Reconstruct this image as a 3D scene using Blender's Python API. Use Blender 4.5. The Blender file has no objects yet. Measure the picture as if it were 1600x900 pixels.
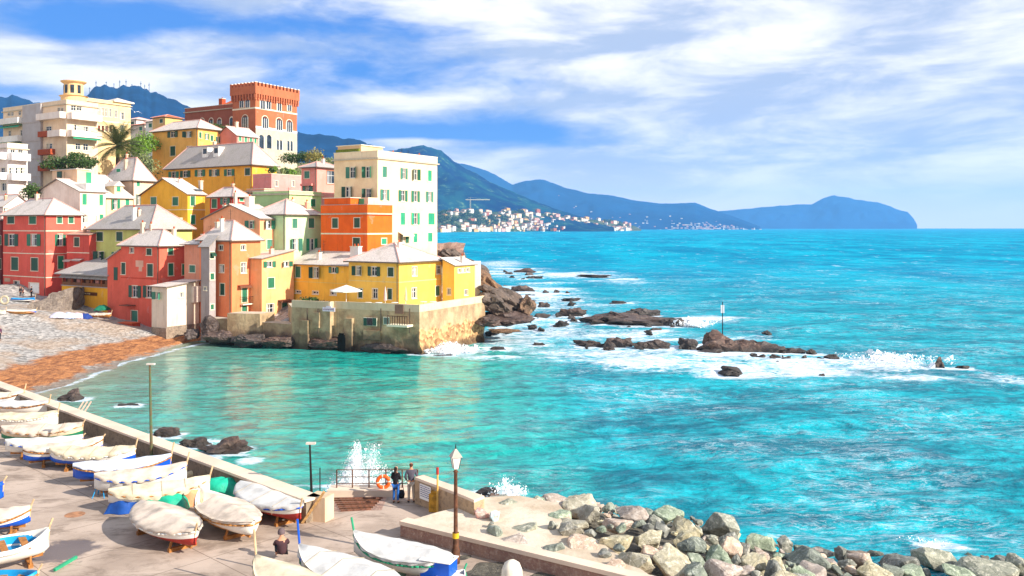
import bpy, bmesh, math, random
import numpy as np
from mathutils import Vector, Matrix, noise
random.seed(7)
R = math.radians
F = 1350.0; HZ = 355.5; CH = 15.5; CX = 800.0     # focal length and horizon in photo pixels, camera height
scn = bpy.context.scene
col = scn.collection
# ------------------------------------------------------------------ camera
cd = bpy.data.cameras.new('camera'); cam = bpy.data.objects.new('camera', cd); col.objects.link(cam)
HAZE_D = 7.0e-5
cam.location = (0, 0, CH); cam.rotation_euler = (R(90), 0, 0)
cd.sensor_width = 36; cd.lens = 36 * F / 1600
cd.shift_y = -(450 - HZ) / 1600
cd.clip_start = 0.5; cd.clip_end = 90000
scn.camera = cam
scn.render.resolution_x = 1024; scn.render.resolution_y = 576
# ------------------------------------------------------------------ light
SUN_AZ = (0.88, -0.42); SUN_EL = R(28)
sv = Vector((SUN_AZ[0], SUN_AZ[1], 0)).normalized() * math.cos(SUN_EL) + Vector((0, 0, math.sin(SUN_EL)))
sd = bpy.data.lights.new('sun', 'SUN'); so = bpy.data.objects.new('sun', sd); col.objects.link(so)
so.rotation_euler = sv.to_track_quat('Z', 'Y').to_euler()
sd.energy = 5.0; sd.angle = R(0.5); sd.color = (1.0, 0.93, 0.82)
scn.view_settings.view_transform = 'Standard'; scn.view_settings.look = 'None'
scn.view_settings.gamma = 1; scn.view_settings.use_curve_mapping = False
scn.view_settings.exposure = 0.70
scn.cycles.max_bounces = 6; scn.cycles.diffuse_bounces = 3; scn.cycles.glossy_bounces = 3
scn.cycles.transparent_max_bounces = 8; scn.cycles.volume_bounces = 1
scn.cycles.use_denoising = True

def lin(h):
    if isinstance(h, str):
        c = [int(h[i:i + 2], 16) / 255 for i in (0, 2, 4)]
        return tuple(x / 12.92 if x <= 0.04045 else ((x + 0.055) / 1.055) ** 2.4 for x in c) + (1,)
    return tuple(h) + (1,) if len(h) == 3 else h

class NT:
    """small node-graph helper"""
    def __init__(s, tree): s.t = tree; s.n = tree.nodes; s.l = tree.links
    def new(s, typ, **kw):
        n = s.n.new(typ)
        for k, v in kw.items(): setattr(n, k, v)
        return n
    def put(s, inp, v):
        if isinstance(v, bpy.types.NodeSocket): s.l.new(v, inp)
        elif v is not None: inp.default_value = v
    def math(s, op, a, b=None, c=None, clamp=False):
        n = s.new('ShaderNodeMath', operation=op, use_clamp=clamp)
        for i, v in enumerate((a, b, c)): s.put(n.inputs[i], v)
        return n.outputs[0]
    def mix(s, f, a, b, mode='MIX'):
        n = s.new('ShaderNodeMix', data_type='RGBA', blend_type=mode)
        s.put(n.inputs[0], f); s.put(n.inputs[6], a); s.put(n.inputs[7], b)
        return n.outputs[2]
    def ramp(s, f, a, b, lo=0.0, hi=1.0):
        n = s.new('ShaderNodeMapRange', interpolation_type='SMOOTHSTEP')
        for i, v in enumerate((f, a, b, lo, hi)): s.put(n.inputs[i], v)
        return n.outputs[0]
    def noise(s, vec, scale, detail=4, rough=0.55, dist=0.0):
        n = s.new('ShaderNodeTexNoise'); s.put(n.inputs['Vector'], vec)
        n.inputs['Scale'].default_value = scale; n.inputs['Detail'].default_value = detail
        n.inputs['Roughness'].default_value = rough; n.inputs['Distortion'].default_value = dist
        return n.outputs['Fac']
    def map(s, vec, scale=(1, 1, 1), loc=(0, 0, 0), rot=(0, 0, 0)):
        n = s.new('ShaderNodeMapping'); s.put(n.inputs['Vector'], vec)
        n.inputs['Scale'].default_value = scale; n.inputs['Location'].default_value = loc; n.inputs['Rotation'].default_value = rot
        return n.outputs[0]
    def coord(s, k='Object'): return s.new('ShaderNodeTexCoord').outputs[k]
    def pos(s): return s.new('ShaderNodeNewGeometry').outputs['Position']
    def sep(s, v): n = s.new('ShaderNodeSeparateXYZ'); s.put(n.inputs[0], v); return n.outputs
    def comb(s, x, y, z):
        n = s.new('ShaderNodeCombineXYZ')
        for i, v in enumerate((x, y, z)): s.put(n.inputs[i], v)
        return n.outputs[0]

# ------------------------------------------------------------------ world: daylight sky with streaky clouds
w = bpy.data.worlds.new('World'); scn.world = w; w.use_nodes = True
N = NT(w.node_tree); N.n.clear()
sky = N.new('ShaderNodeTexSky', sky_type='NISHITA'); sky.sun_disc = False
sky.sun_elevation = SUN_EL; sky.sun_rotation = math.atan2(SUN_AZ[0], SUN_AZ[1])
sky.air_density = 1.0; sky.dust_density = 0.3; sky.ozone_density = 3.0
d = N.coord('Generated'); dx, dy, dz = N.sep(d)
az = N.math('ARCTAN2', dx, dy); el = N.math('ARCSINE', dz)
vec = N.comb(N.math('MULTIPLY', az, 3.2), N.math('MULTIPLY', el, 9.5), 0.0)
vec = N.map(vec, rot=(0, 0, R(-5)))
n1 = N.noise(vec, 1.15, 8, 0.52, 0.25)
n2 = N.noise(N.map(vec, loc=(7.3, 2.2, 1)), 2.8, 8, 0.6, 0.3)
blue = None
def E(px, py, sx, sy, amp):
    a0 = math.atan((px - CX) / F); e0 = math.atan((HZ - py) / F * math.cos(a0))
    sa = sx / F; se = sy / F
    q = N.math('ADD', N.math('POWER', N.math('ABSOLUTE', N.math('DIVIDE', N.math('SUBTRACT', az, a0), sa)), 2.0),
               N.math('POWER', N.math('ABSOLUTE', N.math('DIVIDE', N.math('SUBTRACT', el, e0), se)), 2.0))
    return N.math('MULTIPLY', N.math('POWER', 2.718, N.math('MULTIPLY', q, -1.0)), amp)
for e in ((120, 45, 190, 26, 0.34), (250, 300, 2000, 60, -.12), (200, 20, 200, 25, 0.18), (600, 45, 170, 40, 0.24), (480, 105, 120, 55, .2), (620, 215, 330, 26, 0.42), (800, 110, 190, 40, 0.18), (520, 150, 240, 40, 0.12),
          (60, 145, 260, 14, 0.18), (1560, 35, 90, 22, 0.16), (900, 190, 220, 30, .16), (700, 290, 200, 14, .10), (60, 100, 260, 18, -.26), (330, 60, 150, 16, -.2),
          (1250, 160, 420, 110, -0.16), (960, 30, 160, 45, -.2), (1000, 262, 420, 24, -0.24), (640, 160, 120, 12, -.22), (640, 222, 110, 8, -.35), (1450, 70, 200, 60, -.15)):
    g = E(*e); blue = g if blue is None else N.math('ADD', blue, g)
b = N.math('ADD', N.math('MULTIPLY', N.math('SUBTRACT', n1, 0.5), 0.95), blue)
b = N.math('ADD', b, N.math('MULTIPLY', N.math('SUBTRACT', n2, 0.5), 0.42))
mask = N.ramp(b, 0.01, 0.32)                        # 1 = open blue
cl = N.noise(N.map(vec, loc=(3, 9, 4), scale=(1, 1.3, 1)), 1.7, 8, 0.58, 0.3)
clw = N.ramp(cl, 0.38, 0.66)
cloud = N.mix(clw, (3.7, 4.3, 5.7, 1), (8.4, 8.1, 7.9, 1))
hs = N.new('ShaderNodeHueSaturation'); hs.inputs['Saturation'].default_value = 1.5; hs.inputs['Value'].default_value = 0.78
N.l.new(sky.outputs[0], hs.inputs['Color'])
deep = N.mix(0.78, hs.outputs[0], (0.75, 2.1, 6.3, 1))
res = N.mix(mask, cloud, deep)
res = N.mix(N.ramp(el, 0.0, 0.09, 0.9, 0.0), res, (10.2, 8.6, 7.4, 1))
res = N.mix(N.ramp(el, 0.4, 0.9, 0, 0.6), res, N.mix(0.5, hs.outputs[0], (5, 5.6, 6.6, 1)))
bg = N.new('ShaderNodeBackground'); N.l.new(res, bg.inputs[0]); bg.inputs[1].default_value = 0.09
wo = N.new('ShaderNodeOutputWorld'); N.l.new(bg.outputs[0], wo.inputs[0])

# ------------------------------------------------------------------ materials
MATS = {}
def base_mat(name):
    m = bpy.data.materials.new(name); m.use_nodes = True
    T = NT(m.node_tree); T.n.clear()
    p = T.new('ShaderNodeBsdfPrincipled'); o = T.new('ShaderNodeOutputMaterial'); T.l.new(p.outputs[0], o.inputs[0])
    return m, T, p
def mat(key, c, rough=0.7, var=0.12, scale=3.0, bump=0.0, bscale=20, metal=0.0, spec=0.3, c2=None, space='Object', stretch=(1, 1, 1)):
    k = ('m', key)
    if k in MATS: return MATS[k]
    m, T, p = base_mat(key); MATS[k] = m
    c = lin(c); c2 = lin(c2) if c2 else tuple(x * (1 - var * 1.6) for x in c[:3]) + (1,)
    co = T.map(T.coord(space) if space != 'World' else T.pos(), scale=stretch)
    f = T.ramp(T.noise(co, scale, 6, 0.6), 0.35, 0.68)
    T.put(p.inputs['Base Color'], T.mix(f, c, c2))
    p.inputs['Roughness'].default_value = rough; p.inputs['Metallic'].default_value = metal
    p.inputs['Specular IOR Level'].default_value = spec
    if bump:
        b = T.new('ShaderNodeBump'); b.inputs['Strength'].default_value = bump; b.inputs['Distance'].default_value = 0.05
        T.put(b.inputs['Height'], T.noise(co, bscale, 5, 0.6)); T.put(p.inputs['Normal'], b.outputs[0])
    return m
def plaster(hexc, dirt=0.5):
    k = ('pl', hexc, dirt)
    if k in MATS: return MATS[k]
    m, T, p = base_mat('plaster_' + hexc); MATS[k] = m
    c = lin(hexc); o = T.coord()
    big = T.ramp(T.noise(o, 0.45, 8, 0.66), 0.36, 0.66)
    fade = tuple(x * f_ for x, f_ in zip(c[:3], (0.84, 0.78, 0.74))) + (1,)
    dark = tuple(x * 0.58 for x in c[:3]) + (1,)
    a = T.mix(T.math('MULTIPLY', big, 0.75), c, fade)
    streak = T.ramp(T.noise(T.map(o, scale=(1.3, 1.3, 0.12)), 1.6, 8, 0.7), 0.5, 0.74)
    a = T.mix(T.math('MULTIPLY', streak, dirt), a, dark)
    patch = T.ramp(T.noise(T.map(o, loc=(4, 1, 9)), 0.55, 4, 0.6, 0.6), 0.66, 0.675)
    a = T.mix(T.math('MULTIPLY', patch, 0.35), a, tuple(min(1, x * 0.6 + 0.2) for x in c[:3]) + (1,))
    T.put(p.inputs['Base Color'], a); p.inputs['Roughness'].default_value = 0.92; p.inputs['Specular IOR Level'].default_value = 0.15
    b = T.new('ShaderNodeBump'); b.inputs['Strength'].default_value = 0.25; b.inputs['Distance'].default_value = 0.04
    T.put(b.inputs['Height'], T.noise(o, 5, 6, 0.65)); T.put(p.inputs['Normal'], b.outputs[0])
    return m
def slate(hexc='e2d5cb'):
    k = ('sl', hexc)
    if k in MATS: return MATS[k]
    m, T, p = base_mat('slate_' + hexc); MATS[k] = m
    o = T.coord(); x, y, z = T.sep(o)
    c = lin(hexc); c2 = tuple(v * 0.66 for v in c[:3]) + (1,)
    course = T.math('FRACT', T.math('MULTIPLY', z, 6.0))
    tone = T.noise(T.map(o, scale=(2.5, 2.5, 6)), 2.0, 2, 0.8)
    a = T.mix(T.ramp(tone, 0.35, 0.7), c, c2)
    a = T.mix(T.math('MULTIPLY', T.ramp(course, 0.84, 0.98), 0.4), a, (0.06, 0.06, 0.07, 1))
    a = T.mix(T.ramp(T.noise(o, 0.5, 5, 0.6), 0.50, 0.72, 0, 0.5), a, lin('8f8872'))
    T.put(p.inputs['Base Color'], a); p.inputs['Roughness'].default_value = 0.75
    b = T.new('ShaderNodeBump'); b.inputs['Strength'].default_value = 0.5; b.inputs['Distance'].default_value = 0.04
    T.put(b.inputs['Height'], T.math('ADD', course, tone)); T.put(p.inputs['Normal'], b.outputs[0])
    return m
def louvre(hexc):
    k = ('lv', hexc)
    if k in MATS: return MATS[k]
    m, T, p = base_mat('shutter_' + hexc); MATS[k] = m
    o = T.coord(); x, y, z = T.sep(o); c = lin(hexc)
    s = T.math('FRACT', T.math('MULTIPLY', z, 9.0))
    a = T.mix(T.ramp(s, 0.55, 0.95, 0, 0.55), c, tuple(v * 0.4 for v in c[:3]) + (1,))
    a = T.mix(T.ramp(T.noise(o, 0.7, 3, 0.5), 0.4, 0.7, 0, 0.4), a, tuple(min(1, v * 1.3 + 0.02) for v in c[:3]) + (1,))
    T.put(p.inputs['Base Color'], a); p.inputs['Roughness'].default_value = 0.55
    return m
def stone(key, c, c2, c3, scale=0.6, bump=0.8, wet=False, rough=0.85):
    k = ('st', key)
    if k in MATS: return MATS[k]
    m, T, p = base_mat(key); MATS[k] = m
    o = T.pos(); rnd = T.new('ShaderNodeObjectInfo').outputs['Random']
    n = T.noise(o, scale, 8, 0.65); a = T.mix(T.ramp(n, 0.35, 0.65), lin(c), lin(c2))
    a = T.mix(T.ramp(T.noise(o, scale * 5, 8, 0.75), 0.48, 0.64, 0, 0.8), a, lin(c3)); a = T.mix(T.ramp(T.noise(T.map(o, loc=(5, 5, 5), scale=(1, 1, 2.5)), scale * 9, 6, 0.75), 0.55, 0.66, 0, 0.45), a, (.09, .08, .065, 1))
    v = T.new('ShaderNodeTexVoronoi', feature='DISTANCE_TO_EDGE'); v.inputs['Scale'].default_value = scale * 1.7
    T.put(v.inputs['Vector'], T.map(o, scale=(1, 1, 1.6)))
    crack = T.ramp(v.outputs['Distance'], 0.0, 0.05, 1, 0)
    a = T.mix(T.math('MULTIPLY', crack, 0.05), a, (0.03, 0.025, 0.02, 1))
    hv = T.new('ShaderNodeHueSaturation'); T.put(hv.inputs['Color'], a); T.put(hv.inputs['Value'], T.ramp(rnd, 0, 1, 0.72, 1.2)); T.put(hv.inputs['Saturation'], T.ramp(rnd, 0.2, 0.9, 0.7, 1.15))
    a = hv.outputs[0]
    z = T.sep(o)[2]
    if wet: a = T.mix(T.ramp(T.math('ADD', z, T.math('MULTIPLY', n, 0.8)), 0.6, 1.5, 0.8, 0), a, (0.022, 0.017, 0.013, 1))
    T.put(p.inputs['Base Color'], a); p.inputs['Roughness'].default_value = rough
    b = T.new('ShaderNodeBump'); b.inputs['Strength'].default_value = bump; b.inputs['Distance'].default_value = 0.12
    T.put(b.inputs['Height'], T.math('ADD', T.noise(T.map(o, scale=(1, 1, 1.8)), 2.6, 9, 0.75), T.math('MULTIPLY', crack, -0.12))); T.put(p.inputs['Normal'], b.outputs[0])
    return m
GLASS = mat('window_glass', '1b2328', 0.08, 0.3, 0.8, spec=0.6, c2='3b4650')
WHITE = mat('white_paint', 'f2efe8', 0.6, 0.06)
SURR = mat('pale_surround', 'efe3c6', 0.8, 0.08)
GREEN = louvre('1c6a4a'); DGREEN = louvre('174a36'); TEAL = louvre('22946a'); GREYSH = louvre('5f6f63')
PIPE = mat('pipe_metal', '6a5a4c', 0.5, 0.2); RIDGE = mat('ridge_tiles', 'd9a79c', 0.8, 0.15)
IRON = mat('iron', '2c2a28', 0.5, 0.2, metal=0.5); RUST = mat('rusty_iron', '6d4630', 0.7, 0.4, 6)
SLATE = slate(); SLATED = slate('bcb3ac'); CONC = mat('concrete', 'd3c8b4', 0.9, 0.2, 0.9, 0.4, 8)
BRICKR = mat('terracotta', 'b4522c', 0.85, 0.25, 5)

# ------------------------------------------------------------------ geometry helpers
def P(px, py, z):
    Y = (CH - z) * F / (py - HZ); return Vector(((px - CX) / F * Y, Y, z))
def PY(px, py, Y): return Vector(((px - CX) / F * Y, Y, CH - (py - HZ) * Y / F))
def tag(o, label=None, cat=None, group=None, kind=None):
    if label: o['label'] = label
    if cat: o['category'] = cat
    if group: o['group'] = group
    if kind: o['kind'] = kind
    return o
def empty(name, loc=(0, 0, 0), rz=0.0):
    o = bpy.data.objects.new(name, None); col.objects.link(o); o.location = loc; o.rotation_euler = (0, 0, rz)
    o.empty_display_size = 0.3
    return o
class MB:
    def __init__(s): s.v = []; s.f = []; s.mi = []; s.mats = []
    def m(s, mt):
        if mt not in s.mats: s.mats.append(mt)
        return s.mats.index(mt)
    def add(s, vs, fs, mt):
        b = len(s.v); s.v += [tuple(v) for v in vs]; k = s.m(mt)
        for f in fs: s.f.append(tuple(b + i for i in f)); s.mi.append(k)
    def box(s, x0, x1, y0, y1, z0, z1, mt):
        s.add([(x0, y0, z0), (x1, y0, z0), (x1, y1, z0), (x0, y1, z0), (x0, y0, z1), (x1, y0, z1), (x1, y1, z1), (x0, y1, z1)],
              [(0, 3, 2, 1), (4, 5, 6, 7), (0, 1, 5, 4), (1, 2, 6, 5), (2, 3, 7, 6), (3, 0, 4, 7)], mt)
    def prism(s, pts, z0, z1, mt, top=None):
        n = len(pts); vs = [(x, y, z0) for x, y in pts] + [(x, y, z1) for x, y in pts]
        s.add(vs, [tuple(range(n - 1, -1, -1))] + [(i, (i + 1) % n, n + (i + 1) % n, n + i) for i in range(n)], mt)
        s.add(vs[n:], [tuple(range(n))], top or mt)
    def tube(s, a, b, r0, r1, mt, n=8, caps=True):
        a = Vector(a); b = Vector(b); d = (b - a).normalized()
        u = d.orthogonal().normalized(); w_ = d.cross(u)
        vs = [a + (u * math.cos(t) + w_ * math.sin(t)) * r0 for t in [2 * math.pi * i / n for i in range(n)]] + \
             [b + (u * math.cos(t) + w_ * math.sin(t)) * r1 for t in [2 * math.pi * i / n for i in range(n)]]
        fs = [(i, (i + 1) % n, n + (i + 1) % n, n + i) for i in range(n)]
        if caps: fs += [tuple(range(n - 1, -1, -1)), tuple(range(n, 2 * n))]
        s.add(vs, fs, mt)
    def path(s, pts, r, mt, n=6):
        for i in range(len(pts) - 1): s.tube(pts[i], pts[i + 1], r if not callable(r) else r(i), r if not callable(r) else r(i + 1), mt, n)
    def lathe(s, prof, mt, c=(0, 0), n=16):
        k = len(prof); vs = [(c[0] + r * math.cos(2 * math.pi * j / n), c[1] + r * math.sin(2 * math.pi * j / n), z) for r, z in prof for j in range(n)]
        s.add(vs, [(i * n + j, i * n + (j + 1) % n, (i + 1) * n + (j + 1) % n, (i + 1) * n + j) for i in range(k - 1) for j in range(n)], mt)
    def build(s, name, parent=None, smooth=False, bevel=0):
        me = bpy.data.meshes.new(name); me.from_pydata(s.v, [], s.f)
        for mt in s.mats: me.materials.append(mt)
        me.polygons.foreach_set('material_index', s.mi)
        if smooth: me.polygons.foreach_set('use_smooth', [True] * len(s.f))
        me.update()
        o = bpy.data.objects.new(name, me); col.objects.link(o)
        if parent: o.parent = parent
        if bevel:
            b = o.modifiers.new('bevel', 'BEVEL'); b.width = bevel; b.segments = 2; b.limit_method = 'ANGLE'
        return o
def npmesh(name, V, Fq, mats, parent=None, smooth=True, midx=None):
    me = bpy.data.meshes.new(name); V = np.asarray(V, np.float32); Fq = np.asarray(Fq, np.int32); k = Fq.shape[1]
    me.vertices.add(len(V)); me.vertices.foreach_set('co', V.ravel())
    me.loops.add(Fq.size); me.loops.foreach_set('vertex_index', Fq.ravel())
    me.polygons.add(len(Fq)); me.polygons.foreach_set('loop_start', np.arange(0, Fq.size, k, dtype=np.int32))
    me.polygons.foreach_set('use_smooth', np.full(len(Fq), smooth))
    for mt in mats: me.materials.append(mt)
    if midx is not None: me.polygons.foreach_set('material_index', midx)
    me.update(calc_edges=True); me.validate()
    o = bpy.data.objects.new(name, me); col.objects.link(o)
    if parent: o.parent = parent
    return o
def gridfaces(nr, nc):
    i, j = np.meshgrid(np.arange(nr - 1), np.arange(nc - 1), indexing='ij'); a = (i * nc + j).ravel()
    return np.stack([a, a + 1, a + nc + 1, a + nc], 1)
rs = np.random.RandomState(3)
_lat = rs.rand(256, 256)
def vnoise(x, y):
    xi = np.floor(x).astype(int); yi = np.floor(y).astype(int); fx = x - xi; fy = y - yi
    fx = fx * fx * (3 - 2 * fx); fy = fy * fy * (3 - 2 * fy)
    g = lambda a, b: _lat[a & 255, b & 255]
    return (g(xi, yi) * (1 - fx) + g(xi + 1, yi) * fx) * (1 - fy) + (g(xi, yi + 1) * (1 - fx) + g(xi + 1, yi + 1) * fx) * fy
def fbm(x, y, o=5):
    s = 0; a = 0.5
    for i in range(o): s = s + a * vnoise(x + 13.7 * i, y + 7.1 * i); x = x * 2.03; y = y * 2.03; a *= 0.5
    return s - 0.5 + 0.5 ** (o + 1)
def copy_tree(o, parent=None):
    c = o.copy(); col.objects.link(c); c.parent = parent
    for ch in [x for x in KIDS.get(o.name, [])]: copy_tree(ch, c)
    return c
KIDS = {}
def index_kids(root):
    st = [root]
    while st:
        o = st.pop(); k = [x for x in col.objects if x.parent == o]; KIDS[o.name] = k; st += k
# ------------------------------------------------------------------ houses
HOUSES = []
GROUNDPTS = []
WR = random.Random(8); FADED = louvre('3a7a62')
CURT = [mat('curtain_white', 'e6e2da', .9), mat('curtain_cream', 'cfc3a8', .9), mat('blind_grey', '8d8f92', .9)]
class House:
    def __init__(s, name, label, xc, Yc, xl=None, xr=None, D=None, W=None, zb=None, yb=None, ye=None, th=58, wall='e8c27a', dirt=0.55, group='houses climbing the hill above the cove', cat='house', down=3.0, slope=None):
        s.th = R(th); s.C = Vector(((xc - CX) / F * Yc, Yc, 0)); ux, uy = math.cos(s.th), math.sin(s.th)
        s.dl = (-uy, ux); s.dr = (ux, uy)
        s.D = D if D else s.ray('L', xl)[0]
        s.W = W if W else s.ray('R', xr)[0]
        s.zb = zb if zb is not None else CH - (yb - HZ) * Yc / F
        s.ze = CH - (ye - HZ) * Yc / F; s.H = s.ze - s.zb
        s.root = empty(name, (s.C.x, s.C.y, s.zb), s.th); tag(s.root, label, cat, group)
        s.wallmat = plaster(wall, dirt) if isinstance(wall, str) else wall
        s.op = {'L': [], 'R': []}; s.down = down; s.extra = []; s.gab = None
        HOUSES.append(s); GROUNDPTS.append((s.C.x, s.C.y, s.zb - 0.4))
        bx = s.C.x + s.dl[0] * s.D + s.dr[0] * s.W; by = s.C.y + s.dl[1] * s.D + s.dr[1] * s.W; GROUNDPTS.append((bx, by, s.zb - 0.2))
    def ray(s, face, px):
        k = (px - CX) / F; dx, dy = s.dl if face == 'L' else s.dr
        t = (k * s.C.y - s.C.x) / (dx - k * dy); return t, s.C.y + t * dy
    def loc(s, face, px, py):
        t, Y = s.ray(face, px); return t, CH - (py - HZ) * Y / F - s.zb
    def pt(s, face, a, b, out=0.0):      # local point on a face, pushed outwards
        return (-out, a, b) if face == 'L' else (a, -out, b)
    def fbox(s, mb, face, a0, a1, b0, b1, o0, o1, mt):
        if face == 'L': mb.box(-o1, -o0, a0, a1, b0, b1, mt)
        else: mb.box(a0, a1, -o1, -o0, b0, b1, mt)
    def win(s, face, px, py, wpx, hpx, st='c', sh=None, sur=None, fr=None):
        a, z = s.loc(face, px, py); a0 = s.ray(face, px - wpx / 2)[0]; a1 = s.ray(face, px + wpx / 2)[0]
        a0, a1 = min(a0, a1), max(a0, a1); Y = s.ray(face, px)[1]; hh = hpx * Y / F / 2; b0, b1 = z - hh, z + hh
        L_ = s.D if face == 'L' else s.W
        a0 = max(a0, 0.1); a1 = min(a1, L_ - 0.1)
        if a1 - a0 < 0.25: a0 = max(0.1, a0 - .2); a1 = a0 + 0.3
        sh = sh or WR.choice((DGREEN, DGREEN, GREEN, FADED) if face == 'L' else (GREEN, GREEN, TEAL, FADED)); fr = fr or WHITE
        if st == 'o':
            w3 = (a1 - a0) * 0.27; oa0, oa1 = a0 + w3, a1 - w3
        else: oa0, oa1 = a0, a1
        for q in s.op[face]:                     # keep the openings apart
            if oa0 < q[1] + .06 and oa1 > q[0] - .06 and b0 < q[3] + .06 and b1 > q[2] - .06: return None
        if b0 < 0.02: b0 = 0.02
        if b1 > s.H - 0.06: b1 = s.H - 0.06
        s.op[face].append((oa0, oa1, b0, b1))
        m = MB(); t = 0.09; name = 'door' if st == 'd' else 'window'
        sm = sur or SURR
        s.fbox(m, face, oa0 - t, oa0, b0 - t, b1 + t, 0.0, 0.035, sm); s.fbox(m, face, oa1, oa1 + t, b0 - t, b1 + t, 0.0, 0.035, sm)
        s.fbox(m, face, oa0, oa1, b1, b1 + t, 0.0, 0.035, sm); s.fbox(m, face, oa0 - t - .03, oa1 + t + .03, b0 - t * 1.2, b0, 0.0, 0.09, sm)
        if st in 'ow':
            f = 0.07; e0, e1 = -0.17, -0.11
            s.fbox(m, face, oa0, oa0 + f, b0, b1, e0, e1, fr); s.fbox(m, face, oa1 - f, oa1, b0, b1, e0, e1, fr)
            s.fbox(m, face, oa0 + f, oa1 - f, b0, b0 + f, e0, e1, fr); s.fbox(m, face, oa0 + f, oa1 - f, b1 - f, b1, e0, e1, fr)
            c = (oa0 + oa1) / 2
            s.fbox(m, face, c - .035, c + .035, b0 + f, b1 - f, e0, e1, fr)
            if hh > .55: s.fbox(m, face, oa0 + f, c - .035, b0 + (b1 - b0) * .62, b0 + (b1 - b0) * .62 + .05, e0, e1, fr); s.fbox(m, face, c + .035, oa1 - f, b0 + (b1 - b0) * .62, b0 + (b1 - b0) * .62 + .05, e0, e1, fr)
        wo_ = m.build(name, s.root)
        if st in 'ow':
            g = MB(); s.fbox(g, face, oa0, oa1, b0, b1, -0.22, -0.19, GLASS); g.build('pane', wo_)
            if WR.random() < .6:
                cw = (oa1 - oa0) * WR.uniform(.2, .45); q0 = oa0 + .07 if WR.random() < .5 else oa1 - .07 - cw; g = MB(); s.fbox(g, face, q0, q0 + cw, b0 + .07, b1 - .07, -.186, -.18, CURT[WR.randrange(3)]); g.build('curtain', wo_)
        if st == 'o' and WR.random() < .3:
            for q, sg_ in ((oa0 - .03, -1), (oa1 + .03, 1)):      # swung out from the wall
                g = MB(); L2 = (oa1 - oa0) * .5; an = WR.uniform(.5, 1.1); e = q + sg_ * L2 * math.cos(an); ou = .05 + L2 * math.sin(an); p4 = [(q, .05), (e, ou), (e, ou + .04), (q, .09)]
                vs = [s.pt(face, a_, zz, o__) for zz in (b0 - .02, b1 + .02) for a_, o__ in p4]; g.add(vs, [(0, 1, 5, 4), (1, 2, 6, 5), (2, 3, 7, 6), (3, 0, 4, 7), (4, 5, 6, 7), (0, 3, 2, 1)], sh); g.build('shutter', wo_)
        elif st == 'o':
            for q0, q1 in ((a0, oa0 - .03), (oa1 + .03, a1)):
                g = MB(); s.fbox(g, face, q0, q1, b0 - .02, b1 + .02, 0.045, 0.09, sh); g.build('shutter', wo_)
        if st == 'c':
            c = (oa0 + oa1) / 2
            for q0, q1 in ((oa0 + .01, c - .012), (c + .012, oa1 - .01)):
                g = MB(); s.fbox(g, face, q0, q1, b0 + .01, b1 - .01, -0.10, -0.04, sh); g.build('shutter', wo_)
        if st == 'd':
            g = MB(); s.fbox(g, face, oa0 + .01, oa1 - .01, b0, b1 - .01, -0.16, -0.10, sh); s.fbox(g, face, oa0 + .12, oa0 + .2, (b0 + b1) / 2, (b0 + b1) / 2 + .2, -0.10, -0.05, IRON)
            g.build('door_leaf', wo_)
        return wo_
    def band(s, face, py, h=0.18, m=None, out=0.04, at=None):
        zz = s.loc(face, (s.pxc()), py)[1] if at is None else at
        mb = MB(); L_ = s.D if face == 'L' else s.W
        # split round the openings
        cuts = sorted([(q[0] - .1, q[1] + .1) for q in s.op[face] if q[2] - .12 < zz + h and q[3] + .12 > zz]); a = 0
        for c0, c1 in cuts + [(L_, L_)]:
            if c0 > a: s.fbox(mb, face, a, c0, zz, zz + h, 0.0, out, m or SURR)
            a = max(a, c1)
        mb.build('string_course', s.root)
    def pxc(s): return CX + s.C.x / s.C.y * F
    def body(s):
        m = MB(); mt = s.wallmat; H = s.H; dn = -s.down
        for face, L_ in (('L', s.D), ('R', s.W)):
            ops = s.op[face]
            A = sorted(set([0, L_] + [x for q in ops for x in q[:2]])); B = sorted(set([dn, H] + [x for q in ops for x in q[2:]]))
            for i in range(len(A) - 1):
                for j in range(len(B) - 1):
                    ca, cb = (A[i] + A[i + 1]) / 2, (B[j] + B[j + 1]) / 2
                    if any(q[0] < ca < q[1] and q[2] < cb < q[3] for q in ops): continue
                    m.add([s.pt(face, A[i], B[j]), s.pt(face, A[i + 1], B[j]), s.pt(face, A[i + 1], B[j + 1]), s.pt(face, A[i], B[j + 1])], [(0, 1, 2, 3)], mt)
            for q in ops:
                for (p, r_) in (((q[0], q[2]), (q[1], q[2])), ((q[1], q[2]), (q[1], q[3])), ((q[1], q[3]), (q[0], q[3])), ((q[0], q[3]), (q[0], q[2]))):
                    m.add([s.pt(face, *p), s.pt(face, *r_), s.pt(face, r_[0], r_[1], -0.24), s.pt(face, p[0], p[1], -0.24)], [(0, 1, 2, 3)], mt)
                m.add([s.pt(face, q[0], q[2], -0.24), s.pt(face, q[1], q[2], -0.24), s.pt(face, q[1], q[3], -0.24), s.pt(face, q[0], q[3], -0.24)], [(0, 1, 2, 3)], GLASS)
        W, D = s.W, s.D
        m.add([(W, 0, dn), (W, D, dn), (W, D, H), (W, 0, H)], [(0, 1, 2, 3)], mt); m.add([(0, D, dn), (W, D, dn), (W, D, H), (0, D, H)], [(0, 1, 2, 3)], mt)
        m.add([(0, 0, H), (W, 0, H), (W, D, H), (0, D, H)], [(0, 1, 2, 3)], mt)
        if s.gab:
            ax, h = s.gab
            if ax == 'x':
                for x in (0, W): m.add([(x, 0, H), (x, D, H), (x, D / 2, H + h)], [(0, 1, 2)], mt)
            else:
                for y in (0, D): m.add([(0, y, H), (W, y, H), (W / 2, y, H + h)], [(0, 1, 2)], mt)
        o = m.build('wall', s.root); s.wallo = o; return o
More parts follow.
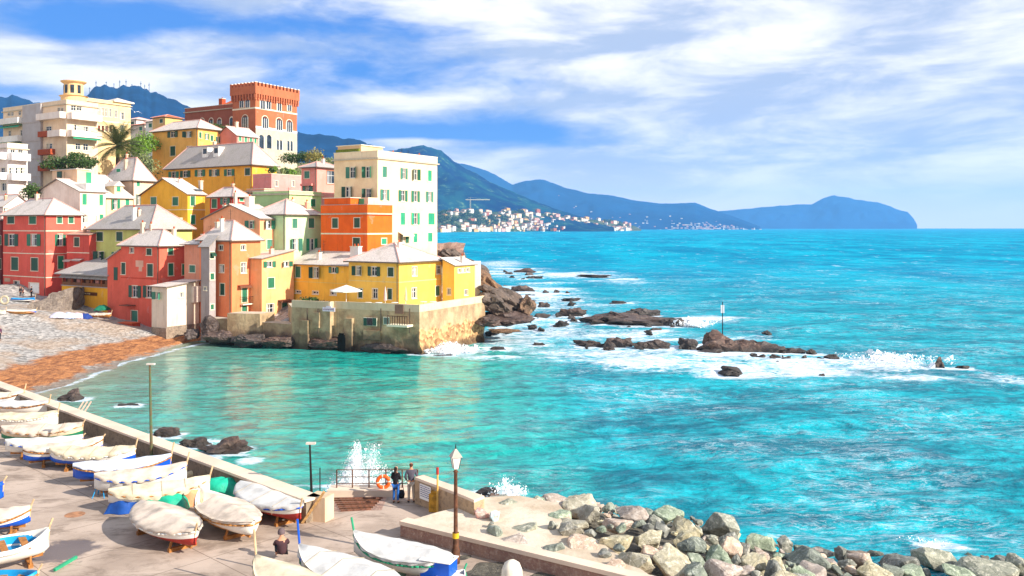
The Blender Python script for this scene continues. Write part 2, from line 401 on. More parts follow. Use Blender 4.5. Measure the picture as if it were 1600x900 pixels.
    def hip(s, h, oh=0.4, mt=None, th=0.14, ridge=True, gutter=True):
        W, D, H = s.W, s.D, s.H; mt = mt or SLATE; m = MB()
        x0, x1, y0, y1 = -oh, W + oh, -oh, D + oh; z0 = H + 0.03; r_ = min(x1 - x0, y1 - y0) / 2
        if x1 - x0 > y1 - y0: a, b = (x0 + r_, (y0 + y1) / 2), (x1 - r_, (y0 + y1) / 2)
        else: a, b = ((x0 + x1) / 2, y0 + r_), ((x0 + x1) / 2, y1 - r_ + 0.01)
        z1 = z0 + th
        c = [(x0, y0), (x1, y0), (x1, y1), (x0, y1)]
        vs = [(x, y, z0) for x, y in c] + [(x, y, z1) for x, y in c] + [(a[0], a[1], z1 + h), (b[0], b[1], z1 + h)]
        side = [(0, 1, 5, 4), (1, 2, 6, 5), (2, 3, 7, 6), (3, 0, 4, 7), (0, 3, 2, 1)]
        if x1 - x0 > y1 - y0: top = [(4, 5, 9, 8), (5, 6, 9), (6, 7, 8, 9), (7, 4, 8)]
        else: top = [(4, 5, 8), (5, 6, 9, 8), (6, 7, 9), (7, 4, 8, 9)]
        m.add(vs, top, mt); m.add(vs, side, mat('eaves', '8a7c70', 0.8, 0.15))
        o = m.build('roof', s.root); s.roofo = o
        if ridge:
            g = MB(); l = 0.03; cc = vs[4:8]; A, B = vs[8], vs[9]
            ends = [A, B, B, A] if x1 - x0 > y1 - y0 else [A, A, B, B]
            for p, q in zip(cc, ends): g.tube((p[0], p[1], p[2] + l), (q[0], q[1], q[2] + l), 0.1, 0.1, RIDGE, 6)
            g.tube((A[0], A[1], A[2] + l), (B[0], B[1], B[2] + l), 0.1, 0.1, RIDGE, 6); g.build('ridge_tile', o)
        if gutter: s.gutter(oh, z0)
        s.rz = lambda x, y: z1 + h * max(0, min(1, min(x - x0, x1 - x, y - y0, y1 - y) / r_))
        return o
    def gutter(s, oh, z):
        g = MB(); W, D = s.W, s.D
        g.tube((-oh - .06, -oh, z + .02), (-oh - .06, D + oh, z + .02), .07, .07, PIPE, 6); g.tube((-oh, -oh - .06, z + .02), (W + oh, -oh - .06, z + .02), .07, .07, PIPE, 6)
        g.tube((-.1, .25, z), (-.1, .25, -s.down), .05, .05, PIPE, 6); g.tube((-.1, .25, z), (-oh - .06, .25, z), .05, .05, PIPE, 6)
        g.build('gutter', s.root)
    def gable(s, ax, h, oh=0.35, mt=None, th=0.14):
        s.gab = (ax, h); W, D, H = s.W, s.D, s.H; mt = mt or SLATE; m = MB(); ea = mat('eaves', '8a7c70', 0.8, 0.15)
        L_, Wd = (W, D) if ax == 'x' else (D, W)
        k = h / (Wd / 2)
        def v(a, b, z): return (a, b, z) if ax == 'x' else (b, a, z)
        for sgn in (0, 1):
            b0 = -oh if sgn == 0 else Wd + oh; zc = H - oh * k
            vs = [v(-oh, b0, zc), v(L_ + oh, b0, zc), v(L_ + oh, Wd / 2, H + h), v(-oh, Wd / 2, H + h)]
            vs2 = [(p[0], p[1], p[2] + th) for p in vs]
            m.add(vs + vs2, [(4, 5, 6, 7)], mt); m.add(vs + vs2, [(0, 1, 2, 3), (0, 1, 5, 4), (1, 2, 6, 5), (3, 0, 4, 7)], ea)
        o = m.build('roof', s.root); s.roofo = o
        g = MB(); g.tube(v(-oh, Wd / 2, H + h + th + .02), v(L_ + oh, Wd / 2, H + h + th + .02), .1, .1, RIDGE, 6); g.build('ridge_tile', o)
        if ax == 'x': s.rz = lambda x, y: H + th + h * (1 - abs(y - D / 2) / (D / 2))
        else: s.rz = lambda x, y: H + th + h * (1 - abs(x - W / 2) / (W / 2))
        return o
    def flat(s, par=0.9, mt=None, cop=None, cornice=True, t=0.22, sides='LRBD'):
        m = MB(); W, D, H = s.W, s.D, s.H; pm = mt or s.wallmat; cm = cop or SURR
        if cornice: m.box(-.3, W + .3, -.3, D + .3, H + .002, H + .18, mat('cornice', 'cdbfa6', .8, .15)); H += .18
        m.box(0, W, 0, D, H + .001, H + .06, CONC)
        z = H + .06
        m.box(-.04, t, -.04, D, z, z + par, pm); m.box(t, W, -.04, t, z, z + par, pm); m.box(W - t, W + .04, t, D, z, z + par, pm); m.box(t, W - t, D - t, D + .02, z, z + par, pm)
        m.box(-.1, t + .05, -.1, D + .05, z + par, z + par + .08, cm); m.box(t + .05, W + .08, -.1, t + .05, z + par, z + par + .08, cm); m.box(W - t, W + .08, t + .05, D + .05, z + par, z + par + .08, cm)
        s.rz = lambda x, y: H + .06
        return m.build('roof', s.root)
    def shed(s, h0, h1, ax='x', oh=.35, mt=None, th=.12):
        # ax 'x': height h0 over the left face rising to h1 at the back (+x)
        W, D, H = s.W, s.D, s.H; m = MB(); mt = mt or SLATE; ea = mat('eaves', '8a7c70', 0.8, 0.15)
        def zz(x, y): t_ = x / W if ax == 'x' else y / D; return H + h0 + (h1 - h0) * t_
        c = [(-oh, -oh), (W + oh, -oh), (W + oh, D + oh), (-oh, D + oh)]
        vs = [(x, y, zz(x, y) + .02) for x, y in c] + [(x, y, zz(x, y) + .02 + th) for x, y in c]
        m.add(vs, [(4, 5, 6, 7)], mt); m.add(vs, [(0, 1, 2, 3), (0, 1, 5, 4), (1, 2, 6, 5), (2, 3, 7, 6), (3, 0, 4, 7)], ea)
        o = m.build('roof', s.root); g = MB(); q = [(0, 0), (W, 0), (W, D), (0, D)]
        for i in range(4):
            a, b = q[i], q[(i + 1) % 4]
            g.add([(a[0], a[1], H), (b[0], b[1], H), (b[0], b[1], zz(*b)), (a[0], a[1], zz(*a))], [(0, 1, 2, 3)], s.wallmat)
        g.build('roof_wall', s.root); s.roofo = o; s.rz = lambda x, y: zz(x, y) + .14
        return o
    def chimney(s, x, y, h=1.1, w=.55, m=None, pot=True):
        z = s.rz(x, y); g = MB(); g.box(x - w / 2, x + w / 2, y - w / 2, y + w / 2, z - .5, z + h, m or plaster('d9c4ae')); g.box(x - w / 2 - .07, x + w / 2 + .07, y - w / 2 - .07, y + w / 2 + .07, z + h, z + h + .1, SURR)
        if pot: g.tube((x, y, z + h + .1), (x, y, z + h + .45), .13, .1, BRICKR, 8)
        g.build('chimney', getattr(s, 'roofo', None) or s.root)
    def antenna(s, x, y, h=2.2):
        z = s.rz(x, y); g = MB(); g.tube((x, y, z - .1), (x, y, z + h), .03, .025, IRON, 5)
        for i in range(4): zz = z + h - .15 - .22 * i; g.tube((x - .45 + .06 * i, y, zz), (x + .45 - .06 * i, y, zz), .015, .015, IRON, 4)
        g.build('antenna', s.root)
    def skylight(s, x, y, w=.9):
        g = MB(); z = s.rz(x, y); g.box(x - w / 2, x + w / 2, y - w / 2, y + w / 2, z - .25, z + .12, mat('skylight_frame', '4a4c50')); g.box(x - w / 2 + .08, x + w / 2 - .08, y - w / 2 + .08, y + w / 2 - .08, z + .12, z + .14, mat('skylight_glass', '5f86b4', .1, .1)); g.build('skylight', s.root)
    def balcony(s, face, px0, px1, py, out=1.1, h=.95, m=None, solid=True, slab=.16):
        a0, a1 = sorted((s.ray(face, px0)[0], s.ray(face, px1)[0])); z = s.loc(face, (px0 + px1) / 2, py)[1]
        g = MB(); mm = m or SURR
        s.fbox(g, face, a0, a1, z - slab, z, 0, out, mm)
        b = g.build('balcony', s.root); g = MB()
        if solid:
            s.fbox(g, face, a0, a1, z, z + h, out - .1, out, mm); s.fbox(g, face, a0, a0 + .1, z, z + h, 0.001, out - .1, mm); s.fbox(g, face, a1 - .1, a1, z, z + h, 0.001, out - .1, mm)
        else:
            n = max(3, int((a1 - a0) / .18))
            for i in range(n + 1):
                a = a0 + .03 + (a1 - a0 - .06) * i / n; s.fbox(g, face, a - .015, a + .015, z, z + h, out - .05, out - .02, IRON)
            s.fbox(g, face, a0, a1, z + h, z + h + .05, out - .07, out, IRON)
            for q in (a0, a1 - .05):
                s.fbox(g, face, q, q + .05, z + h, z + h + .05, 0.001, out - .07, IRON)
        g.build('railing', b); return b
    def awning(s, face, px0, px1, py, out=1.2, drop=.4, m=None):
        a0, a1 = sorted((s.ray(face, px0)[0], s.ray(face, px1)[0])); z = s.loc(face, (px0 + px1) / 2, py)[1]
        g = MB(); q = [s.pt(face, a0, z, .02), s.pt(face, a1, z, .02), s.pt(face, a1, z - drop, out), s.pt(face, a0, z - drop, out)]
        g.add(q + [(p[0], p[1], p[2] - .05) for p in q] + [(q[2][0], q[2][1], q[2][2] - .25), (q[3][0], q[3][1], q[3][2] - .25)], [(0, 1, 2, 3), (4, 5, 6, 7), (0, 4, 7, 3), (1, 5, 6, 2), (3, 2, 8, 9)], m or GREEN)
        g.build('awning', s.root)
    def arch(s, face, px, py, wpx, hpx, n=2, colm=None, sur=None):
        a, z = s.loc(face, px, py); a0 = s.ray(face, px - wpx / 2)[0]; a1 = s.ray(face, px + wpx / 2)[0]; a0, a1 = min(a0, a1), max(a0, a1)
        Y = s.ray(face, px)[1]; hh = hpx * Y / F / 2; b0, b1 = z - hh, z + hh; sur = sur or SURR
        def ring(mb, x0, x1, y0, y1, o, mt, hole=0.0):
            c = (x0 + x1) / 2; r_ = (x1 - x0) / 2; ys = y1 - r_; K = 10
            pts = [(x0, y0), (x1, y0)] + [(c + r_ * math.cos(t), ys + r_ * math.sin(t)) for t in [math.pi * i / K for i in range(K + 1)]]
            f_ = [s.pt(face, p[0], p[1], o) for p in pts]; b_ = [s.pt(face, p[0], p[1], 0) for p in pts]; k = len(pts)
            mb.add(f_ + b_, [tuple(range(k))] + [(i, (i + 1) % k, k + (i + 1) % k, k + i) for i in range(k)], mt)
        m = MB(); ring(m, a0 - .18, a1 + .18, b0 - .1, b1 + .2, .05, sur)
        ring(m, a0 - .02, a1 + .02, b0, b1 + .03, .08, mat('recess_brick', '7a3c26', .9)) if n > 1 else None
        wo_ = m.build('window', s.root); g = MB(); ww = (a1 - a0) / n
        for i in range(n): ring(g, a0 + i * ww + .07, a0 + (i + 1) * ww - .07, b0 + .02, b1 - (.35 if n > 1 else .1), .11, GLASS)
        g.build('pane', wo_); g = MB()
        for i in range(n + 1): x = a0 + i * ww; s.fbox(g, face, x - .05, x + .05, b0, b1 - (.6 if n > 1 else .3), .08, .16, WHITE)
        g.build('window_column', wo_)
    def panel(s, face, px0, px1, py0, py1, mt, name='wall_panel', out=.03, kids=None, label=None):
        a0, a1 = sorted((s.ray(face, px0)[0], s.ray(face, px1)[0])); z1 = s.loc(face, (px0 + px1) / 2, py0)[1]; z0 = s.loc(face, (px0 + px1) / 2, py1)[1]
        g = MB(); s.fbox(g, face, a0, a1, z0, z1, 0.0, out, mt); o = g.build(name, s.root)
        if label: o['label'] = label
        return o

# ---- front row by the water
h = House('red_house', 'weathered red house beside the beach with a pale bare patch and dark front door', 249, 122, xl=189, xr=296, zb=1.2, ye=386, wall='e86c56')
for p in ((206, 391, 6, 8, 'w'), (233, 393.5, 8, 10, 'c'), (184+8, 419.5, 8, 18, 'c'), (234.5, 422, 9, 19, 'c'), (211, 455.5, 19, 18, 'o'), (233, 456, 18, 18, 'o'), (210, 494.5, 10, 18, 'd')): h.win('L', *p)
for p in ((266.5, 393, 8, 10, 'c'), (267, 421, 8, 19, 'c'), (289, 421, 9, 17, 'c')): h.win('R', *p)
h.band('L', 437, .12, plaster('c84a33')); h.panel('L', 212, 224, 407, 417, plaster('e6b59c'), 'bare_plaster_patch', .012); h.panel('L', 217, 222, 411, 424, plaster('e6b59c'), 'bare_plaster_patch', .016)
h.hip(2.3); h.chimney(h.W * .4, h.D * .75, 1.3, .5); h.chimney(h.W * .7, 1.5, .8, .5)
g = MB(); D = h.D                                   # lower wing at the beach end
g.add([(x, y, z) for x in (0, h.W) for y, z in ((D, -3), (D + 3.3, -3), (D + 3.3, h.H - 2.0), (D, h.H - .5))], [(0, 1, 2, 3), (4, 5, 6, 7), (1, 5, 6, 2)], h.wallmat)
g.add([(x, y, z + k) for k in (0, .12) for x, y, z in ((-.3, D, h.H - .5), (h.W, D, h.H - .5), (h.W, D + 3.6, h.H - 2.1), (-.3, D + 3.6, h.H - 2.1))], [(4, 5, 6, 7), (0, 1, 2, 3), (0, 3, 7, 4), (2, 3, 7, 6)], SLATED)
o = g.build('side_wing', h.root); g = MB(); g.box(-.05, .02, D + .8, D + 1.7, h.H - 5, h.H - 3.1, DGREEN); g.build('shutter', o)
g = MB(); g.box(-1.2, 0, 5.4, 7.6, 3.0, 3.1, mat('canopy_wood', '7a4a34')); g.build('door_canopy', h.root)
h.body(); RED = h

h = House('cream_outbuilding', 'small pale cream house with a stained base standing in front of the red house', 261, 116, xl=237, xr=311, zb=.3, ye=449, wall='e3d3bd', dirt=.7)
h.win('L', 247, 462, 15, 11, 'o'); h.win('R', 283.5, 461, 6, 8, 'w'); h.panel('R', 299, 310, 447, 472, plaster('e9ddd0'), 'wall_box', .5); RUBF = stone('rubble_foot', 'b8946c', '8a6c4e', 'd6bb94', 2.2, 1.2); h.panel('R', 261.5, 310, 508, 540, RUBF, 'rubble_foot', .09); h.panel('L', 237.5, 260.5, 512, 545, RUBF, 'rubble_foot', .09)
h.shed(0, .6); h.body()

h = House('peach_narrow_house', 'narrow faded peach house squeezed between the red house and the grey wall', 317, 120.2, xl=288, W=4, zb=1.2, ye=384, wall='e39a7c', dirt=.6)
h.win('L', 300.5, 420, 9, 11, 'c'); h.shed(.2, 1.2, oh=.5); h.body()
h = House('grey_stair_tower', 'tall grey unpainted wall tower with small dark hooded windows beside the orange house', 327, 116.8, xl=314, xr=337, zb=.8, ye=384, wall='a39a98', dirt=.8)
for p in ((331.5, 399, 6, 10, 'c'), (331.5, 432, 6, 10, 'c'), (331.5, 479.5, 5, 8, 'c')): h.win('R', *p)
h.win('L', 321, 451, 4, 5, 'w'); h.awning('R', 328, 335, 394, .5, .3, DGREEN); h.shed(.0, 1.0, oh=.3, mt=SLATED); h.body()

h = House('orange_tower_house', 'tall orange house with a hipped slate roof and a green balcony door facing the cove', 362, 117, xl=312, xr=407, zb=3.2, ye=377.5, wall='f58c5c')
for p in ((345, 387, 7, 8, 'w'), (346.5, 419.6, 7, 12, 'w'), (347.5, 452, 7, 18, 'c')): h.win('L', *p)
for p in ((380, 387, 7, 8, 'w'), (380.6, 418.5, 8, 16, 'w'), (382, 459.5, 8, 25, 'c'), (382, 484, 8, 17, 'd')): h.win('R', *p, sh=GREEN)
h.balcony('R', 375, 393, 474, .6, .9, solid=False); h.awning('R', 371, 389, 445, .6, .15, mat('canopy_wood', '7a4a34'))
h.hip(2.7); h.chimney(1.0, 3.2, 1.6, .4, WHITE); h.body()

h = House('peach_gable_house', 'apricot gabled house behind the tall orange one, rising above its slate roof', 406, 123, xl=318, xr=447, zb=5, ye=341.5, wall='f7b184')
h.win('L', 393, 351, 17, 12, 'o'); h.win('R', 419.5, 351, 17, 13, 'o'); h.win('R', 421, 382, 8, 15, 'c'); h.win('R', 437, 383, 7, 14, 'c') if False else None
h.gable('x', 2.0); h.chimney(2.6, h.D * .42, 1.4, 1.0, plaster('f0d9c8')); h.chimney(.8, h.D * .5, 1.6, .4); h.antenna(3, 9); h.body()

h = House('apricot_waterside_house', 'low apricot house over the quay wall with green shutters and a dark doorway', 409, 118.5, xr=459, D=4, zb=2.9, ye=404.5, wall='f6b47c')
for p in ((421, 413, 19, 9, 'o'), (447, 412.6, 18, 8, 'o'), (423.5, 442, 10, 16, 'c'), (422, 484, 11, 18, 'w'), (445, 485.5, 9, 27, 'd')): h.win('R', *p, sh=GREEN)
h.shed(.0, 1.0, mt=SLATE); h.awning('R', 434, 452, 468, .8, .12, mat('canopy_wood', '7a4a34')); h.body()
tv = h
h = House('mint_house', 'mint green house half in shade with four shuttered windows', 446, 124, xr=501.5, D=7, zb=6, ye=336.5, wall='c8e8b4')
for p in ((460.5, 349, 8, 15, 'c'), (486.6, 348.5, 9, 15, 'c'), (461.5, 382.4, 19, 19, 'o'), (487, 382, 17, 18, 'o')): h.win('R', *p)
h.hip(2.3, mt=SLATE); h.chimney(5.4, 1.2, .9, .5, plaster('e8a88e')); h.body()
h = House('pale_green_house', 'plain pale green flat topped house standing above the mint house roof', 452, 131, xr=502, D=8, zb=12, ye=304, wall='b8d898')
h.win('R', 489, 317, 8, 12, 'c'); h.flat(.3); h.body()

h = House('orange_house', 'bright orange flat roofed house with white framed windows and a stepped roof terrace', 574, 122, xl=501.5, xr=613, zb=10.2, ye=335, wall='f56c26', down=5)
for p in ((523.6, 348.5, 9, 15, 'c'), (557.8, 348, 9, 15, 'c'), (557, 381, 11, 19, 'c')): h.win('L', *p)
h.win('R', 600, 377, 8, 9, 'c'); h.band('L', 366.5, .2); h.band('R', 366.5, .2); h.flat(1.15, mt=h.wallmat, cop=mat('coping_grey', 'b9aaa2'))
g = MB(); g.box(.4, 4, h.D - 5.4, h.D - .3, h.H + .2, h.H + 2.4, h.wallmat); g.box(.2, 4.2, h.D - 5.6, h.D - .1, h.H + 2.4, h.H + 2.5, SURR); g.build('roof_room', h.root)
g = MB(); g.box(2.2, 4.4, 1.8, h.D - 5.8, h.H + .25, h.H + 2.5, plaster('efd2b0')); g.box(2.1, 2.2, 2.6, 4.2, h.H + 1.2, h.H + 2.3, TEAL); g.build('roof_room', h.root)
h.body()

h = House('cream_apartment_house', 'tall cream apartment house with four rows of green shuttered windows at the seaward end', 590, 130, xl=522, xr=683, zb=12.4, ye=248, wall='f8dab0', down=7, dirt=.15)
for p in ((550.7, 269.7, 18, 17, 'o'), (575.6, 269, 18, 17, 'o'), (544, 300, 18, 16, 'o'), (575.6, 304, 18, 18, 'o')): h.win('L', *p)
for p in ((601, 268.5, 7, 17, 'c'), (631, 271.4, 11, 17, 'o'), (648.8, 273, 13, 17, 'o'), (671.5, 274.6, 6, 17, 'c'), (601, 304.6, 14, 17, 'o'), (629.4, 306, 14, 17, 'o'), (649, 307, 13, 17, 'o'), (671, 307.6, 11, 16, 'o'), (629.4, 341.8, 7, 19, 'c'), (649, 341.8, 13, 18, 'o'), (674, 342, 10, 18, 'c'), (630.4, 372, 13, 15, 'o'), (649, 371.6, 6, 14, 'c'), (672, 370.7, 7, 14, 'c')):
    h.win('R', *p)
h.flat(.95, mt=plaster('f3dcb8')); g = MB(); cz = h.H + .24
g.box(.4, 5.5, h.D - 5.2, h.D - .4, cz, cz + 2.0, plaster('f0c89a')); g.box(.2, 5.7, h.D - 5.4, h.D - .2, cz + 2.0, cz + 2.12, SURR); g.build('roof_room', h.root)
for i, (x, y) in enumerate(((6, 2), (9, 3), (12, 1.5), (13, 4))): h.chimney(x, y, 1.1, .5, plaster('e4c9ac'))
h.antenna(7.5, 1.5, 2); h.antenna(11, 3, 2); h.awning('R', 622, 640, 362, 1.0, .5, mat('canvas', 'ddd0b4')); h.balcony('R', 676, 682, 283, .5, .8, solid=False) if False else None
g = MB()
for i in range(16): y = h.D - 5 + .3 * i; g.box(.1, .35, y, y + .25, cz + 1.0, cz + 1.5, mat('hedge_green', '8f9a3a', 1, .5, 8))
g.build('planter', h.root); h.body()

h = House('yellow_wing', 'low yellow house with a slate roof joining the large yellow villa above the terrace', 545, 118.5, xl=458, W=4.6, zb=6.1, ye=414, wall='fcc34a')
for p in ((465.7, 425, 8, 17, 'c'), (493.5, 426, 19, 17, 'o'), (521.6, 422, 15, 9, 'o'), (466, 459, 8, 10, 'w'), (493, 460, 9, 10, 'w'), (521, 458, 9, 10, 'w')): h.win('L', *p)
h.shed(0, 1.8, oh=.5); h.chimney(2.5, 1.2, 1.3, .9, plaster('eee6de')); h.band('L', 444, .1, plaster('f0cf74')); h.body()
h = House('yellow_villa', 'large yellow villa with a wide slate hipped roof on the sea wall terrace', 623.5, 112, xl=545, xr=690, zb=6.1, ye=411.5, wall='fdca5a', dirt=.2)
for p in ((560, 423, 18, 14, 'o'), (584.5, 424, 19, 14, 'o'), (610.5, 425, 9, 14, 'c'), (563, 461, 7, 20, 'd'), (586, 460, 8, 18, 'w'), (609, 461, 7, 20, 'd')): h.win('L', *p, sh=DGREEN)
for p in ((647.6, 424, 7, 14, 'w'), (685.5, 421.6, 7, 13, 'w'), (647, 459, 7, 18, 'w'), (684, 456, 7, 18, 'd')): h.win('R', *p)
h.band('L', 442, .12, plaster('f4d98a')); h.band('R', 442, .12, plaster('f4d98a')); h.hip(2.4, .5); h.chimney(1.2, h.D - .6, 1.3, .7, plaster('eee6de')); h.body(); VILLA = h
h = House('yellow_lean_to', 'small pale yellow end house with a single pitch roof at the tip of the terrace', 710, 117.5, xl=691.5, xr=742, zb=6.1, ye=416, wall='fdcc5e', dirt=.2)
h.win('L', 701.6, 455.5, 5, 10, 'w')
for p in ((717.5, 423, 4.5, 6, 'w'), (724, 422.6, 4.5, 6, 'w'), (731, 422, 4.5, 6, 'w'), (728, 458, 5, 10, 'w')): h.win('R', *p)
h.shed(.1, .9, 'y', .3); h.body()

# ---- second row
h = House('yellow_restaurant', 'yellow beach restaurant with a big green door, covered veranda and signboard', 176, 129, xl=96.5, W=6, zb=2.9, ye=451, wall='fab634', cat='restaurant')
h.win('L', 120, 477, 21, 20, 'd'); h.win('L', 104, 473, 4, 7, 'w')
g = MB(); Hh = h.H; vz = 2.15
for i in range(6): y = .15 + (h.D - .45) * i / 5; g.box(0, .3, y, y + .3, Hh + .14, Hh + vz, plaster('b0643c'))
g.box(.6, .8, 0, h.D, Hh + .14, Hh + vz, plaster('6b4a36')); g.box(0, .18, 0, h.D, Hh + .14, Hh + .62, mat('timber_rail', '8a5a36'))
g.box(-.1, h.W, -.1, h.D + .1, Hh + .002, Hh + .14, mat('coping_grey', 'b9aaa2')); g.build('veranda', h.root)
g = MB(); q = [(-1.0, -.2, Hh + vz - .3), (-1.0, h.D + .4, Hh + vz - .3), (h.W, h.D + .4, Hh + vz + 2.0), (h.W, -.2, Hh + vz + 2.0)]
g.add(q + [(p[0], p[1], p[2] + .15) for p in q], [(4, 5, 6, 7), (0, 1, 2, 3), (0, 1, 5, 4), (0, 3, 7, 4), (1, 2, 6, 5)], SLATED); g.build('roof', h.root)
g = MB(); K = 8
for i in range(K): y0 = .3 + (h.D - .6) * i / K; y1 = y0 + (h.D - .6) / K - .06; g.add([(-.05, y0, Hh + vz - .2), (-.05, y1, Hh + vz - .2), (-.75, y1, Hh + vz - .85), (-.75, y0, Hh + vz - .85)], [(0, 1, 2, 3)], mat('canvas_grey', 'b9b2a8'))
g.build('awning', h.root)
for i in range(5):
    g = MB(); y = 1.4 + i * (h.D - 2.6) / 4.4; g.box(.2, .5, y, y + .9, Hh + .15, Hh + 1.1, (mat('timber_chair', '93603c'), mat('cloth_pink', 'c98a7c'))[i % 2]); g.build('veranda_seat', h.root)
a0, z0 = h.loc('L', 120, 457.5); a1 = h.loc('L', 152, 457.5)[0]
g = MB(); h.fbox(g, 'L', min(a0, a1), max(a0, a1), z0 - .26, z0 + .24, 0, .06, mat('signboard', '6b3d12')); sg = g.build('signboard', h.root)
g = MB(); yy = max(a0, a1) - .35; rl = random.Random(5)          # the board's small light lettering, too worn to read
for wlen in (5, 9, 1, 3):
    for i in range(wlen): hh = rl.uniform(.14, .24); h.fbox(g, 'L', yy - .1, yy, z0 - .1, z0 - .1 + hh, .06, .075, mat('letter_cream', 'f4dfae')); yy -= .15
    yy -= .2
g.build('lettering', sg)
h.body()

h = House('crimson_house', 'big crimson house with white string courses at the far end of the beach', 72, 142, xl=5, xr=127, zb=4.6, ye=337, wall='e66656')
for p in ((17, 343.8, 11, 11, 'c'), (51, 343.8, 11, 12, 'c'), (18, 375, 21, 18, 'o'), (53, 375, 21, 18, 'o'), (23, 412, 11, 20, 'c'), (54, 413, 11, 20, 'c'), (26, 444, 9, 10, 'w')): h.win('L', *p)
h.win('L', 53, 451.5, 16, 19, 'd', sh=WHITE)
for p in ((93, 343.8, 8, 10, 'c'), (111, 343.8, 8, 10, 'c'), (94, 375, 17, 18, 'o'), (95, 410, 9, 20, 'c')): h.win('R', *p)
for f_ in 'LR':
    for y in (361.5, 397.5, 434.5): h.band(f_, y, .14)
h.panel('L', 7, 16, 434.5, 440, plaster('c9a487'), 'name_plate'); h.hip(2.8, .5, SLATE); h.chimney(3, 8, .8); h.body()
h = House('crimson_annex', 'small dark red annex with one closed shutter leaning on the crimson house', 139.5, 139.5, xl=104.5, W=4, zb=4.6, ye=367, wall='d85c4e')
h.win('L', 120, 378, 8, 14, 'c'); h.awning('L', 118, 131, 404, .7, .15, mat('coping_grey', 'b9aaa2')); h.awning('L', 104, 115, 405, .7, .15, mat('coping_grey', 'b9aaa2')); h.band('L', 396, .14)
h.shed(0, .9, mt=mat('pink_roof', 'd8a58c', .8, .15)); h.body()
h = House('maroon_house', 'sliver of a dark maroon house at the left edge beside the crimson house', 3.5, 152, xl=-40, xr=10, zb=4.6, ye=345, wall='8a3a34')
h.win('L', -2, 375, 8, 14, 'c'); h.win('L', -2, 412, 8, 16, 'c'); h.hip(1.5); h.body()

h = House('lime_house', 'yellow green house with a pyramid slate roof and a blue skylight', 236, 133, xl=141, xr=300, zb=5, ye=359.5, wall='cccc78')
for p in ((156, 369.5, 10, 14, 'c'), (186.7, 369.5, 10, 14, 'c'), (222, 368.5, 10, 12, 'c'), (157.8, 401, 20, 16, 'o'), (182, 401, 14, 14, 'o')): h.win('L', *p)
h.hip(3.8, .5, SLATED); h.skylight(2.2, h.D * .42, 1.1); h.chimney(1.2, 6, 1.8, .5, WHITE); h.body()
h = House('cream_terrace_house', 'cream flat house with a long plain roof terrace wall below the yellow gable', 231, 139, xl=205, xr=293, zb=10, ye=352, wall='f1e6b8')
h.flat(1.15, cornice=False); g = MB(); g.box(1, 4, 2.5, 6, h.H, h.H + 2.8, plaster('c9d489')); g.box(.9, 1.0, 3.5, 4.5, h.H + .6, h.H + 2.3, DGREEN); g.build('roof_room', h.root); h.antenna(6, 2); h.body()
h = House('yellow_gable_house', 'golden yellow gabled house with two small dark windows below its ridge', 293, 144, xl=220, xr=320, zb=12, ye=303, wall='f9b840')
h.win('L', 240, 314.5, 9, 13, 'c'); h.win('L', 274, 314.5, 9, 13, 'c'); h.win('R', 301, 314, 7, 15, 'c'); h.win('R', 301.5, 343, 7, 14, 'c'); h.band('L', 328, .12); h.band('R', 328, .12)
h.gable('x', 2.7); h.skylight(3, 1.5, 1.2); h.chimney(5, 3, 1); h.body()
h = House('white_gable_house', 'white house with a blank pinkish gable wall and teal shutters above the crimson house', 125, 152, xl=57, xr=165, zb=11, ye=299, wall='f5e0d0')
for p in ((132, 311.5, 7, 17, 'c'), (158, 312.5, 6, 17, 'c'), (133, 342, 7, 13, 'w'), (158.5, 341.5, 6, 13, 'c')): h.win('R', *p, sh=TEAL)
h.gable('x', 2.3); g = MB(); g.box(1.2, h.W - .1, .05, 4.6, h.H + .05, h.H + 1.5, plaster('f6efe6')); g.build('terrace_wall', h.root)
g = MB(); g.box(2.5, h.W, 5, h.D - .8, h.H + .5, h.H + 4.2, plaster('efc9a4')); g.box(2.2, h.W + .2, 4.8, h.D - .6, h.H + 4.2, h.H + 4.35, SLATE); o = g.build('upper_storey', h.root)
g = MB(); g.box(2.4, 2.46, h.D - 4, h.D - 2.5, h.H + 1.8, h.H + 4.0, DGREEN); g.build('door', o); g = MB(); g.box(4.2, 5.2, 4.92, 4.98, h.H + 1.8, h.H + 3.8, TEAL); g.build('door', o); h.body()
h = House('cream_dormer_house', 'cream house with a gabled dormer in its pale slope beside the white gable house', 166, 158, xr=208, D=9, zb=13, ye=308.5, wall='f2dcae')
h.win('R', 180, 319.5, 14, 16, 'o', sh=TEAL); h.win('R', 199, 317.5, 6, 13, 'c', sh=TEAL); h.shed(0, 4.4, 'y', .4)
g = MB(); g.box(2.2, 4.0, .9, 3.5, h.H + .6, h.H + 2.3, h.wallmat); g.add([(1.9, .7, h.H + 2.2), (4.3, .7, h.H + 2.2), (3.1, .7, h.H + 3.2), (1.9, 4, h.H + 2.2), (4.3, 4, h.H + 2.2), (3.1, 4, h.H + 3.2)], [(0, 1, 2), (0, 2, 5, 3), (1, 2, 5, 4)], SLATE); g.box(2.7, 3.4, .84, .9, h.H + 1.2, h.H + 2.2, TEAL); g.build('dormer', h.root); h.body()
h = House('pink_pyramid_roof_house', 'pinkish cream house under a tall pyramid roof near the palm tree', 209, 166, xl=166, xr=240, zb=18, ye=283, wall='f3d2b6')
h.win('R', 216, 287.5, 5, 7, 'c', sh=TEAL); h.win('R', 216.5, 312, 8, 16, 'o', sh=GREYSH); h.hip(4.6, .5); g = MB(); g.box(.6, 2.6, h.D * .55, h.D * .55 + 1.8, h.H + .8, h.H + 2.8, WHITE); g.box(.55, .6, h.D * .55 + .3, h.D * .55 + 1.5, h.H + 1.3, h.H + 2.6, TEAL); g.build('dormer', h.root); h.chimney(1, 4, 1.5); h.body()
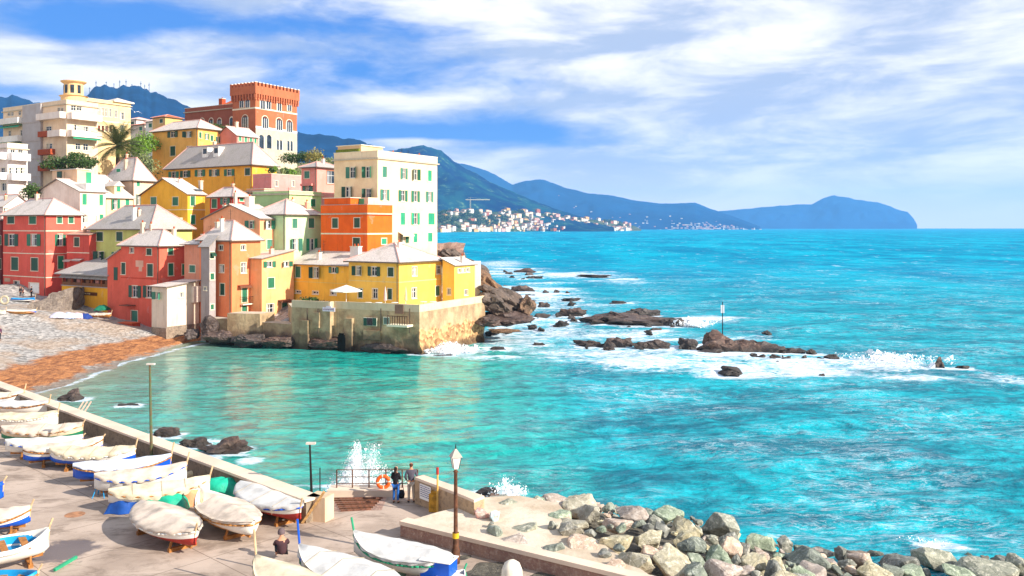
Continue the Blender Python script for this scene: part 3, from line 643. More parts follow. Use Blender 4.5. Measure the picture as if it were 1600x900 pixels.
h = House('red_cottage', 'small red cottage with a pale roof between the yellow gable and the pink terrace', 364, 141, xl=328, xr=388, zb=13, ye=308.5, wall='d0483c')
h.win('L', 352, 313.5, 15, 12, 'o'); h.win('L', 335, 318, 8, 14, 'c'); h.win('R', 377.5, 311, 6, 7, 'c', sh=TEAL); h.hip(1.6, .4); h.antenna(2, 2, 2.4); h.body()
h = House('salmon_cottage', 'salmon cottage with two dark windows and flower boxes under the pink terrace', 413, 147, xl=386, xr=428, zb=13, ye=299, wall='ee9c84')
h.win('L', 391.5, 307, 9, 12, 'o'); h.win('L', 405, 307, 9, 12, 'o'); h.flat(.2)
g = MB(); g.box(-.35, -.05, 1, h.D - .6, h.H - 2.4, h.H - 2.1, BRICKR); g.build('flower_box', h.root); h.body()
h = House('pink_terrace_house', 'long pink walled house with potted plants along its flat roof terrace', 424, 155, xl=395, xr=471, zb=17, ye=276, wall='f09c94')
h.flat(.45, cornice=False)
for p in ((446, 304, 9, 10, 'w'), (432, 287, 4, 9, 'w'), (458, 287, 4, 9, 'w')): h.win('R', *p)
h.win('L', 402, 303, 8, 10, 'c'); h.body()
PT = h
h = House('ochre_long_house', 'long ochre yellow house under a weathered slate roof with dormer skylights', 394, 162, xl=260, xr=432, zb=20, ye=258.5, wall='f8b444')
for p in ((271.6, 273.5, 16, 10, 'o'), (289.6, 272, 16, 10, 'o'), (312.7, 270.5, 16, 10, 'o'), (335, 270, 16, 10, 'o'), (358.5, 269.6, 16, 10, 'o'), (386.7, 268.3, 8, 11, 'c')): h.win('L', *p)
h.panel('L', 371, 394, 260.5, 300, plaster('d8726a'), 'pink_wall_part', .03) if False else None
h.hip(4.6, .5, SLATED); h.skylight(5.5, 1.8, 1.4)
for yy in (h.D * .42, h.D * .55):
    g = MB(); z = h.rz(1.5, yy); g.box(1.0, 3.0, yy, yy + 1.6, z - .6, z + 1.3, WHITE); g.box(.95, 1.0, yy + .3, yy + 1.3, z + .1, z + 1.1, GLASS); g.box(.8, 3.2, yy - .1, yy + 1.7, z + 1.3, z + 1.4, SLATE); g.build('dormer', h.root)
h.body()
h = House('rose_house', 'rose pink house with a low roof beside the tall cream apartment house', 495, 146, xl=471, xr=531, zb=18, ye=262, wall='ee9c8e')
h.win('L', 479.6, 273, 8, 11, 'c'); h.win('L', 481, 295.5, 15, 13, 'o'); h.win('R', 518, 277, 15, 20, 'w', sur=plaster('c9825e')); h.hip(1.0, .4, SLATED); h.balcony('L', 472, 490, 289, .5, .2, h.wallmat); h.body()
# ---- upper rows
h = House('amber_upper_house', 'square amber house with a pale hipped roof high on the hill below the castle', 309, 186, xl=238, xr=346, zb=27, ye=201, wall='f8bc64')
for p in ((270, 210, 16, 9, 'o'), (295, 210, 16, 9, 'o'), (270, 236, 8, 15, 'c'), (296, 236, 8, 15, 'c')): h.win('L', *p)
for p in ((313, 211, 4, 9, 'c'), (323, 213.5, 7, 9, 'o'), (331, 216, 4, 9, 'c'), (340, 218.5, 6, 9, 'o'), (313, 237, 4, 13, 'c'), (323, 237, 4, 11, 'c'), (331, 238, 4, 8, 'c')): h.win('R', *p)
h.hip(2.3, .5); h.body()
h = House('dusty_pink_house', 'dusty pink gabled house just under the brick castle tower', 370, 188, xl=339, xr=403, zb=27, ye=211, wall='d98a7c')
for x, y in ((375, 216.5), (384, 218), (392, 219.5), (399, 221)): h.win('R', x, y, 3.5, 8, 'c', sh=TEAL)
h.gable('x', 2.0); h.chimney(2.5, 3, 1.2); h.body()
h = House('brick_castle_tower', 'red brick castle tower with battlements, white stone base and arched windows', 399.3, 204, xl=363.5, xr=464, zb=30, ye=147, wall='bd6e4c', cat='castle', th=60)
for px in (378, 387): h.arch('L', px, 161, 6, 14, 2)
h.arch('L', 383, 190, 9, 20, 3)
for px in (410, 419): h.arch('R', px, 162, 7, 17, 2)
for px in (436, 452): h.arch('R', px, 166, 6, 15, 2)
for px, y in ((414, 191), (436, 194), (452, 197)): h.arch('R', px, y, 9, 19, 3)
g = MB()
cf = h.loc('R', 399.5, 200)[1]; h.fbox(g, 'R', 0, h.W, -3, cf, .002, .06, plaster('c8bba4')); h.fbox(g, 'L', 0, h.D, -3, cf - 1.2, .002, .06, plaster('8d7668')); g.build('stone_base', h.root)
for px in (408, 420): h.arch('R', px, 221, 8, 22, 1)
for px in (433.5, 438.5, 450, 455): h.arch('R', px, 226 + (px - 433) * .08, 4, 16, 1)
h.band('R', 0, .35, SURR, .09, at=h.loc('R', 399.5, 169.5)[1]); h.band('L', 0, .35, SURR, .09, at=h.loc('L', 399.5, 169.5)[1]); h.band('R', 0, .5, WHITE, .09, at=cf)
W, D, Hh = h.W, h.D, h.H; g = MB(); bm_ = h.wallmat; o_ = .45
g.box(-o_, W + o_, -o_, D + o_, Hh + .1, Hh + 2.0, bm_); n = 15
def merl(x, y): g.box(x - .3, x + .3, y - .3, y + .3, Hh + 2.0, Hh + 2.8, bm_); g.box(x - .34, x + .34, y - .34, y + .34, Hh + 2.8, Hh + 2.92, WHITE)
k = int((W + 2 * o_) / 1.15)
for i in range(k + 1): merl(-o_ + .3 + (W + 2 * o_ - .6) * i / k, -o_ + .3); merl(-o_ + .3 + (W + 2 * o_ - .6) * i / k, D + o_ - .3)
k2 = int((D + 2 * o_) / 1.15)
for i in range(1, k2): merl(-o_ + .3, -o_ + .3 + (D + 2 * o_ - .6) * i / k2); merl(W + o_ - .3, -o_ + .3 + (D + 2 * o_ - .6) * i / k2)
g.build('battlement', h.root); g = MB()
k = 18
for i in range(k): x = -o_ + (W + 2 * o_) * (i + .25) / k; g.box(x, x + .42, -o_ + .02, -.001, Hh - .75, Hh + .1, bm_); g.box(x, x + .42, -.35, -.001, Hh - 1.3, Hh - .75, bm_)
for i in range(9): y = -o_ + (D + 2 * o_) * (i + .25) / 9; g.box(-o_ + .02, -.001, y, y + .42, Hh - .75, Hh + .1, bm_); g.box(-.35, -.001, y, y + .42, Hh - 1.3, Hh - .75, bm_)
g.build('corbel', h.root); h.body()
h = House('brick_castle_wing', 'long dark brick castle wing with a terracotta roof running back from the tower', 365, 211, xl=289, W=9, zb=30, ye=169.5, wall='9c5c48', cat='castle', th=60)
for px in (316, 330, 343): h.arch('L', px, 190, 6, 10, 2)
h.arch('L', 362, 190, 5, 14, 1); h.flat(.9, mt=h.wallmat, cornice=True)
g = MB(); D = h.D; g.add([(1.5, 1, h.H + .9), (8, 1, h.H + .9), (8, D * .45, h.H + .9), (1.5, D * .45, h.H + .9), (4.7, 1, h.H + 3.2), (4.7, D * .3, h.H + 3.2)], [(0, 1, 4), (0, 4, 5, 3), (1, 4, 5, 2), (3, 2, 5)], mat('terracotta_roof', 'd0663a', .85, .25)); g.build('tiled_roof', h.root); h.chimney(3, D * .42, 3, 1.2, BRICKR); h.body()

# white apartment block top left
h = House('white_apartment_block', 'big cream apartment block with curved balconies and a grey stair panel at the top left', 104, 180, xl=5, xr=153, zb=24, ye=163, wall='eed4b4', cat='apartment block')
for px, py in ((14, 176), (19, 176), (31, 175), (15, 209), (34, 208)): h.win('L', px, py, 4.5, 10, 'w')
for px, py in ((76, 202), (77, 229), (76, 262)): h.win('L', px, py, 9, 9, 'w')
for px, py in ((92, 172), (97, 172)): h.win('L', px, py, 4, 8, 'w')
for px, py in ((115, 168), (124, 168), (120, 200), (112, 203), (134, 203), (122, 229), (134, 230), (141, 262)): h.win('R', px, py, 8, 10, 'w')
h.panel('L', 38.5, 67, 164, 292, plaster('b9b2b0', .2), 'stair_panel', .5)
for y in (192, 221, 249, 277): h.panel('L', 38, 67.5, y - 1.2, y + .5, mat('coping_grey', 'b9aaa2'), 'panel_joint', .58)
for y in (193.5, 221.5): h.balcony('L', 4.5, 37.5, y, 1.4, 1.1, plaster('f2ece2')); h.awning('L', 4.5, 37.5, y + 1.8, 1.2, .5, TEAL)
for y, a in ((186, 66), (213, 84)): h.balcony('L', a, 103.5, y, 1.4, 1.2, plaster('f4e6da')); h.balcony('R', 104.5, 152, y + 1.5, 1.8, 1.2, plaster('f4e6da'))
h.balcony('L', 66, 82, 213, 1.0, 1.0, BRICKR); h.balcony('L', 66, 86, 241, 1.0, 1.0, BRICKR); h.balcony('L', 66, 88, 266, 1.0, 1.0, BRICKR)
h.awning('R', 106, 150, 213.5, 2.0, .5, TEAL); h.flat(.7); h.body()
WB = h; g = MB(); a = WB.root; c = PY(115, 150, 187)
g = MB(); loc = Vector((c.x, c.y, 0)); z0 = c.z
g.lathe([(2.5, z0 - 8), (2.5, z0 - .3), (2.9, z0 - .1), (2.0, z0), (1.9, z0 + 2.5), (2.5, z0 + 2.9), (2.6, z0 + 3.1), (0, z0 + 3.5)], plaster('efc890'), n=28)
t = g.build('roof_lantern', None, smooth=False); t.location = (c.x, c.y, 0); tag(t, 'round cream lookout lantern on the roof of the apartment block', 'lookout tower')
for an in (-150, -110, -70, -30):
    g = MB(); x, y = 1.93 * math.cos(R(an)), 1.93 * math.sin(R(an)); tx, ty = -math.sin(R(an)), math.cos(R(an)); ww = .35
    q = [(x + tx * ww, y + ty * ww), (x - tx * ww, y - ty * ww), (x * .9 - tx * ww, y * .9 - ty * ww), (x * .9 + tx * ww, y * .9 + ty * ww)]
    g.prism([(p[0] * 1.03, p[1] * 1.03) for p in q], z0 + .4, z0 + 2.2, GLASS); g.build('window', t)
h = House('cream_apartment_wing', 'ornate cream yellow apartment wing with tall windows behind the palm tree', 134, 192, xr=204, D=10, zb=26, ye=158, wall='f0d29c', cat='apartment block')
for i, px in enumerate((147.5, 154.5, 160.5, 166.5, 172.5)): h.win('R', px, 174 + .6 * i, 4, 13, 'w'); h.win('R', px, 200 + .4 * i, 4, 9, 'w', fr=BRICKR)
h.win('R', 191, 181, 6, 11, 'w'); h.win('R', 191, 202, 6, 13, 'w'); h.win('R', 181, 178, 4, 11, 'w')
h.band('R', 187, .25); h.flat(.5); h.body()
g = MB(); z = h.H + .7; g.box(h.W - 4.5, h.W + .6, -.6, 5, z, z + .3, SURR); g.add([(h.W - 4.5, -.6, z + .3), (h.W + .6, -.6, z + .3), (h.W + .6, 5, z + .3), (h.W - 4.5, 5, z + .3), (h.W - 2, 2, z + 1.3)], [(0, 1, 4), (1, 2, 4), (2, 3, 4), (3, 0, 4)], SLATE); g.build('turret_roof', h.root)
h = House('white_balcony_house', 'white house with stacked balconies cut by the left edge of the view', 12, 165, xl=-45, xr=43, zb=17, ye=232, wall='f2e4dc', cat='apartment block')
for y in (250, 281): h.balcony('L', -44, 11, y, 1.2, 1.2, plaster('f7f3f0', .2)); h.balcony('R', 12.5, 42, y, 1.4, 1.2, plaster('f7f3f0', .2))
for px, y in ((-5, 240), (5, 268), (-8, 268), (20, 240), (32, 240), (18, 268), (28, 268), (36, 268), (-4, 292), (6, 292)): h.win('L' if px < 12 else 'R', px, y, 7, 12, 'w', fr=WHITE)
h.flat(.8); h.body()
h = House('white_shed_house', 'low white gabled house with a small round window above the crimson house', 5, 154, xl=-30, xr=50, zb=12, ye=322, wall='f1e6e2')
h.win('R', 36, 327, 5, 8, 'w'); h.win('R', 9, 330, 7, 10, 'w'); h.gable('y', 2.0, mt=SLATE); h.body()
for i, (px, Y, ye, w_, c, lb) in enumerate(((213, 262, 187, 7, 'f0e6dc', 'tiny white house on the skyline just right of the cream wing'), (226, 255, 195, 9, 'e8d5c4', 'low pale house with a reddish roof on the skyline left of the amber house'), (241, 250, 190, 5, 'f2efe8', 'tiny white box house peeking above the amber house roof'), (258, 240, 183, 7, 'e6b878', 'small ochre roof tower peeking over the amber house roof'))):
    h = House('hill_house', lb, px, Y, D=w_ * .8, W=w_ * .8, zb=36, ye=ye, wall=c); h.win('L', px - 6, ye + 6, 5, 6, 'c'); h.hip(1.0, .4, (SLATE, mat('terracotta_roof', 'd0663a'))[i % 2]); h.body()

cr = random.Random(12)
for h in HOUSES:
    if getattr(h, 'roofo', None) and h.C.y < 175 and h.root.name.split('.')[0] not in ('yellow_restaurant', 'cream_outbuilding', 'grey_stair_tower', 'hill_house'):
        h.chimney(h.W * cr.uniform(.25, .75), h.D * cr.uniform(.2, .8), cr.uniform(.5, .9), cr.uniform(.35, .55), plaster(cr.choice(('d9c4ae', 'cfa288', 'e6dccf'))))
        if cr.random() < .75: h.antenna(h.W * cr.uniform(.3, .7), h.D * cr.uniform(.2, .8), cr.uniform(1.6, 2.4))
# ------------------------------------------------------------------ ground
GZ = 2.9
SX = [(40, -48), (60, -45.5), (82.7, -45.3), (86.5, -44.8), (99, -45.5), (108.4, -44.2), (115.6, -42), (117.5, -36.5)]
SW = [(-3.7, 118.9), (-11.2, 104.6), (-18.9, 107.9), (-28.2, 112.6)]                 # sea wall line, z = 0
LW = [(-28.2, 112.6), (-32.5, 115.2), (-36.6, 116.0), (-40.5, 115.6), (-42.5, 116.2)]
def shore_x(y):
    ys = np.array([p[0] for p in SX]); xs = np.array([p[1] for p in SX]); return np.interp(y, ys, xs)
XS = np.arange(-260, 12, 2.0); YS = np.arange(44, 400, 2.0)
gx, gy = np.meshgrid(XS, YS)
beach = np.clip(0.125 * (shore_x(gy) - gx), -3, 4.2)
cp = np.array([(a, b, min(c, 4.6) if b < 126 and a > -33 else c) for a, b, c in GROUNDPTS] + [(-60, 134, 3.2), (-70, 133, 3.6), (-66, 128, 3.0), (-90, 140, 5), (-58, 126, 1.8), (-3, 150, 3), (-14, 150, 9), (-15, 175, 6), (-20, 200, 8), (-45, 215, 30), (-60, 235, 33), (-100, 240, 34), (-140, 260, 36), (-40, 112, 2.2), (-10, 126, 4.6), (-14, 120, 4.6), (-24, 118, 4.6)])
d2 = (gx[..., None] - cp[:, 0]) ** 2 + (gy[..., None] - cp[:, 1]) ** 2
wgt = 1 / (d2 + 2) ** 2; hill = (wgt * cp[:, 2]).sum(-1) / wgt.sum(-1)
t = np.clip((gy - 118 + 0.25 * (gx + 60)) / 12, 0, 1)
land = np.where(gx < -44, beach * (1 - t) + hill * t, hill)
# cut to the coast: inside the sea wall line
def inside(x, y):
    # boundary: x at which the land ends for each y
    yb = np.array([104.6, 107, 112.6, 118.9, 130, 150, 200, 300, 400]); xr_ = np.array([-12.5, -12.0, -8.5, -5.5, -5.5, -9, -20, -32, -45])
    xl_ = np.interp(y, [104.6, 107.9, 112.6, 115.2, 116.2], [-12.5, -18, -27, -31.5, -42])
    r = np.interp(y, yb, xr_); k = (x < r - .3) & ((y > 116.4) | (x > xl_ + .6)) & (y > 105.5)
    return k
k = inside(gx, gy); land = np.where(gx < -43, land, np.where(k, land, -3.0)); land = np.where((gx >= -43) & (gy < 105.5), -3, land)
land = np.where((gx > -45) & (gx < -36) & (gy < 117), np.minimum(land, 0.125 * (shore_x(gy) - gx)), land)
land += fbm(gx * .3, gy * .3) * 0.25
gm, T, p = base_mat('beach_and_hill')
o = T.pos(); x, y, z = T.sep(o); n = T.noise(o, .35, 6, .6)
peb = T.new('ShaderNodeTexVoronoi'); peb.inputs['Scale'].default_value = 2.6; T.put(peb.inputs['Vector'], o)
pc = T.mix(T.sep(peb.outputs['Color'])[0], lin('7a7672'), lin('c4beb8'))
pc = T.mix(T.ramp(T.noise(o, .12, 5, .6), .45, .6, 0, .5), pc, lin('b49474'))
fine = T.noise(o, 6, 6, .8)
# the band of rusty seaweed above the water line: follows height, ragged edge
zz = T.math('ADD', z, T.math('MULTIPLY', T.math('SUBTRACT', n, .5), .7))
weed = T.math('MULTIPLY', T.ramp(zz, .02, .14), T.ramp(zz, .78, 1.0, 1, 0))
a = T.mix(T.ramp(z, -.1, .3, .75, 0), pc, lin('6d625a'))
a = T.mix(weed, a, T.mix(T.ramp(T.noise(T.map(o, scale=(1, .4, 1)), 1.6, 8, .75), .36, .64), lin('7a4626'), lin('c4834e')))
earth = T.mix(T.ramp(n, .4, .6), lin('7c7360'), lin('56663a')); a = T.mix(T.ramp(z, 5.4, 6.6), a, earth)
T.put(p.inputs['Base Color'], a); p.inputs['Roughness'].default_value = .95
b = T.new('ShaderNodeBump'); b.inputs['Strength'].default_value = .8; b.inputs['Distance'].default_value = .15; T.put(b.inputs['Height'], T.math('ADD', fine, peb.outputs['Distance'])); T.put(p.inputs['Normal'], b.outputs[0])
# finer sheet
from_x = np.arange(-260, 12, 0.8); from_y = np.arange(44, 400, 0.8)
def bil(A, xs, ys, X, Y):
    fx = np.clip((X - xs[0]) / (xs[1] - xs[0]), 0, len(xs) - 1.001); fy = np.clip((Y - ys[0]) / (ys[1] - ys[0]), 0, len(ys) - 1.001)
    i = fx.astype(int); j = fy.astype(int); fx -= i; fy -= j
    return (A[j, i] * (1 - fx) + A[j, i + 1] * fx) * (1 - fy) + (A[j + 1, i] * (1 - fx) + A[j + 1, i + 1] * fx) * fy
GX, GY = np.meshgrid(from_x, from_y); GL = bil(land, XS, YS, GX, GY) + fbm(GX * .8, GY * .8) * .22
GL = np.where((GX > -34) & ((GY < 104.6 + .42 * (-11.2 - GX) + 2.8) | (GX > -11.2 + (GY - 104.6) * .52 - 2.4)) & (GY < 124), np.minimum(GL, -2.5), GL)
go = npmesh('ground', np.stack([GX.ravel(), GY.ravel(), GL.ravel()], 1), gridfaces(*GX.shape), [gm]); tag(go, kind='structure')
def ground_z(x, y): return float(bil(GL, from_x, from_y, np.array(x, float), np.array(y, float)))

# ------------------------------------------------------------------ hills: terrain meshes at their own distances
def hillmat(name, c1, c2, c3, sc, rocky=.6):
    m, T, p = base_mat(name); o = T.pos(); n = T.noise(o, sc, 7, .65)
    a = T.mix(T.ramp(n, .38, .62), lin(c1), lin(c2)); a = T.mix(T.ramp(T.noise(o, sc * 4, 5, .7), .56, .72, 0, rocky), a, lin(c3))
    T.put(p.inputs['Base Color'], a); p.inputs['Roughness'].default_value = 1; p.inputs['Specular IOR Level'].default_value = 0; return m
def ridge(name, pts, Y, foot, back, m, seed=0, rough=.05, nr=26, z0=-3, step=3.0):
    px = np.arange(pts[0][0], pts[-1][0] + .1, step); zr = np.interp(px, [q[0] for q in pts], [q[1] for q in pts])
    zr = (HZ - zr) * Y / F + CH
    zr = zr * (1 + (fbm(px * .11 + seed, px * 0 + seed, 4)) * .05)
    X = (px - CX) / F * Y; tt = np.linspace(0, 1, nr); rows = []
    for t in tt:
        yy = Y - foot * (1 - t) + fbm(X / foot * 1.3 + seed, X * 0 + t, 3) * foot * .3 * (1 - t)
        sh = 1 - (1 - t) ** 1.25
        zz = z0 + (zr - z0) * sh * (1 + fbm(X / foot * 5 + seed, t * 4 + X * 0, 5) * 1.3 * (1 - t) * min(1, t * 3))
        zz = np.minimum(zz, z0 + (zr - z0) * (.25 + .75 * t) * 1.0 if t < .97 else zz)
        rows.append(np.stack([X * yy / Y, yy, zz], 1))
    for t in np.linspace(.15, 1, 5): rows.append(np.stack([X, X * 0 + Y + back * t, z0 + (zr - z0) * (1 - t)], 1))
    V = np.concatenate(rows); o = npmesh(name, V, gridfaces(len(rows), len(px)), [m]); tag(o, kind='structure'); return lambda q, t: (lambda i, j: Vector(rows[i][j]))(min(nr - 1, int(t * (nr - 1))), min(len(px) - 1, max(0, int((q - px[0]) / step))))
HM1 = hillmat('hill_scrub_haze_blue', '0a2444', '10345a', '24485a', .004, .4)  # blue of distance haze painted into the base colours of all three hills
HM2 = hillmat('hill_woods_haze_blue', '0a2850', '1c4c58', '749468', .006, .65)
HM3 = hillmat('far_hills_haze_blue', '0c3258', '14426a', '3c6078', .0015, .25)
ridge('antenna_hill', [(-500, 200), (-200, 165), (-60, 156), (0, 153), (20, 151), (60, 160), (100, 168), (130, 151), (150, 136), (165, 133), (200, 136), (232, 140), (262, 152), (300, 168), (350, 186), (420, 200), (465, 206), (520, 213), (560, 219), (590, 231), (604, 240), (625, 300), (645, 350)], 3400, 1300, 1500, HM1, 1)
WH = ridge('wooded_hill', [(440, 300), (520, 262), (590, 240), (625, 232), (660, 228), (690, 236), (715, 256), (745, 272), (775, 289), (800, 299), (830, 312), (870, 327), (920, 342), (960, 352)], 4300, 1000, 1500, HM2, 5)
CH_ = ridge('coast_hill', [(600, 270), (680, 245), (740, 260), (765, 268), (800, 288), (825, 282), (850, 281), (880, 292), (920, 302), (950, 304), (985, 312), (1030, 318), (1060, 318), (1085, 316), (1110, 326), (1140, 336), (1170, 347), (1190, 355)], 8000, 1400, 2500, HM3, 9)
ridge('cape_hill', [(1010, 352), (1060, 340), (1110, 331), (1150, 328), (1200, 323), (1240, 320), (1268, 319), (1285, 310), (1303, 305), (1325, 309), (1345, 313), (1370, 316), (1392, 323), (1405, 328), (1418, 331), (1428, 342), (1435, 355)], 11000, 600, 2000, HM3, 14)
HEAD = [(640, 330), (685, 322), (720, 322), (760, 324), (800, 322), (830, 324), (860, 330), (900, 336), (940, 341), (975, 346), (992, 352), (1002, 358)]
def head_Y(px): return 2850 + (px - 690) * 4.0
hp = np.arange(600, 1004, 2.0); hy = head_Y(hp); rows = []
hz = (HZ - np.interp(hp, [q[0] for q in HEAD], [q[1] for q in HEAD])) * hy / F + CH; hz = np.maximum(hz, 3)
for t in np.linspace(0, 1, 14):
    zz = -2 + (hz * .86 + 2) * (t ** .8) * (1 + fbm(hp * .07, hp * 0 + t * 3, 4) * .5 * (1 - t)); yy = hy + t * 260 + fbm(hp * .09, hp * 0 + 2, 3) * 60 * (1 - t); rows.append(np.stack([(hp - CX) / F * yy, yy, zz], 1))
rows.append(np.stack([(hp - CX) / F * (hy + 500), hy + 500, hz * 0 - 2], 1))
ho = npmesh('headland_terrain', np.concatenate(rows), gridfaces(len(rows), len(hp)), [hillmat('headland_ground', '2f4a30', '5f6448', 'c4b094', .03, .9)]); tag(ho, kind='structure')
def head_pt(px, t):
    yy = head_Y(px) + t * 260; i = min(len(hp) - 1, max(0, int((px - 600) / 2))); zz = -2 + (hz[i] * .86 + 2) * (t ** .8)
    return Vector(((px - CX) / F * yy, yy, zz))
FARC = {'cream': 'e9d7b8', 'white': 'ddd8ce', 'pink': 'dba898', 'ochre': 'dcae62', 'terracotta': 'b5623f'}
FARM = {}
for kx, vx in FARC.items():
    m, T, p = base_mat('far_wall_' + kx); o = T.coord(); x, y, z = T.sep(o); c = lin(vx)
    fx = T.math('FRACT', T.math('MULTIPLY', T.math('ADD', x, y), .3)); fz = T.math('FRACT', T.math('MULTIPLY', z, .32))
    wmask = T.math('MULTIPLY', T.math('MULTIPLY', T.math('GREATER_THAN', fx, .55), T.math('GREATER_THAN', fz, .4)), .65)
    T.put(p.inputs['Base Color'], T.mix(wmask, c, (.09, .1, .11, 1))); p.inputs['Roughness'].default_value = .9; FARM[kx] = m
FROOF = mat('far_roof', 'b07a5c', .9, .3, .2); rr = random.Random(11)
def far_house(px, t, w_, hgt, kx, lb, grp):
    c = head_pt(px, t); o = empty('town_house', (c.x, c.y, c.z), R(rr.uniform(30, 75))); tag(o, lb, 'house', grp)
    g = MB(); g.box(-w_ / 2, w_ / 2, -w_ * .4, w_ * .4, -8, hgt, FARM[kx]); g.build('wall', o); g = MB(); q = w_ / 2 + .6; r_ = w_ * .4 + .6
    g.add([(-q, -r_, hgt), (q, -r_, hgt), (q, r_, hgt), (-q, r_, hgt), (-q * .4, 0, hgt + 2.4), (q * .4, 0, hgt + 2.4)], [(0, 1, 5, 4), (1, 2, 5), (2, 3, 4, 5), (3, 0, 4), (0, 1, 2, 3)], FROOF); g.build('roof', o)
kinds = list(FARC)
for i in range(230):
    px = rr.uniform(684, 985); t = rr.choice((.03, .08, .14, .25, .4, .6, .8, .95)); 
    if px < 760 and .2 < t < .8 and rr.random() < .6: continue
    kx = rr.choices(kinds, (5, 5, 2, 2, 1))[0]
    far_house(px, t, rr.uniform(12, 25), rr.uniform(7, 14) * (1.3 if 790 < px < 880 else .9), kx, 'tiny %s coloured house with a tiled roof in the distant headland town' % kx, 'houses of the distant headland town')
for i in range(70):
    px = rr.gauss(832, 26); c = WH(px, abs(rr.gauss(.02, .13)) + .02); kx = rr.choices(kinds, (4, 6, 2, 2, 1))[0]
    w_ = rr.uniform(8, 15); o = empty('town_house', c, R(rr.uniform(30, 75))); tag(o, 'tiny %s apartment block climbing the wooded hill behind the headland town' % kx, 'apartment block', 'blocks on the slope behind the headland town')
    hgt = rr.uniform(5, 12); g = MB(); g.box(-w_ / 2, w_ / 2, -w_ * .4, w_ * .4, -9, hgt, FARM[kx]); g.build('wall', o); g = MB(); g.box(-w_ / 2 - .5, w_ / 2 + .5, -w_ * .4 - .5, w_ * .4 + .5, hgt, hgt + 1.2, FROOF); g.build('roof', o)
# far white specks of the villages below the coast hills
g = MB()
for i in range(240):
    px = rr.choice((rr.gauss(1120, 28), rr.gauss(1085, 30), rr.uniform(850, 1150), rr.gauss(900, 30))); Y = 8050; q = abs(px - 1110) / 60
    c = CH_(px, min(.7, abs(rr.gauss(0, .13 if q < 1 else .2)))); s_ = rr.uniform(4, 9); 
    g.box(c.x - s_, c.x + s_, c.y - s_, c.y + s_, c.z - 12, c.z + s_ * .8, FARM[rr.choice(('white', 'cream', 'pink'))])
vo = g.build('far_coast_village_houses'); tag(vo, 'specks of white villages scattered under the far blue hills', kind='stuff')
# crane over the town
def crane(px, py, Y):
    c = PY(px, 338, Y); top = PY(px, py, Y); o = empty('tower_crane', c); tag(o, 'thin pale tower crane above the distant headland town', 'crane'); H_ = top.z - c.z; m = mat('crane_paint', 'd9c9a0'); g = MB()
    for sx in (-1, 1):
        for sy in (-1, 1): g.box(sx * 1.4 - .4, sx * 1.4 + .4, sy * 1.4 - .4, sy * 1.4 + .4, -20, H_, m)
    for i in range(int(H_ / 4)): g.tube((-1.4, -1.4, i * 4), (1.4, -1.4, i * 4 + 4), .3, .3, m, 4)
    g.build('mast', o); g = MB(); g.box(-18, 74, -.9, .9, H_ - 1.5, H_ + 1.2, m); g.tube((0, 0, H_ + 1), (0, 0, H_ + 10), .6, .3, m, 4); g.tube((0, 0, H_ + 10), (50, 0, H_ + 1.2), .25, .25, m, 4); g.tube((0, 0, H_ + 10), (-16, 0, H_ + 1.2), .25, .25, m, 4); g.build('jib', o)
crane(735, 312, 3300)
# antenna masts on the hill
for px, top, base in ((140, 136, 143), (150, 126, 136), (166, 127, 133), (178, 130, 134), (187, 125, 134), (197, 124, 135), (206, 131, 136), (220, 127, 138), (226, 132, 139), (233, 129, 140)):
    c = PY(px, base, 3380); tt_ = PY(px, top, 3380); g = MB(); g.tube((0, 0, -30), (0, 0, tt_.z - c.z), 1.7, .9, mat('mast_steel', '59606a'), 5); g.box(-2.6, 2.6, -1.5, 1.5, (tt_.z - c.z) * .6, (tt_.z - c.z) * .72, mat('mast_steel', '59606a'))
    o = g.build('radio_mast'); o.location = c; tag(o, 'thin radio mast standing on the ridge of the blue hill', 'radio mast', 'radio masts on the blue hill')

# ------------------------------------------------------------------ foliage
def leafmat(key, c, c2):
    k = ('lf', key)
    if k in MATS: return MATS[k]
    m, T, p = base_mat(key); MATS[k] = m; n = T.noise(T.pos(), .9, 3, .6)
    r_ = T.new('ShaderNodeNewGeometry').outputs['Random Per Island']
    T.put(p.inputs['Base Color'], T.mix(T.math('MULTIPLY', T.math('ADD', n, r_), .5), lin(c), lin(c2))); p.inputs['Roughness'].default_value = .6; p.inputs['Subsurface Weight'].default_value = 0; return m
def leaves(name, parent, c, rad, n, size, m, lobes=7, seed=0, thick=.35):
    r_ = np.random.RandomState(seed); L = r_.randn(lobes, 3); L /= np.linalg.norm(L, axis=1)[:, None]; L[:, 2] = np.abs(L[:, 2]) * .9 - .2
    lc = L * .55; lr = .42 + r_.rand(lobes) * .28
    k = r_.randint(0, lobes, n); dv = r_.randn(n, 3); dv /= np.linalg.norm(dv, axis=1)[:, None]
    rr_ = (1 - thick * r_.rand(n) ** 1.5) * (1 + .12 * r_.randn(n))
    pts = (lc[k] + dv * (lr[k] * rr_)[:, None]) * np.array(rad) + np.array(c)
    a = r_.randn(n, 3); a /= np.linalg.norm(a, axis=1)[:, None]; b_ = np.cross(a, r_.randn(n, 3)); b_ /= np.linalg.norm(b_, axis=1)[:, None]
    s = size * (.5 + r_.rand(n))[:, None]
    V = np.stack([pts - a * s, pts + b_ * s * .5, pts + a * s, pts - b_ * s * .5], 1).reshape(-1, 3); Fq = np.arange(n * 4).reshape(-1, 4)
    return npmesh(name, V, Fq, [m], parent, smooth=False)
BARK = mat('bark', '5a4634', .95, .35, 6)
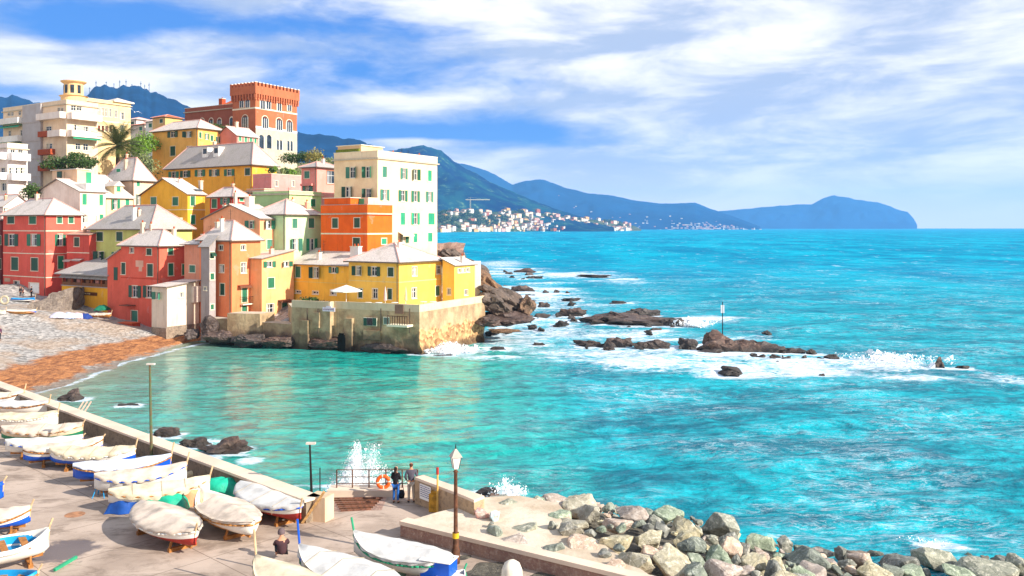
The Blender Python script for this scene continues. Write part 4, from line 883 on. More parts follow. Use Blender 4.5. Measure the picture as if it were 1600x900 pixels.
def tree(name, label, c, H_, rad, n, size, m, seed, cat='tree', group=None, lobes=8, trunk=True):
    o = empty(name, c); tag(o, label, cat, group); g = MB()
    if trunk:
        g.path([(0, 0, -1), (.1, 0, H_ * .3), (-.05, .1, H_ * .6)], lambda i: .22 - .05 * i, BARK)
        rt = random.Random(seed)
        for i in range(6): a = rt.uniform(0, 6.28); g.tube((0, 0, H_ * .45), (math.cos(a) * rad[0] * .6, math.sin(a) * rad[1] * .6, H_ * rt.uniform(.6, .9)), .1, .04, BARK, 5)
        g.build('trunk', o)
    leaves('crown' if trunk else 'foliage', o, (0, 0, H_ - rad[2] * .7 if trunk else rad[2] * .6), rad, n, size, m, lobes, seed)
    return o
LF1 = leafmat('leaf_dark', '1d3a14', '4f6a22'); LF2 = leafmat('leaf_bright', '3c6a16', '86a62e'); LF3 = leafmat('leaf_olive', '5c6b3c', '98a068'); LF4 = leafmat('leaf_dry', '6e6a2e', 'a89a50')
def bush(label, px, py, Y, rad, m, seed, n=900, size=.2, tr=False, H_=None, name='bush', cat='bush'):
    c = PY(px, py, Y); return tree(name, label, c - Vector((0, 0, (H_ or rad[2] * 2) * .55)), H_ or rad[2] * 2, rad, n, size, m, seed, cat, 'shrubs and trees between the houses', trunk=tr)
bush('dark leafy shrub below the balconies of the apartment block, left one', 88, 250, 172, (3.2, 2, 2.0), LF1, 3, 1500)
bush('dark leafy tree hiding the foot of the apartment block, beside the first shrub', 115, 246, 171, (3.6, 2.2, 2.6), LF1, 4, 1900)
bush('dark shrub squeezed between the apartment block and the palm', 142, 251, 170, (2.8, 2, 1.6), LF1, 5, 1200)
bush('bright green bush right of the palm tree', 213, 222, 188, (3.6, 2, 3.2), LF2, 6, 1500)
bush('tall bright green tree touching the amber house', 226, 214, 192, (3.8, 2, 3.0), LF2, 7, 1700)
bush('silvery olive tree below the palm by the pyramid roof', 222, 252, 176, (3.8, 2.2, 3.6), LF3, 8, 2300)
bush('round green bush beside the white balcony house', 50, 295, 158, (2.2, 1.6, 1.8), LF1, 9, 900)
bush('dark bush in front of the castle wing', 330, 197, 200, (5, 2, 2.2), LF1, 10, 1200)
bush('dark green bush right of the castle base', 455, 243, 196, (3.4, 2, 1.8), LF1, 12, 1100)
bush('small dark shrub on the castle terrace edge', 473, 241, 194, (2.2, 2, 1.6), LF1, 13, 800)
bush('straw coloured tamarisk tree right of the castle terrace', 492, 238, 190, (2.0, 1.5, 2.6), LF4, 14, 1300)
bush('low hedge plant at the end of the castle terrace', 510, 249, 188, (2.2, 1.5, 1.0), LF3, 15, 700)
# plants on the pink roof terrace
for i in range(6):
    x = .8 + i * 1.3; c = PT.root.matrix_world @ Vector((0, 0, 0)); a = PT
    wx = a.C.x + a.dr[0] * x - a.dr[1] * -1.0 * 0 + a.dl[0] * 1.2; wy = a.C.y + a.dr[1] * x + a.dl[1] * 1.2
    o = empty('potted_plant', (wx, wy, PT.ze + .06)); tag(o, ('tall potted palm shrub', 'bushy green potted plant', 'pale flowering potted plant')[i % 3] + ' on the pink roof terrace, ' + ('nearest the wall corner', 'second from the corner', 'third from the corner', 'fourth from the corner', 'fifth from the corner', 'at the far end')[i], 'potted plant', 'plants on the pink roof terrace')
    g = MB(); g.lathe([(0, 0), (.28, 0), (.36, .55), (.3, .55), (.28, .5), (0, .5)], BRICKR, n=10); g.build('pot', o); leaves('foliage', o, (0, 0, 1.1), (.75, .75, .8 + .3 * (i % 2)), 260, .16, (LF1, LF2, LF3)[i % 3], 4, 40 + i)
# palm
def palm(px, py, Y, H_, R_):
    c = PY(px, py, Y); o = empty('palm_tree', (c.x, c.y, c.z - H_)); tag(o, 'big date palm with arching fronds in front of the cream apartment wing', 'palm tree'); g = MB()
    pts = [(0, 0, z) for z in np.linspace(-2, H_, 9)]
    g.path(pts, lambda i: .42 - .01 * i + (.05 if i % 2 else 0), BARK, 10); g.build('trunk', o); rp = random.Random(4); pm_ = leafmat('palm_leaf', '24380f', '626428')
    for k in range(70):
        g = MB(); az_ = rp.uniform(0, 6.28); up = rp.uniform(-.45, 1.35); L_ = R_ * rp.uniform(.8, 1.1); P0 = Vector((0, 0, H_)); dirv = Vector((math.cos(az_) * math.cos(up), math.sin(az_) * math.cos(up), math.sin(up))); pts = [P0]
        for j in range(9): dirv = (dirv + Vector((0, 0, -.10))).normalized(); pts.append(pts[-1] + dirv * L_ / 9)
        for j in range(1, 9):
            a_, b_ = pts[j], pts[j + 1]; t_ = (b_ - a_).normalized(); sd_ = t_.cross(Vector((0, 0, 1))).normalized(); ln = L_ * .24 * math.sin(math.pi * (j + .8) / 10.5)
            for q in (0, .33, .66):
                m_ = a_.lerp(b_, q)
                for sg_ in (-1, 1): e = m_ + sd_ * sg_ * ln + t_ * ln * .6 - Vector((0, 0, ln * .35)); g.add([m_ - t_ * .05, m_ + t_ * .06, e], [(0, 1, 2)], pm_)
        g.path(pts, lambda i: .05 - .004 * i, pm_, 4); g.build('frond', o)
palm(184, 228, 174, 6, 5.6)
# trees of the headland town
for i in range(110):
    px = rr.choice((rr.uniform(686, 790), rr.uniform(686, 970))); t = rr.uniform(.1, .9); c = head_pt(px, t)
    o = empty('umbrella_pine', c); tag(o, 'tiny dark pine among the houses of the distant headland town', 'tree', 'pines of the distant headland town'); 
    s_ = rr.uniform(9, 17); leaves('crown', o, (0, 0, s_ * .55), (s_, s_, s_ * .6), 160, s_ * .17, LF1, 5, 100 + i, .5); g = MB(); g.tube((0, 0, -3), (0, 0, s_ * .5), .8, .5, BARK, 5); g.build('trunk', o)
# ------------------------------------------------------------------ sea wall and terraces
WALLM = stone('sea_wall_render', 'c9b595', 'a8967a', '8b7a60', .4, .5)
def wallmat():
    m, T, p = base_mat('sea_wall'); o = T.pos(); x, y, z = T.sep(o); n = T.noise(o, .5, 7, .65)
    a = T.mix(T.ramp(n, .35, .65), lin('bfa680'), lin('967a5a')); a = T.mix(T.ramp(T.noise(T.map(o, scale=(1, 1, .15)), 1.6, 6, .65), .5, .75, 0, .6), a, lin('7d705a'))
    hgt = T.math('ADD', z, T.math('MULTIPLY', T.math('SUBTRACT', T.noise(o, .28, 4, .6), .5), 5.5))
    v = T.new('ShaderNodeTexVoronoi'); v.inputs['Scale'].default_value = 2.6; T.put(v.inputs['Vector'], o)
    rub = T.mix(T.sep(v.outputs['Color'])[0], lin('8a5c38'), lin('d9b07a')); right = T.ramp(x, -11.6, -11.1); rm = T.math('MULTIPLY', T.ramp(hgt, 2.6, 3.0, 1, 0), right); a = T.mix(rm, a, rub); a = T.mix(T.math('MULTIPLY', T.ramp(hgt, 1.6, 2.4, .8, 0), T.math('SUBTRACT', 1.0, right)), a, T.mix(T.ramp(n, .4, .6), lin('4a372a'), lin('7d6650')))
    a = T.mix(T.ramp(T.math('ADD', z, T.math('MULTIPLY', n, 1.5)), 1.1, 2.0, .8, 0), a, lin('3d2c20'))
    T.put(p.inputs['Base Color'], a); p.inputs['Roughness'].default_value = .9; b = T.new('ShaderNodeBump'); b.inputs['Strength'].default_value = .7; b.inputs['Distance'].default_value = .15
    T.put(b.inputs['Height'], T.math('ADD', T.noise(o, 2.5, 7, .7), T.math('MULTIPLY', rm, v.outputs['Distance']))); T.put(p.inputs['Normal'], b.outputs[0]); return m
SWM = wallmat()
def bumpy(o, amp, sc, zmax=99, levels=5):
    """subdivide a built wall and roughen it below zmax"""
    bm = bmesh.new(); bm.from_mesh(o.data); bmesh.ops.subdivide_edges(bm, edges=bm.edges[:], cuts=levels, use_grid_fill=True)
    for v in bm.verts:
        k = max(0, min(1, (zmax - v.co.z) / 1.2)); v.co += noise.turbulence_vector(v.co * sc, 4, False) * amp * k
    bm.to_mesh(o.data); bm.free()
tw = empty('sea_wall_terrace', (-11.2, 104.6, 0)); tag(tw, 'tall rendered sea wall with a stained rubble foot carrying the yellow villa terrace', 'sea wall')
poly = [(-3.7, 118.9), (-11.2, 104.6), (-18.9, 107.9), (-22.6, 109.5), (-22.9, 108.7), (-28.4, 111.4), (-30.3, 117), (-26, 124), (-6, 126)]
lp = [(x + 11.2, y - 104.6) for x, y in poly]
g = MB(); g.prism(lp, -3, 5.25, SWM, CONC); o = g.build('retaining_wall', tw); bumpy(o, .5, .5, 2.2, 9)
g = MB()
for i in range(len(lp) - 2):
    if i == 5: continue
    a, b = Vector(lp[i]), Vector(lp[(i + 1)]); d = (b - a).normalized(); nn = Vector((-d.y, d.x)) * -.3
    q = [a, b, b + nn, a + nn]; g.prism([(p.x, p.y) for p in q], 5.255, 6.15, plaster('d6c2a2', .4)) if i < 5 else None
g.build('parapet', tw)
def onwall(px0, px1, py0, py1, i):            # rectangle on wall segment i -> local coords
    a, b = Vector(poly[i]), Vector(poly[i + 1]); d = (b - a)
    def hit(px): k = (px - CX) / F; t = (k * a.y - a.x) / (d.x - k * d.y); return a + d * t
    p0, p1 = hit(px0), hit(px1); Ym = (p0.y + p1.y) / 2; z1 = CH - (py0 - HZ) * Ym / F; z0 = CH - (py1 - HZ) * Ym / F; n = Vector((-d.y, d.x)).normalized(); n = n if n.y < 0 else -n
    o = Vector((11.2, -104.6)); return p0 + o, p1 + o, z0, z1, n
def wallbox(px0, px1, py0, py1, i, o0, o1, mt, name, par=None):
    p0, p1, z0, z1, n = onwall(px0, px1, py0, py1, i); g = MB(); q = [p0 + n * o0, p1 + n * o0, p1 + n * o1, p0 + n * o1]; g.prism([(v.x, v.y) for v in q], z0, z1, mt); return g.build(name, par or tw)
f = wallbox(569, 590, 496, 509, 1, .1, .2, SURR, 'window')
for a, b, mt, nm in ((569.5, 574.5, DGREEN, 'shutter'), (575, 583.5, GLASS, 'pane'), (584, 589.5, DGREEN, 'shutter')): wallbox(a, b, 496.6, 508.4, 1, .2, .25, mt, nm, f)
f = wallbox(600, 610, 495, 507, 1, .1, .17, SURR, 'window'); wallbox(601, 609, 496, 506, 1, .17, .2, GREYSH, 'shutter', f)
b = wallbox(614, 646, 506, 509, 1, .1, 1.5, SURR, 'balcony')
for k in range(9): wallbox(614.4 + k * 3.8, 615.2 + k * 3.8, 493, 506, 1, 1.38, 1.44, RUST, 'baluster', b)
wallbox(614, 646, 492, 493, 1, 1.36, 1.46, RUST, 'handrail', b); wallbox(618, 631, 476, 490, 1, .1, .16, mat('rail_dark', '8a6a58'), 'railing')
sgn = wallbox(505.5, 524.5, 480, 486.5, 4, .12, .2, mat('sign_pink', 'f3e2ea'), 'sign_board'); wallbox(511, 519, 478, 480, 4, .12, .2, mat('sign_pink', 'f3e2ea'), 'sign_crest', sgn)
for k in range(9): wallbox(507 + k * 1.85, 508.2 + k * 1.85, 482.2, 484.4 - (k % 2) * .5, 4, .2, .22, mat('sign_mauve', 'b58aa6'), 'sign_lettering', sgn)
# lower walls left of the terrace
def lowwall(name, label, pts, zt, zb=-2.5, th=2.6, m=None, rough=True):
    g = MB(); n = len(pts); back = [(x + 1.2, y + th) for x, y in pts][::-1]; ox, oy = pts[0]; q = [(x - ox, y - oy) for x, y in pts + back]
    g.prism(q, zb, zt, m or SWM, CONC); o = g.build(name); o.location = (ox, oy, 0); tag(o, label, 'wall')
    if rough: bumpy(o, .4, .6, 1.8, 5)
    return o
lowwall('quay_wall', 'grey quay wall with a rock foot under the apricot waterside house', [(-28.6, 112.2), (-33.2, 114.6)], 2.95)
lowwall('garden_wall', 'pale rendered wall with vertical streaks under the green balcony door', [(-33.3, 114.2), (-37.9, 115.0)], 4.1)
lowwall('stained_wall', 'dark stained wall foot under the orange tower house', [(-38.0, 115.3), (-41.2, 116.4)], 3.3)
# orange planter block at the red house door
g = MB(); g.box(0, 2.6, 0, 1.6, -1, 1.15, plaster('c9502c')); g.box(-.05, 2.65, -.05, 1.65, 1.15, 1.25, plaster('d96a42')); o = g.build('door_step_block'); c = P(190, 516, .9); o.location = (c.x, c.y - 1.4, .9); o.rotation_euler = (0, 0, R(-20)); tag(o, 'orange red masonry block in front of the red house door', 'step block')
# stone ramp wall below crimson house
g = MB(); a, b = P(42, 487, 3.4), P(97, 487, 3.2); n = 8
vs = []
g.add([(a.x, a.y, 2.2), (b.x, b.y, 2.2), (b.x, b.y + .1, 6.4), (a.x, a.y + .1, 4.3), (a.x, a.y + 8, 2.2), (b.x, b.y + 8, 2.2), (b.x, b.y + 8, 6.6), (a.x, a.y + 8, 4.5)], [(0, 1, 2, 3), (3, 2, 6, 7), (1, 5, 6, 2), (0, 4, 7, 3)], stone('rubble', '9c8a78', '7d6c60', '5a4c44', .9, 1.0)); o = g.build('rubble_ramp_wall'); bumpy(o, .35, .8, 99, 10); tag(o, 'sloping grey rubble ramp wall below the crimson house', 'wall')

# ------------------------------------------------------------------ promenade
def pavemat():
    m, T, p = base_mat('promenade_concrete'); o = T.pos(); n = T.noise(o, .35, 6, .6)
    a = T.mix(T.ramp(n, .35, .65), lin('bda999'), lin('a08d7e'))
    st = T.ramp(T.noise(T.map(o, scale=(.6, 1.3, 1)), .8, 9, .75, .5), .48, .64, 0, .75); a = T.mix(st, a, lin('7b6a5c'))
    wet = T.new('ShaderNodeVectorMath', operation='DISTANCE'); T.put(wet.inputs[0], T.map(o, scale=(1, 1.2, 0))); wet.inputs[1].default_value = (-17.6, 33.6 * 1.2, 0)
    wm = T.ramp(T.math('ADD', wet.outputs['Value'], T.math('MULTIPLY', T.noise(o, 1.1, 5, .6, .6), 3.2)), 2.6, 3.2, .85, 0); a = T.mix(wm, a, lin('55494a'))
    rx = T.sep(T.map(o, rot=(0, 0, R(42))))
    j = T.math('MAXIMUM', T.ramp(T.math('ABSOLUTE', T.math('SUBTRACT', T.math('FRACT', T.math('DIVIDE', rx[0], 3.6)), .5)), .0, .008, 1, 0), T.ramp(T.math('ABSOLUTE', T.math('SUBTRACT', T.math('FRACT', T.math('DIVIDE', rx[1], 4.8)), .5)), .0, .006, 1, 0))
    a = T.mix(T.math('MULTIPLY', j, .85), a, lin('57473a'))
    T.put(p.inputs['Base Color'], a); T.put(p.inputs['Roughness'], T.math('SUBTRACT', .9, T.math('MULTIPLY', wm, .55)))
    b = T.new('ShaderNodeBump'); b.inputs['Strength'].default_value = .35; b.inputs['Distance'].default_value = .03; T.put(b.inputs['Height'], T.noise(o, 9, 6, .7)); T.put(p.inputs['Normal'], b.outputs[0]); return m
PAVE = pavemat()
A0 = P(0, 600, GZ + 1.05); A1 = P(487, 777, GZ + 1.05); dirw = (A1 - A0); dirw.z = 0; dirw.normalize(); nw = Vector((-dirw.y, dirw.x, 0)); nw = nw if nw.y > 0 else -nw
Aext = A0 - dirw * 40; Ain = [Aext, A1]
L1 = P(520, 770, GZ); L2 = P(700, 770, GZ)
plat = [(-75, 12), (Aext.x, Aext.y), (A1.x, A1.y), (L1.x - .3, L1.y + .3), (L2.x - .3, L2.y + .3), (-1.3, 38), (2.5, 33), (12, 26), (20, 12)]
g = MB(); g.prism(plat, -3, GZ, stone('quay_side', '9c8a70', '7c6a54', '4a3c30', .5, .8), PAVE); o = g.build('promenade'); tag(o, kind='structure')
# long parapet wall with pale coping
wl = empty('promenade_wall', (A1.x, A1.y, GZ)); tag(wl, 'long parapet wall with a pale coping running behind the row of boats', 'wall')
BW = stone('parapet_side', 'a88a62', '8d7350', '6a5238', .8, .4)
q = [Aext - nw * .28, A1 - nw * .28, A1 + nw * .28, Aext + nw * .28]; q = [v - A1 for v in q]
g = MB(); g.prism([(v.x, v.y) for v in q], -6, .93, BW); g.build('wall_face', wl)
q = [Aext - nw * .42, A1 - nw * .42 + dirw * .1, A1 + nw * .42 + dirw * .1, Aext + nw * .42]; q = [v - A1 for v in q]
g = MB(); g.prism([(v.x, v.y) for v in q], .932, 1.05, mat('coping', 'e6cfb8', .8, .12, .6)); g.build('coping', wl)
c = P(503, 810, GZ); g = MB(); g.prism([(-.1, -.3), (.75, -.55), (1.0, .1), (.2, .5)], 0, 1.05, plaster('d9bfa0', .6)); o = g.build('wall_end_pillar'); o.location = (c.x - .5, c.y, GZ); tag(o, 'stub of pale wall ending the parapet beside the thin lamp pole', 'pillar')
# timber beam leaning
def beam(label, a, b, w_=.09, m=None, name='timber_prop', cat='beam'):
    g = MB(); g.tube((0, 0, 0), Vector(b) - Vector(a), w_, w_, m or mat('timber_pale', 'c79a62', .8, .3, 8), 4); o = g.build(name); o.location = a; tag(o, label, cat); return o
beam('pale timber beam leaning on the end of the parapet wall', P(472, 818, GZ), P(507, 768, GZ + 1.3) , .07)
# slipway of brick treads
rampm = stone('brick_ramp', 'b98468', '8f6450', 'cfa88c', 1.6, .6); g = MB()
pa = [P(518, 778, GZ), P(606, 775, GZ), P(596, 797, GZ), P(520, 800, GZ)]
g.prism([(v.x, v.y) for v in pa][::-1], GZ - .3, GZ + .004, rampm); o = g.build('slipway'); tag(o, kind='structure')
for i in range(7):
    a, b = P(520 + 2 * i, 779 + i * 3.2, GZ + .03), P(598 - i * 3, 778 + i * 2.9, GZ + .03); g = MB(); g.tube((0, 0, 0), b - a, .05, .05, RUST if i % 2 else mat('tread_timber', '8a5c48', .9, .4, 6), 4); o = g.build('slipway_rail' if i % 2 else 'slipway_tread'); o.location = a
    tag(o, 'old brown %s laid across the brick slipway, %s from the landing kerb' % ('rail' if i % 2 else 'plank', ('first', 'second', 'third', 'fourth', 'fifth', 'sixth', 'seventh')[i]), 'rail' if i % 2 else 'plank', 'rails and planks on the slipway')
# landing kerb beyond, rail and posts
k0, k1 = P(514, 768, GZ + .15), P(612, 768, GZ + .15); g = MB(); g.box(0, (k1 - k0).x + 3.0, -.35, .6, -.15, .15, mat('coping', 'e6cfb8', .8, .12)); o = g.build('landing_kerb'); o.location = k0; tag(o, 'low pale kerb along the edge of the landing', 'kerb')
rail = empty('metal_railing', k0 + Vector((0, .1, 0))); tag(rail, 'rusty tube railing on the landing in front of the splash', 'railing')
xs = [P(px, 768, GZ + .15).x - k0.x for px in (525.5, 550, 576, 602.5, 628, 652)]
for x in xs: g = MB(); g.tube((x, 0, 0), (x, 0, 1.0), .035, .035, RUST, 6); g.build('post', rail)
for z in (.35, .66, 1.0): g = MB(); g.tube((xs[0], 0, z), (xs[-1], 0, z), .022, .022, RUST, 6); g.build('rail', rail)
# lifebuoy
def torus(name, R_, r_, mats_, parent=None, n=32, k=10, band=None):
    V = []; mi = []
    for i in range(n):
        for j in range(k): a = 2 * math.pi * i / n; b = 2 * math.pi * j / k; V.append(((R_ + r_ * math.cos(b)) * math.cos(a), r_ * math.sin(b) * .8, (R_ + r_ * math.cos(b)) * math.sin(a)))
    Fq = [(i * k + j, ((i + 1) % n) * k + j, ((i + 1) % n) * k + (j + 1) % k, i * k + (j + 1) % k) for i in range(n) for j in range(k)]
    mi = [1 if (i % 8) == 0 and len(mats_) > 1 else 0 for i in range(n) for j in range(k)]
    return npmesh(name, V, Fq, mats_, parent, True, np.array(mi, np.int32))
c = P(601, 765, GZ + .12); lb = torus('lifebuoy', .27, .085, [mat('buoy_orange', 'f2641c', .5), mat('buoy_white', 'f1d9c4', .5)]); lb.location = (c.x, k0.y - .05, GZ + .62); tag(lb, 'orange ring lifebuoy hanging on the landing railing', 'lifebuoy')
# right hand wall behind the couple
w0, w1, w2 = P(650, 746, GZ + 1.2), P(724, 774, GZ + 1.2), P(741, 790, GZ + .9)
d_ = (w1 - w0); d_.z = 0; d_.normalize(); n_ = Vector((-d_.y, d_.x, 0)); n_ = n_ if n_.x > 0 else -n_
rw = empty('landing_wall', (w0.x, w0.y, GZ)); tag(rw, 'ochre landing wall with a pale coping behind the standing couple', 'wall')
q = [w0 - d_ * .1, w1, w2 + Vector((0, -.2, 0)), w2 + n_ * .55, w1 + n_ * .6, w0 - d_ * .1 + n_ * .5]; q = [v - w0 for v in q]
g = MB(); g.prism([(v.x, v.y) for v in q], -4, 1.08, stone('ochre_wall', 'dba85c', 'c4924e', '9a7040', .9, .4)); g.build('wall_face', rw)
g = MB(); g.prism([(v.x * 1.0 + (0.0), v.y) for v in q], 1.083, 1.2, mat('coping', 'e6cfb8', .8, .12)); g.build('coping', rw)
nr = Vector((d_.y, -d_.x, 0)); nr = nr if nr.x < 0 else -nr
c = P(673.5, 768, GZ + .68); cc = w0 + d_ * ((c - w0).dot(d_)); g = MB(); s2 = .42
q = [cc - d_ * s2 + nr * .02, cc + d_ * s2 + nr * .02, cc + d_ * s2 + nr * .05, cc - d_ * s2 + nr * .05]; q = [v - cc for v in q]
g.prism([(v.x, v.y) for v in q], .35, 1.02, WHITE); sp = g.build('notice_board'); sp.location = (cc.x, cc.y, GZ); tag(sp, 'white notice board with small dark lines of print on the ochre wall', 'sign')
g = MB(); rl = random.Random(9)
for r_ in range(6):
    a = -s2 + .07
    while a < s2 - .1:
        ln = rl.uniform(.05, .14); b = min(a + ln, s2 - .05); q = [d_ * a + nr * .05, d_ * b + nr * .05, d_ * b + nr * .056, d_ * a + nr * .056]; g.prism([(v.x, v.y) for v in q], .93 - r_ * .09, .965 - r_ * .09, mat('print_ink', '4a4a86')); a = b + .035
g.build('print', sp)
# yellow box and red topped pole
c = P(688, 797, GZ); g = MB(); g.prism([(-.5, -.3), (.35, -.5), (.55, .1), (-.25, .35)], 0, .8, mat('yellow_box_paint', 'd29a32', .7, .35, 3)); g.prism([(-.42, -.24), (.3, -.42), (.46, .06), (-.2, .28)], .8, .93, mat('yellow_box_paint', 'd29a32', .7, .35, 3)); o = g.build('service_box', bevel=.03); o.location = c; tag(o, 'yellow metal service box at the foot of the ochre wall', 'box')
c = P(686, 797, GZ); pl = empty('marker_pole', (c.x - .02, c.y - .55, GZ)); tag(pl, 'pale yellow pole with a red tip in front of the yellow box', 'pole'); g = MB(); g.tube((0, 0, 0), (0, 0, 1.75), .045, .04, mat('pole_yellow', 'e0b25a'), 8); g.build('pole', pl); g = MB(); g.tube((0, 0, 1.75), (0, 0, 2.05), .06, .06, mat('pole_red', 'b0322a'), 8); g.build('tip', pl)
# raised concrete pad with its retaining wall
PZ = GZ + .55
pad = [P(627, 817, PZ), P(684, 800, PZ), P(722, 791, PZ), P(742, 778, PZ), P(810, 774, PZ), P(872, 786, PZ), P(905, 826, PZ), P(960, 862, PZ), P(1010, 895, PZ), P(1060, 935, PZ), P(1100, 975, PZ), P(1075, 962, PZ), P(970, 900, PZ)]
pd = [(v.x, v.y) for v in pad]
PADM = mat('pad_concrete', 'dccdb8', .92, .16, .5, .6, 5, c2='b9a58c')
g = MB(); g.prism(pd, -2, PZ, stone('pad_side', 'b89474', '8f6a50', '5e4434', .9, .6), PADM); o = g.build('concrete_apron'); tag(o, kind='structure')
# coping strip of the low wall
a, b, e = pad[0], pad[-1], pad[-2]; dd = (b - a).normalized(); nn = Vector((dd.y, -dd.x, 0)); nn = nn if nn.x < 0 else -nn
dd = Vector((dd.x, dd.y, 0)); far = e + dd * 0
lw = empty('low_brick_wall', (a.x, a.y, GZ)); tag(lw, 'low brick wall with worn coping holding the boulder apron, passing behind the street lamp', 'wall')
q = [a + nn * .12, a + dd * 11.5 + nn * .12, a + dd * 11.5 - nn * .4, a - nn * .4]; q = [v - a for v in q]
g = MB(); g.prism([(v.x, v.y) for v in q], .5, .66, mat('coping', 'e6cfb8', .8, .12)); g.build('coping', lw)
q = [a + nn * .06, a + dd * 11.5 + nn * .06, a + dd * 11.5, a + nn * 0]; q = [v - a for v in q]; g = MB(); g.prism([(v.x, v.y) for v in q], 0, .5, stone('old_brick', 'b07a5a', '9a5f48', 'c9a184', 1.5, .6)); g.build('brick_face', lw)

# ------------------------------------------------------------------ lamps
LG = mat('lamp_glass', 'e9e4dc', .2, .05, spec=.6)
def lantern():
    b = P(712, 880, GZ); H_ = 4.15; o = empty('street_lamp', b); tag(o, 'old iron street lamp with a four sided white lantern beside the boulders', 'street lamp')
    g = MB(); g.lathe([(.16, 0), (.16, .5), (.11, .6), (.11, 1.0), (.08, 1.1), (.065, 3.4), (.1, 3.45), (.05, 3.5), (.05, 3.55)], RUST, n=12); g.build('post', o, True)
    g = MB(); g.lathe([(.125, .95), (.125, 1.15)], mat('tape_yellow', 'e8b92a'), n=12); g.build('collar', o)
    g = MB(); z = 3.55
    def ring(r_, zz): return [(r_ * math.cos(t), r_ * math.sin(t), zz) for t in [math.pi / 4 + i * math.pi / 2 + .35 for i in range(4)]]
    a_, b_ = ring(.13, z), ring(.24, z + .45); g.add(a_ + b_, [(0, 1, 5, 4), (1, 2, 6, 5), (2, 3, 7, 6), (3, 0, 4, 7), (0, 3, 2, 1)], LG); g.build('lamp_glass', o); g = MB()
    c_ = ring(.3, z + .45); e_ = ring(.1, z + .68); g.add(c_ + e_ + [(0, 0, z + .78)], [(0, 1, 5, 4), (1, 2, 6, 5), (2, 3, 7, 6), (3, 0, 4, 7), (4, 5, 8), (5, 6, 8), (6, 7, 8), (7, 4, 8), (0, 3, 2, 1)], mat('lamp_cap', 'b5aca0', .5)); g.tube((0, 0, z + .75), (0, 0, z + .92), .03, .01, IRON, 6)
    for i in range(4): g.tube(a_[i], b_[i], .014, .014, IRON, 4)
    g.build('lamp_cap', o)
lantern()
def thinlamp(px, py, top, label, m, r_=.06, head=True, Y=None):
    b = P(px, py, GZ) if Y is None else PY(px, py, Y); H_ = (CH - (top - HZ) * b.y / F) - GZ; o = empty('lamp_pole', (b.x, b.y, GZ)); tag(o, label, 'lamp pole'); g = MB(); g.tube((0, 0, 0), (-.1, 0, H_), r_ * 1.3, r_ * .8, m, 8); g.build('pole', o)
    g = MB(); g.box(-.26, .16, -.1, .1, H_, H_ + .08, mat('lamp_head', 'cfc8bc')); g.build('lamp_head', o)
    return o
PG = mat('pole_green', '4d6a48', .6, .3, 3, c2='6b4a34')
o = thinlamp(237, 705, 570, 'tall green lamp pole rising behind the boats from the parapet wall', PG, .07, Y=46.0)
o = thinlamp(487.5, 790, 694, 'thin dark lamp pole with a white head at the end of the parapet wall', IRON, .05)
p_ = P(500, 768, GZ + .4); beam('short thin metal stake beside the lamp pole', (p_.x, p_.y, GZ), (p_.x, p_.y, GZ + 1.5), .03, IRON, 'stake', 'pole')

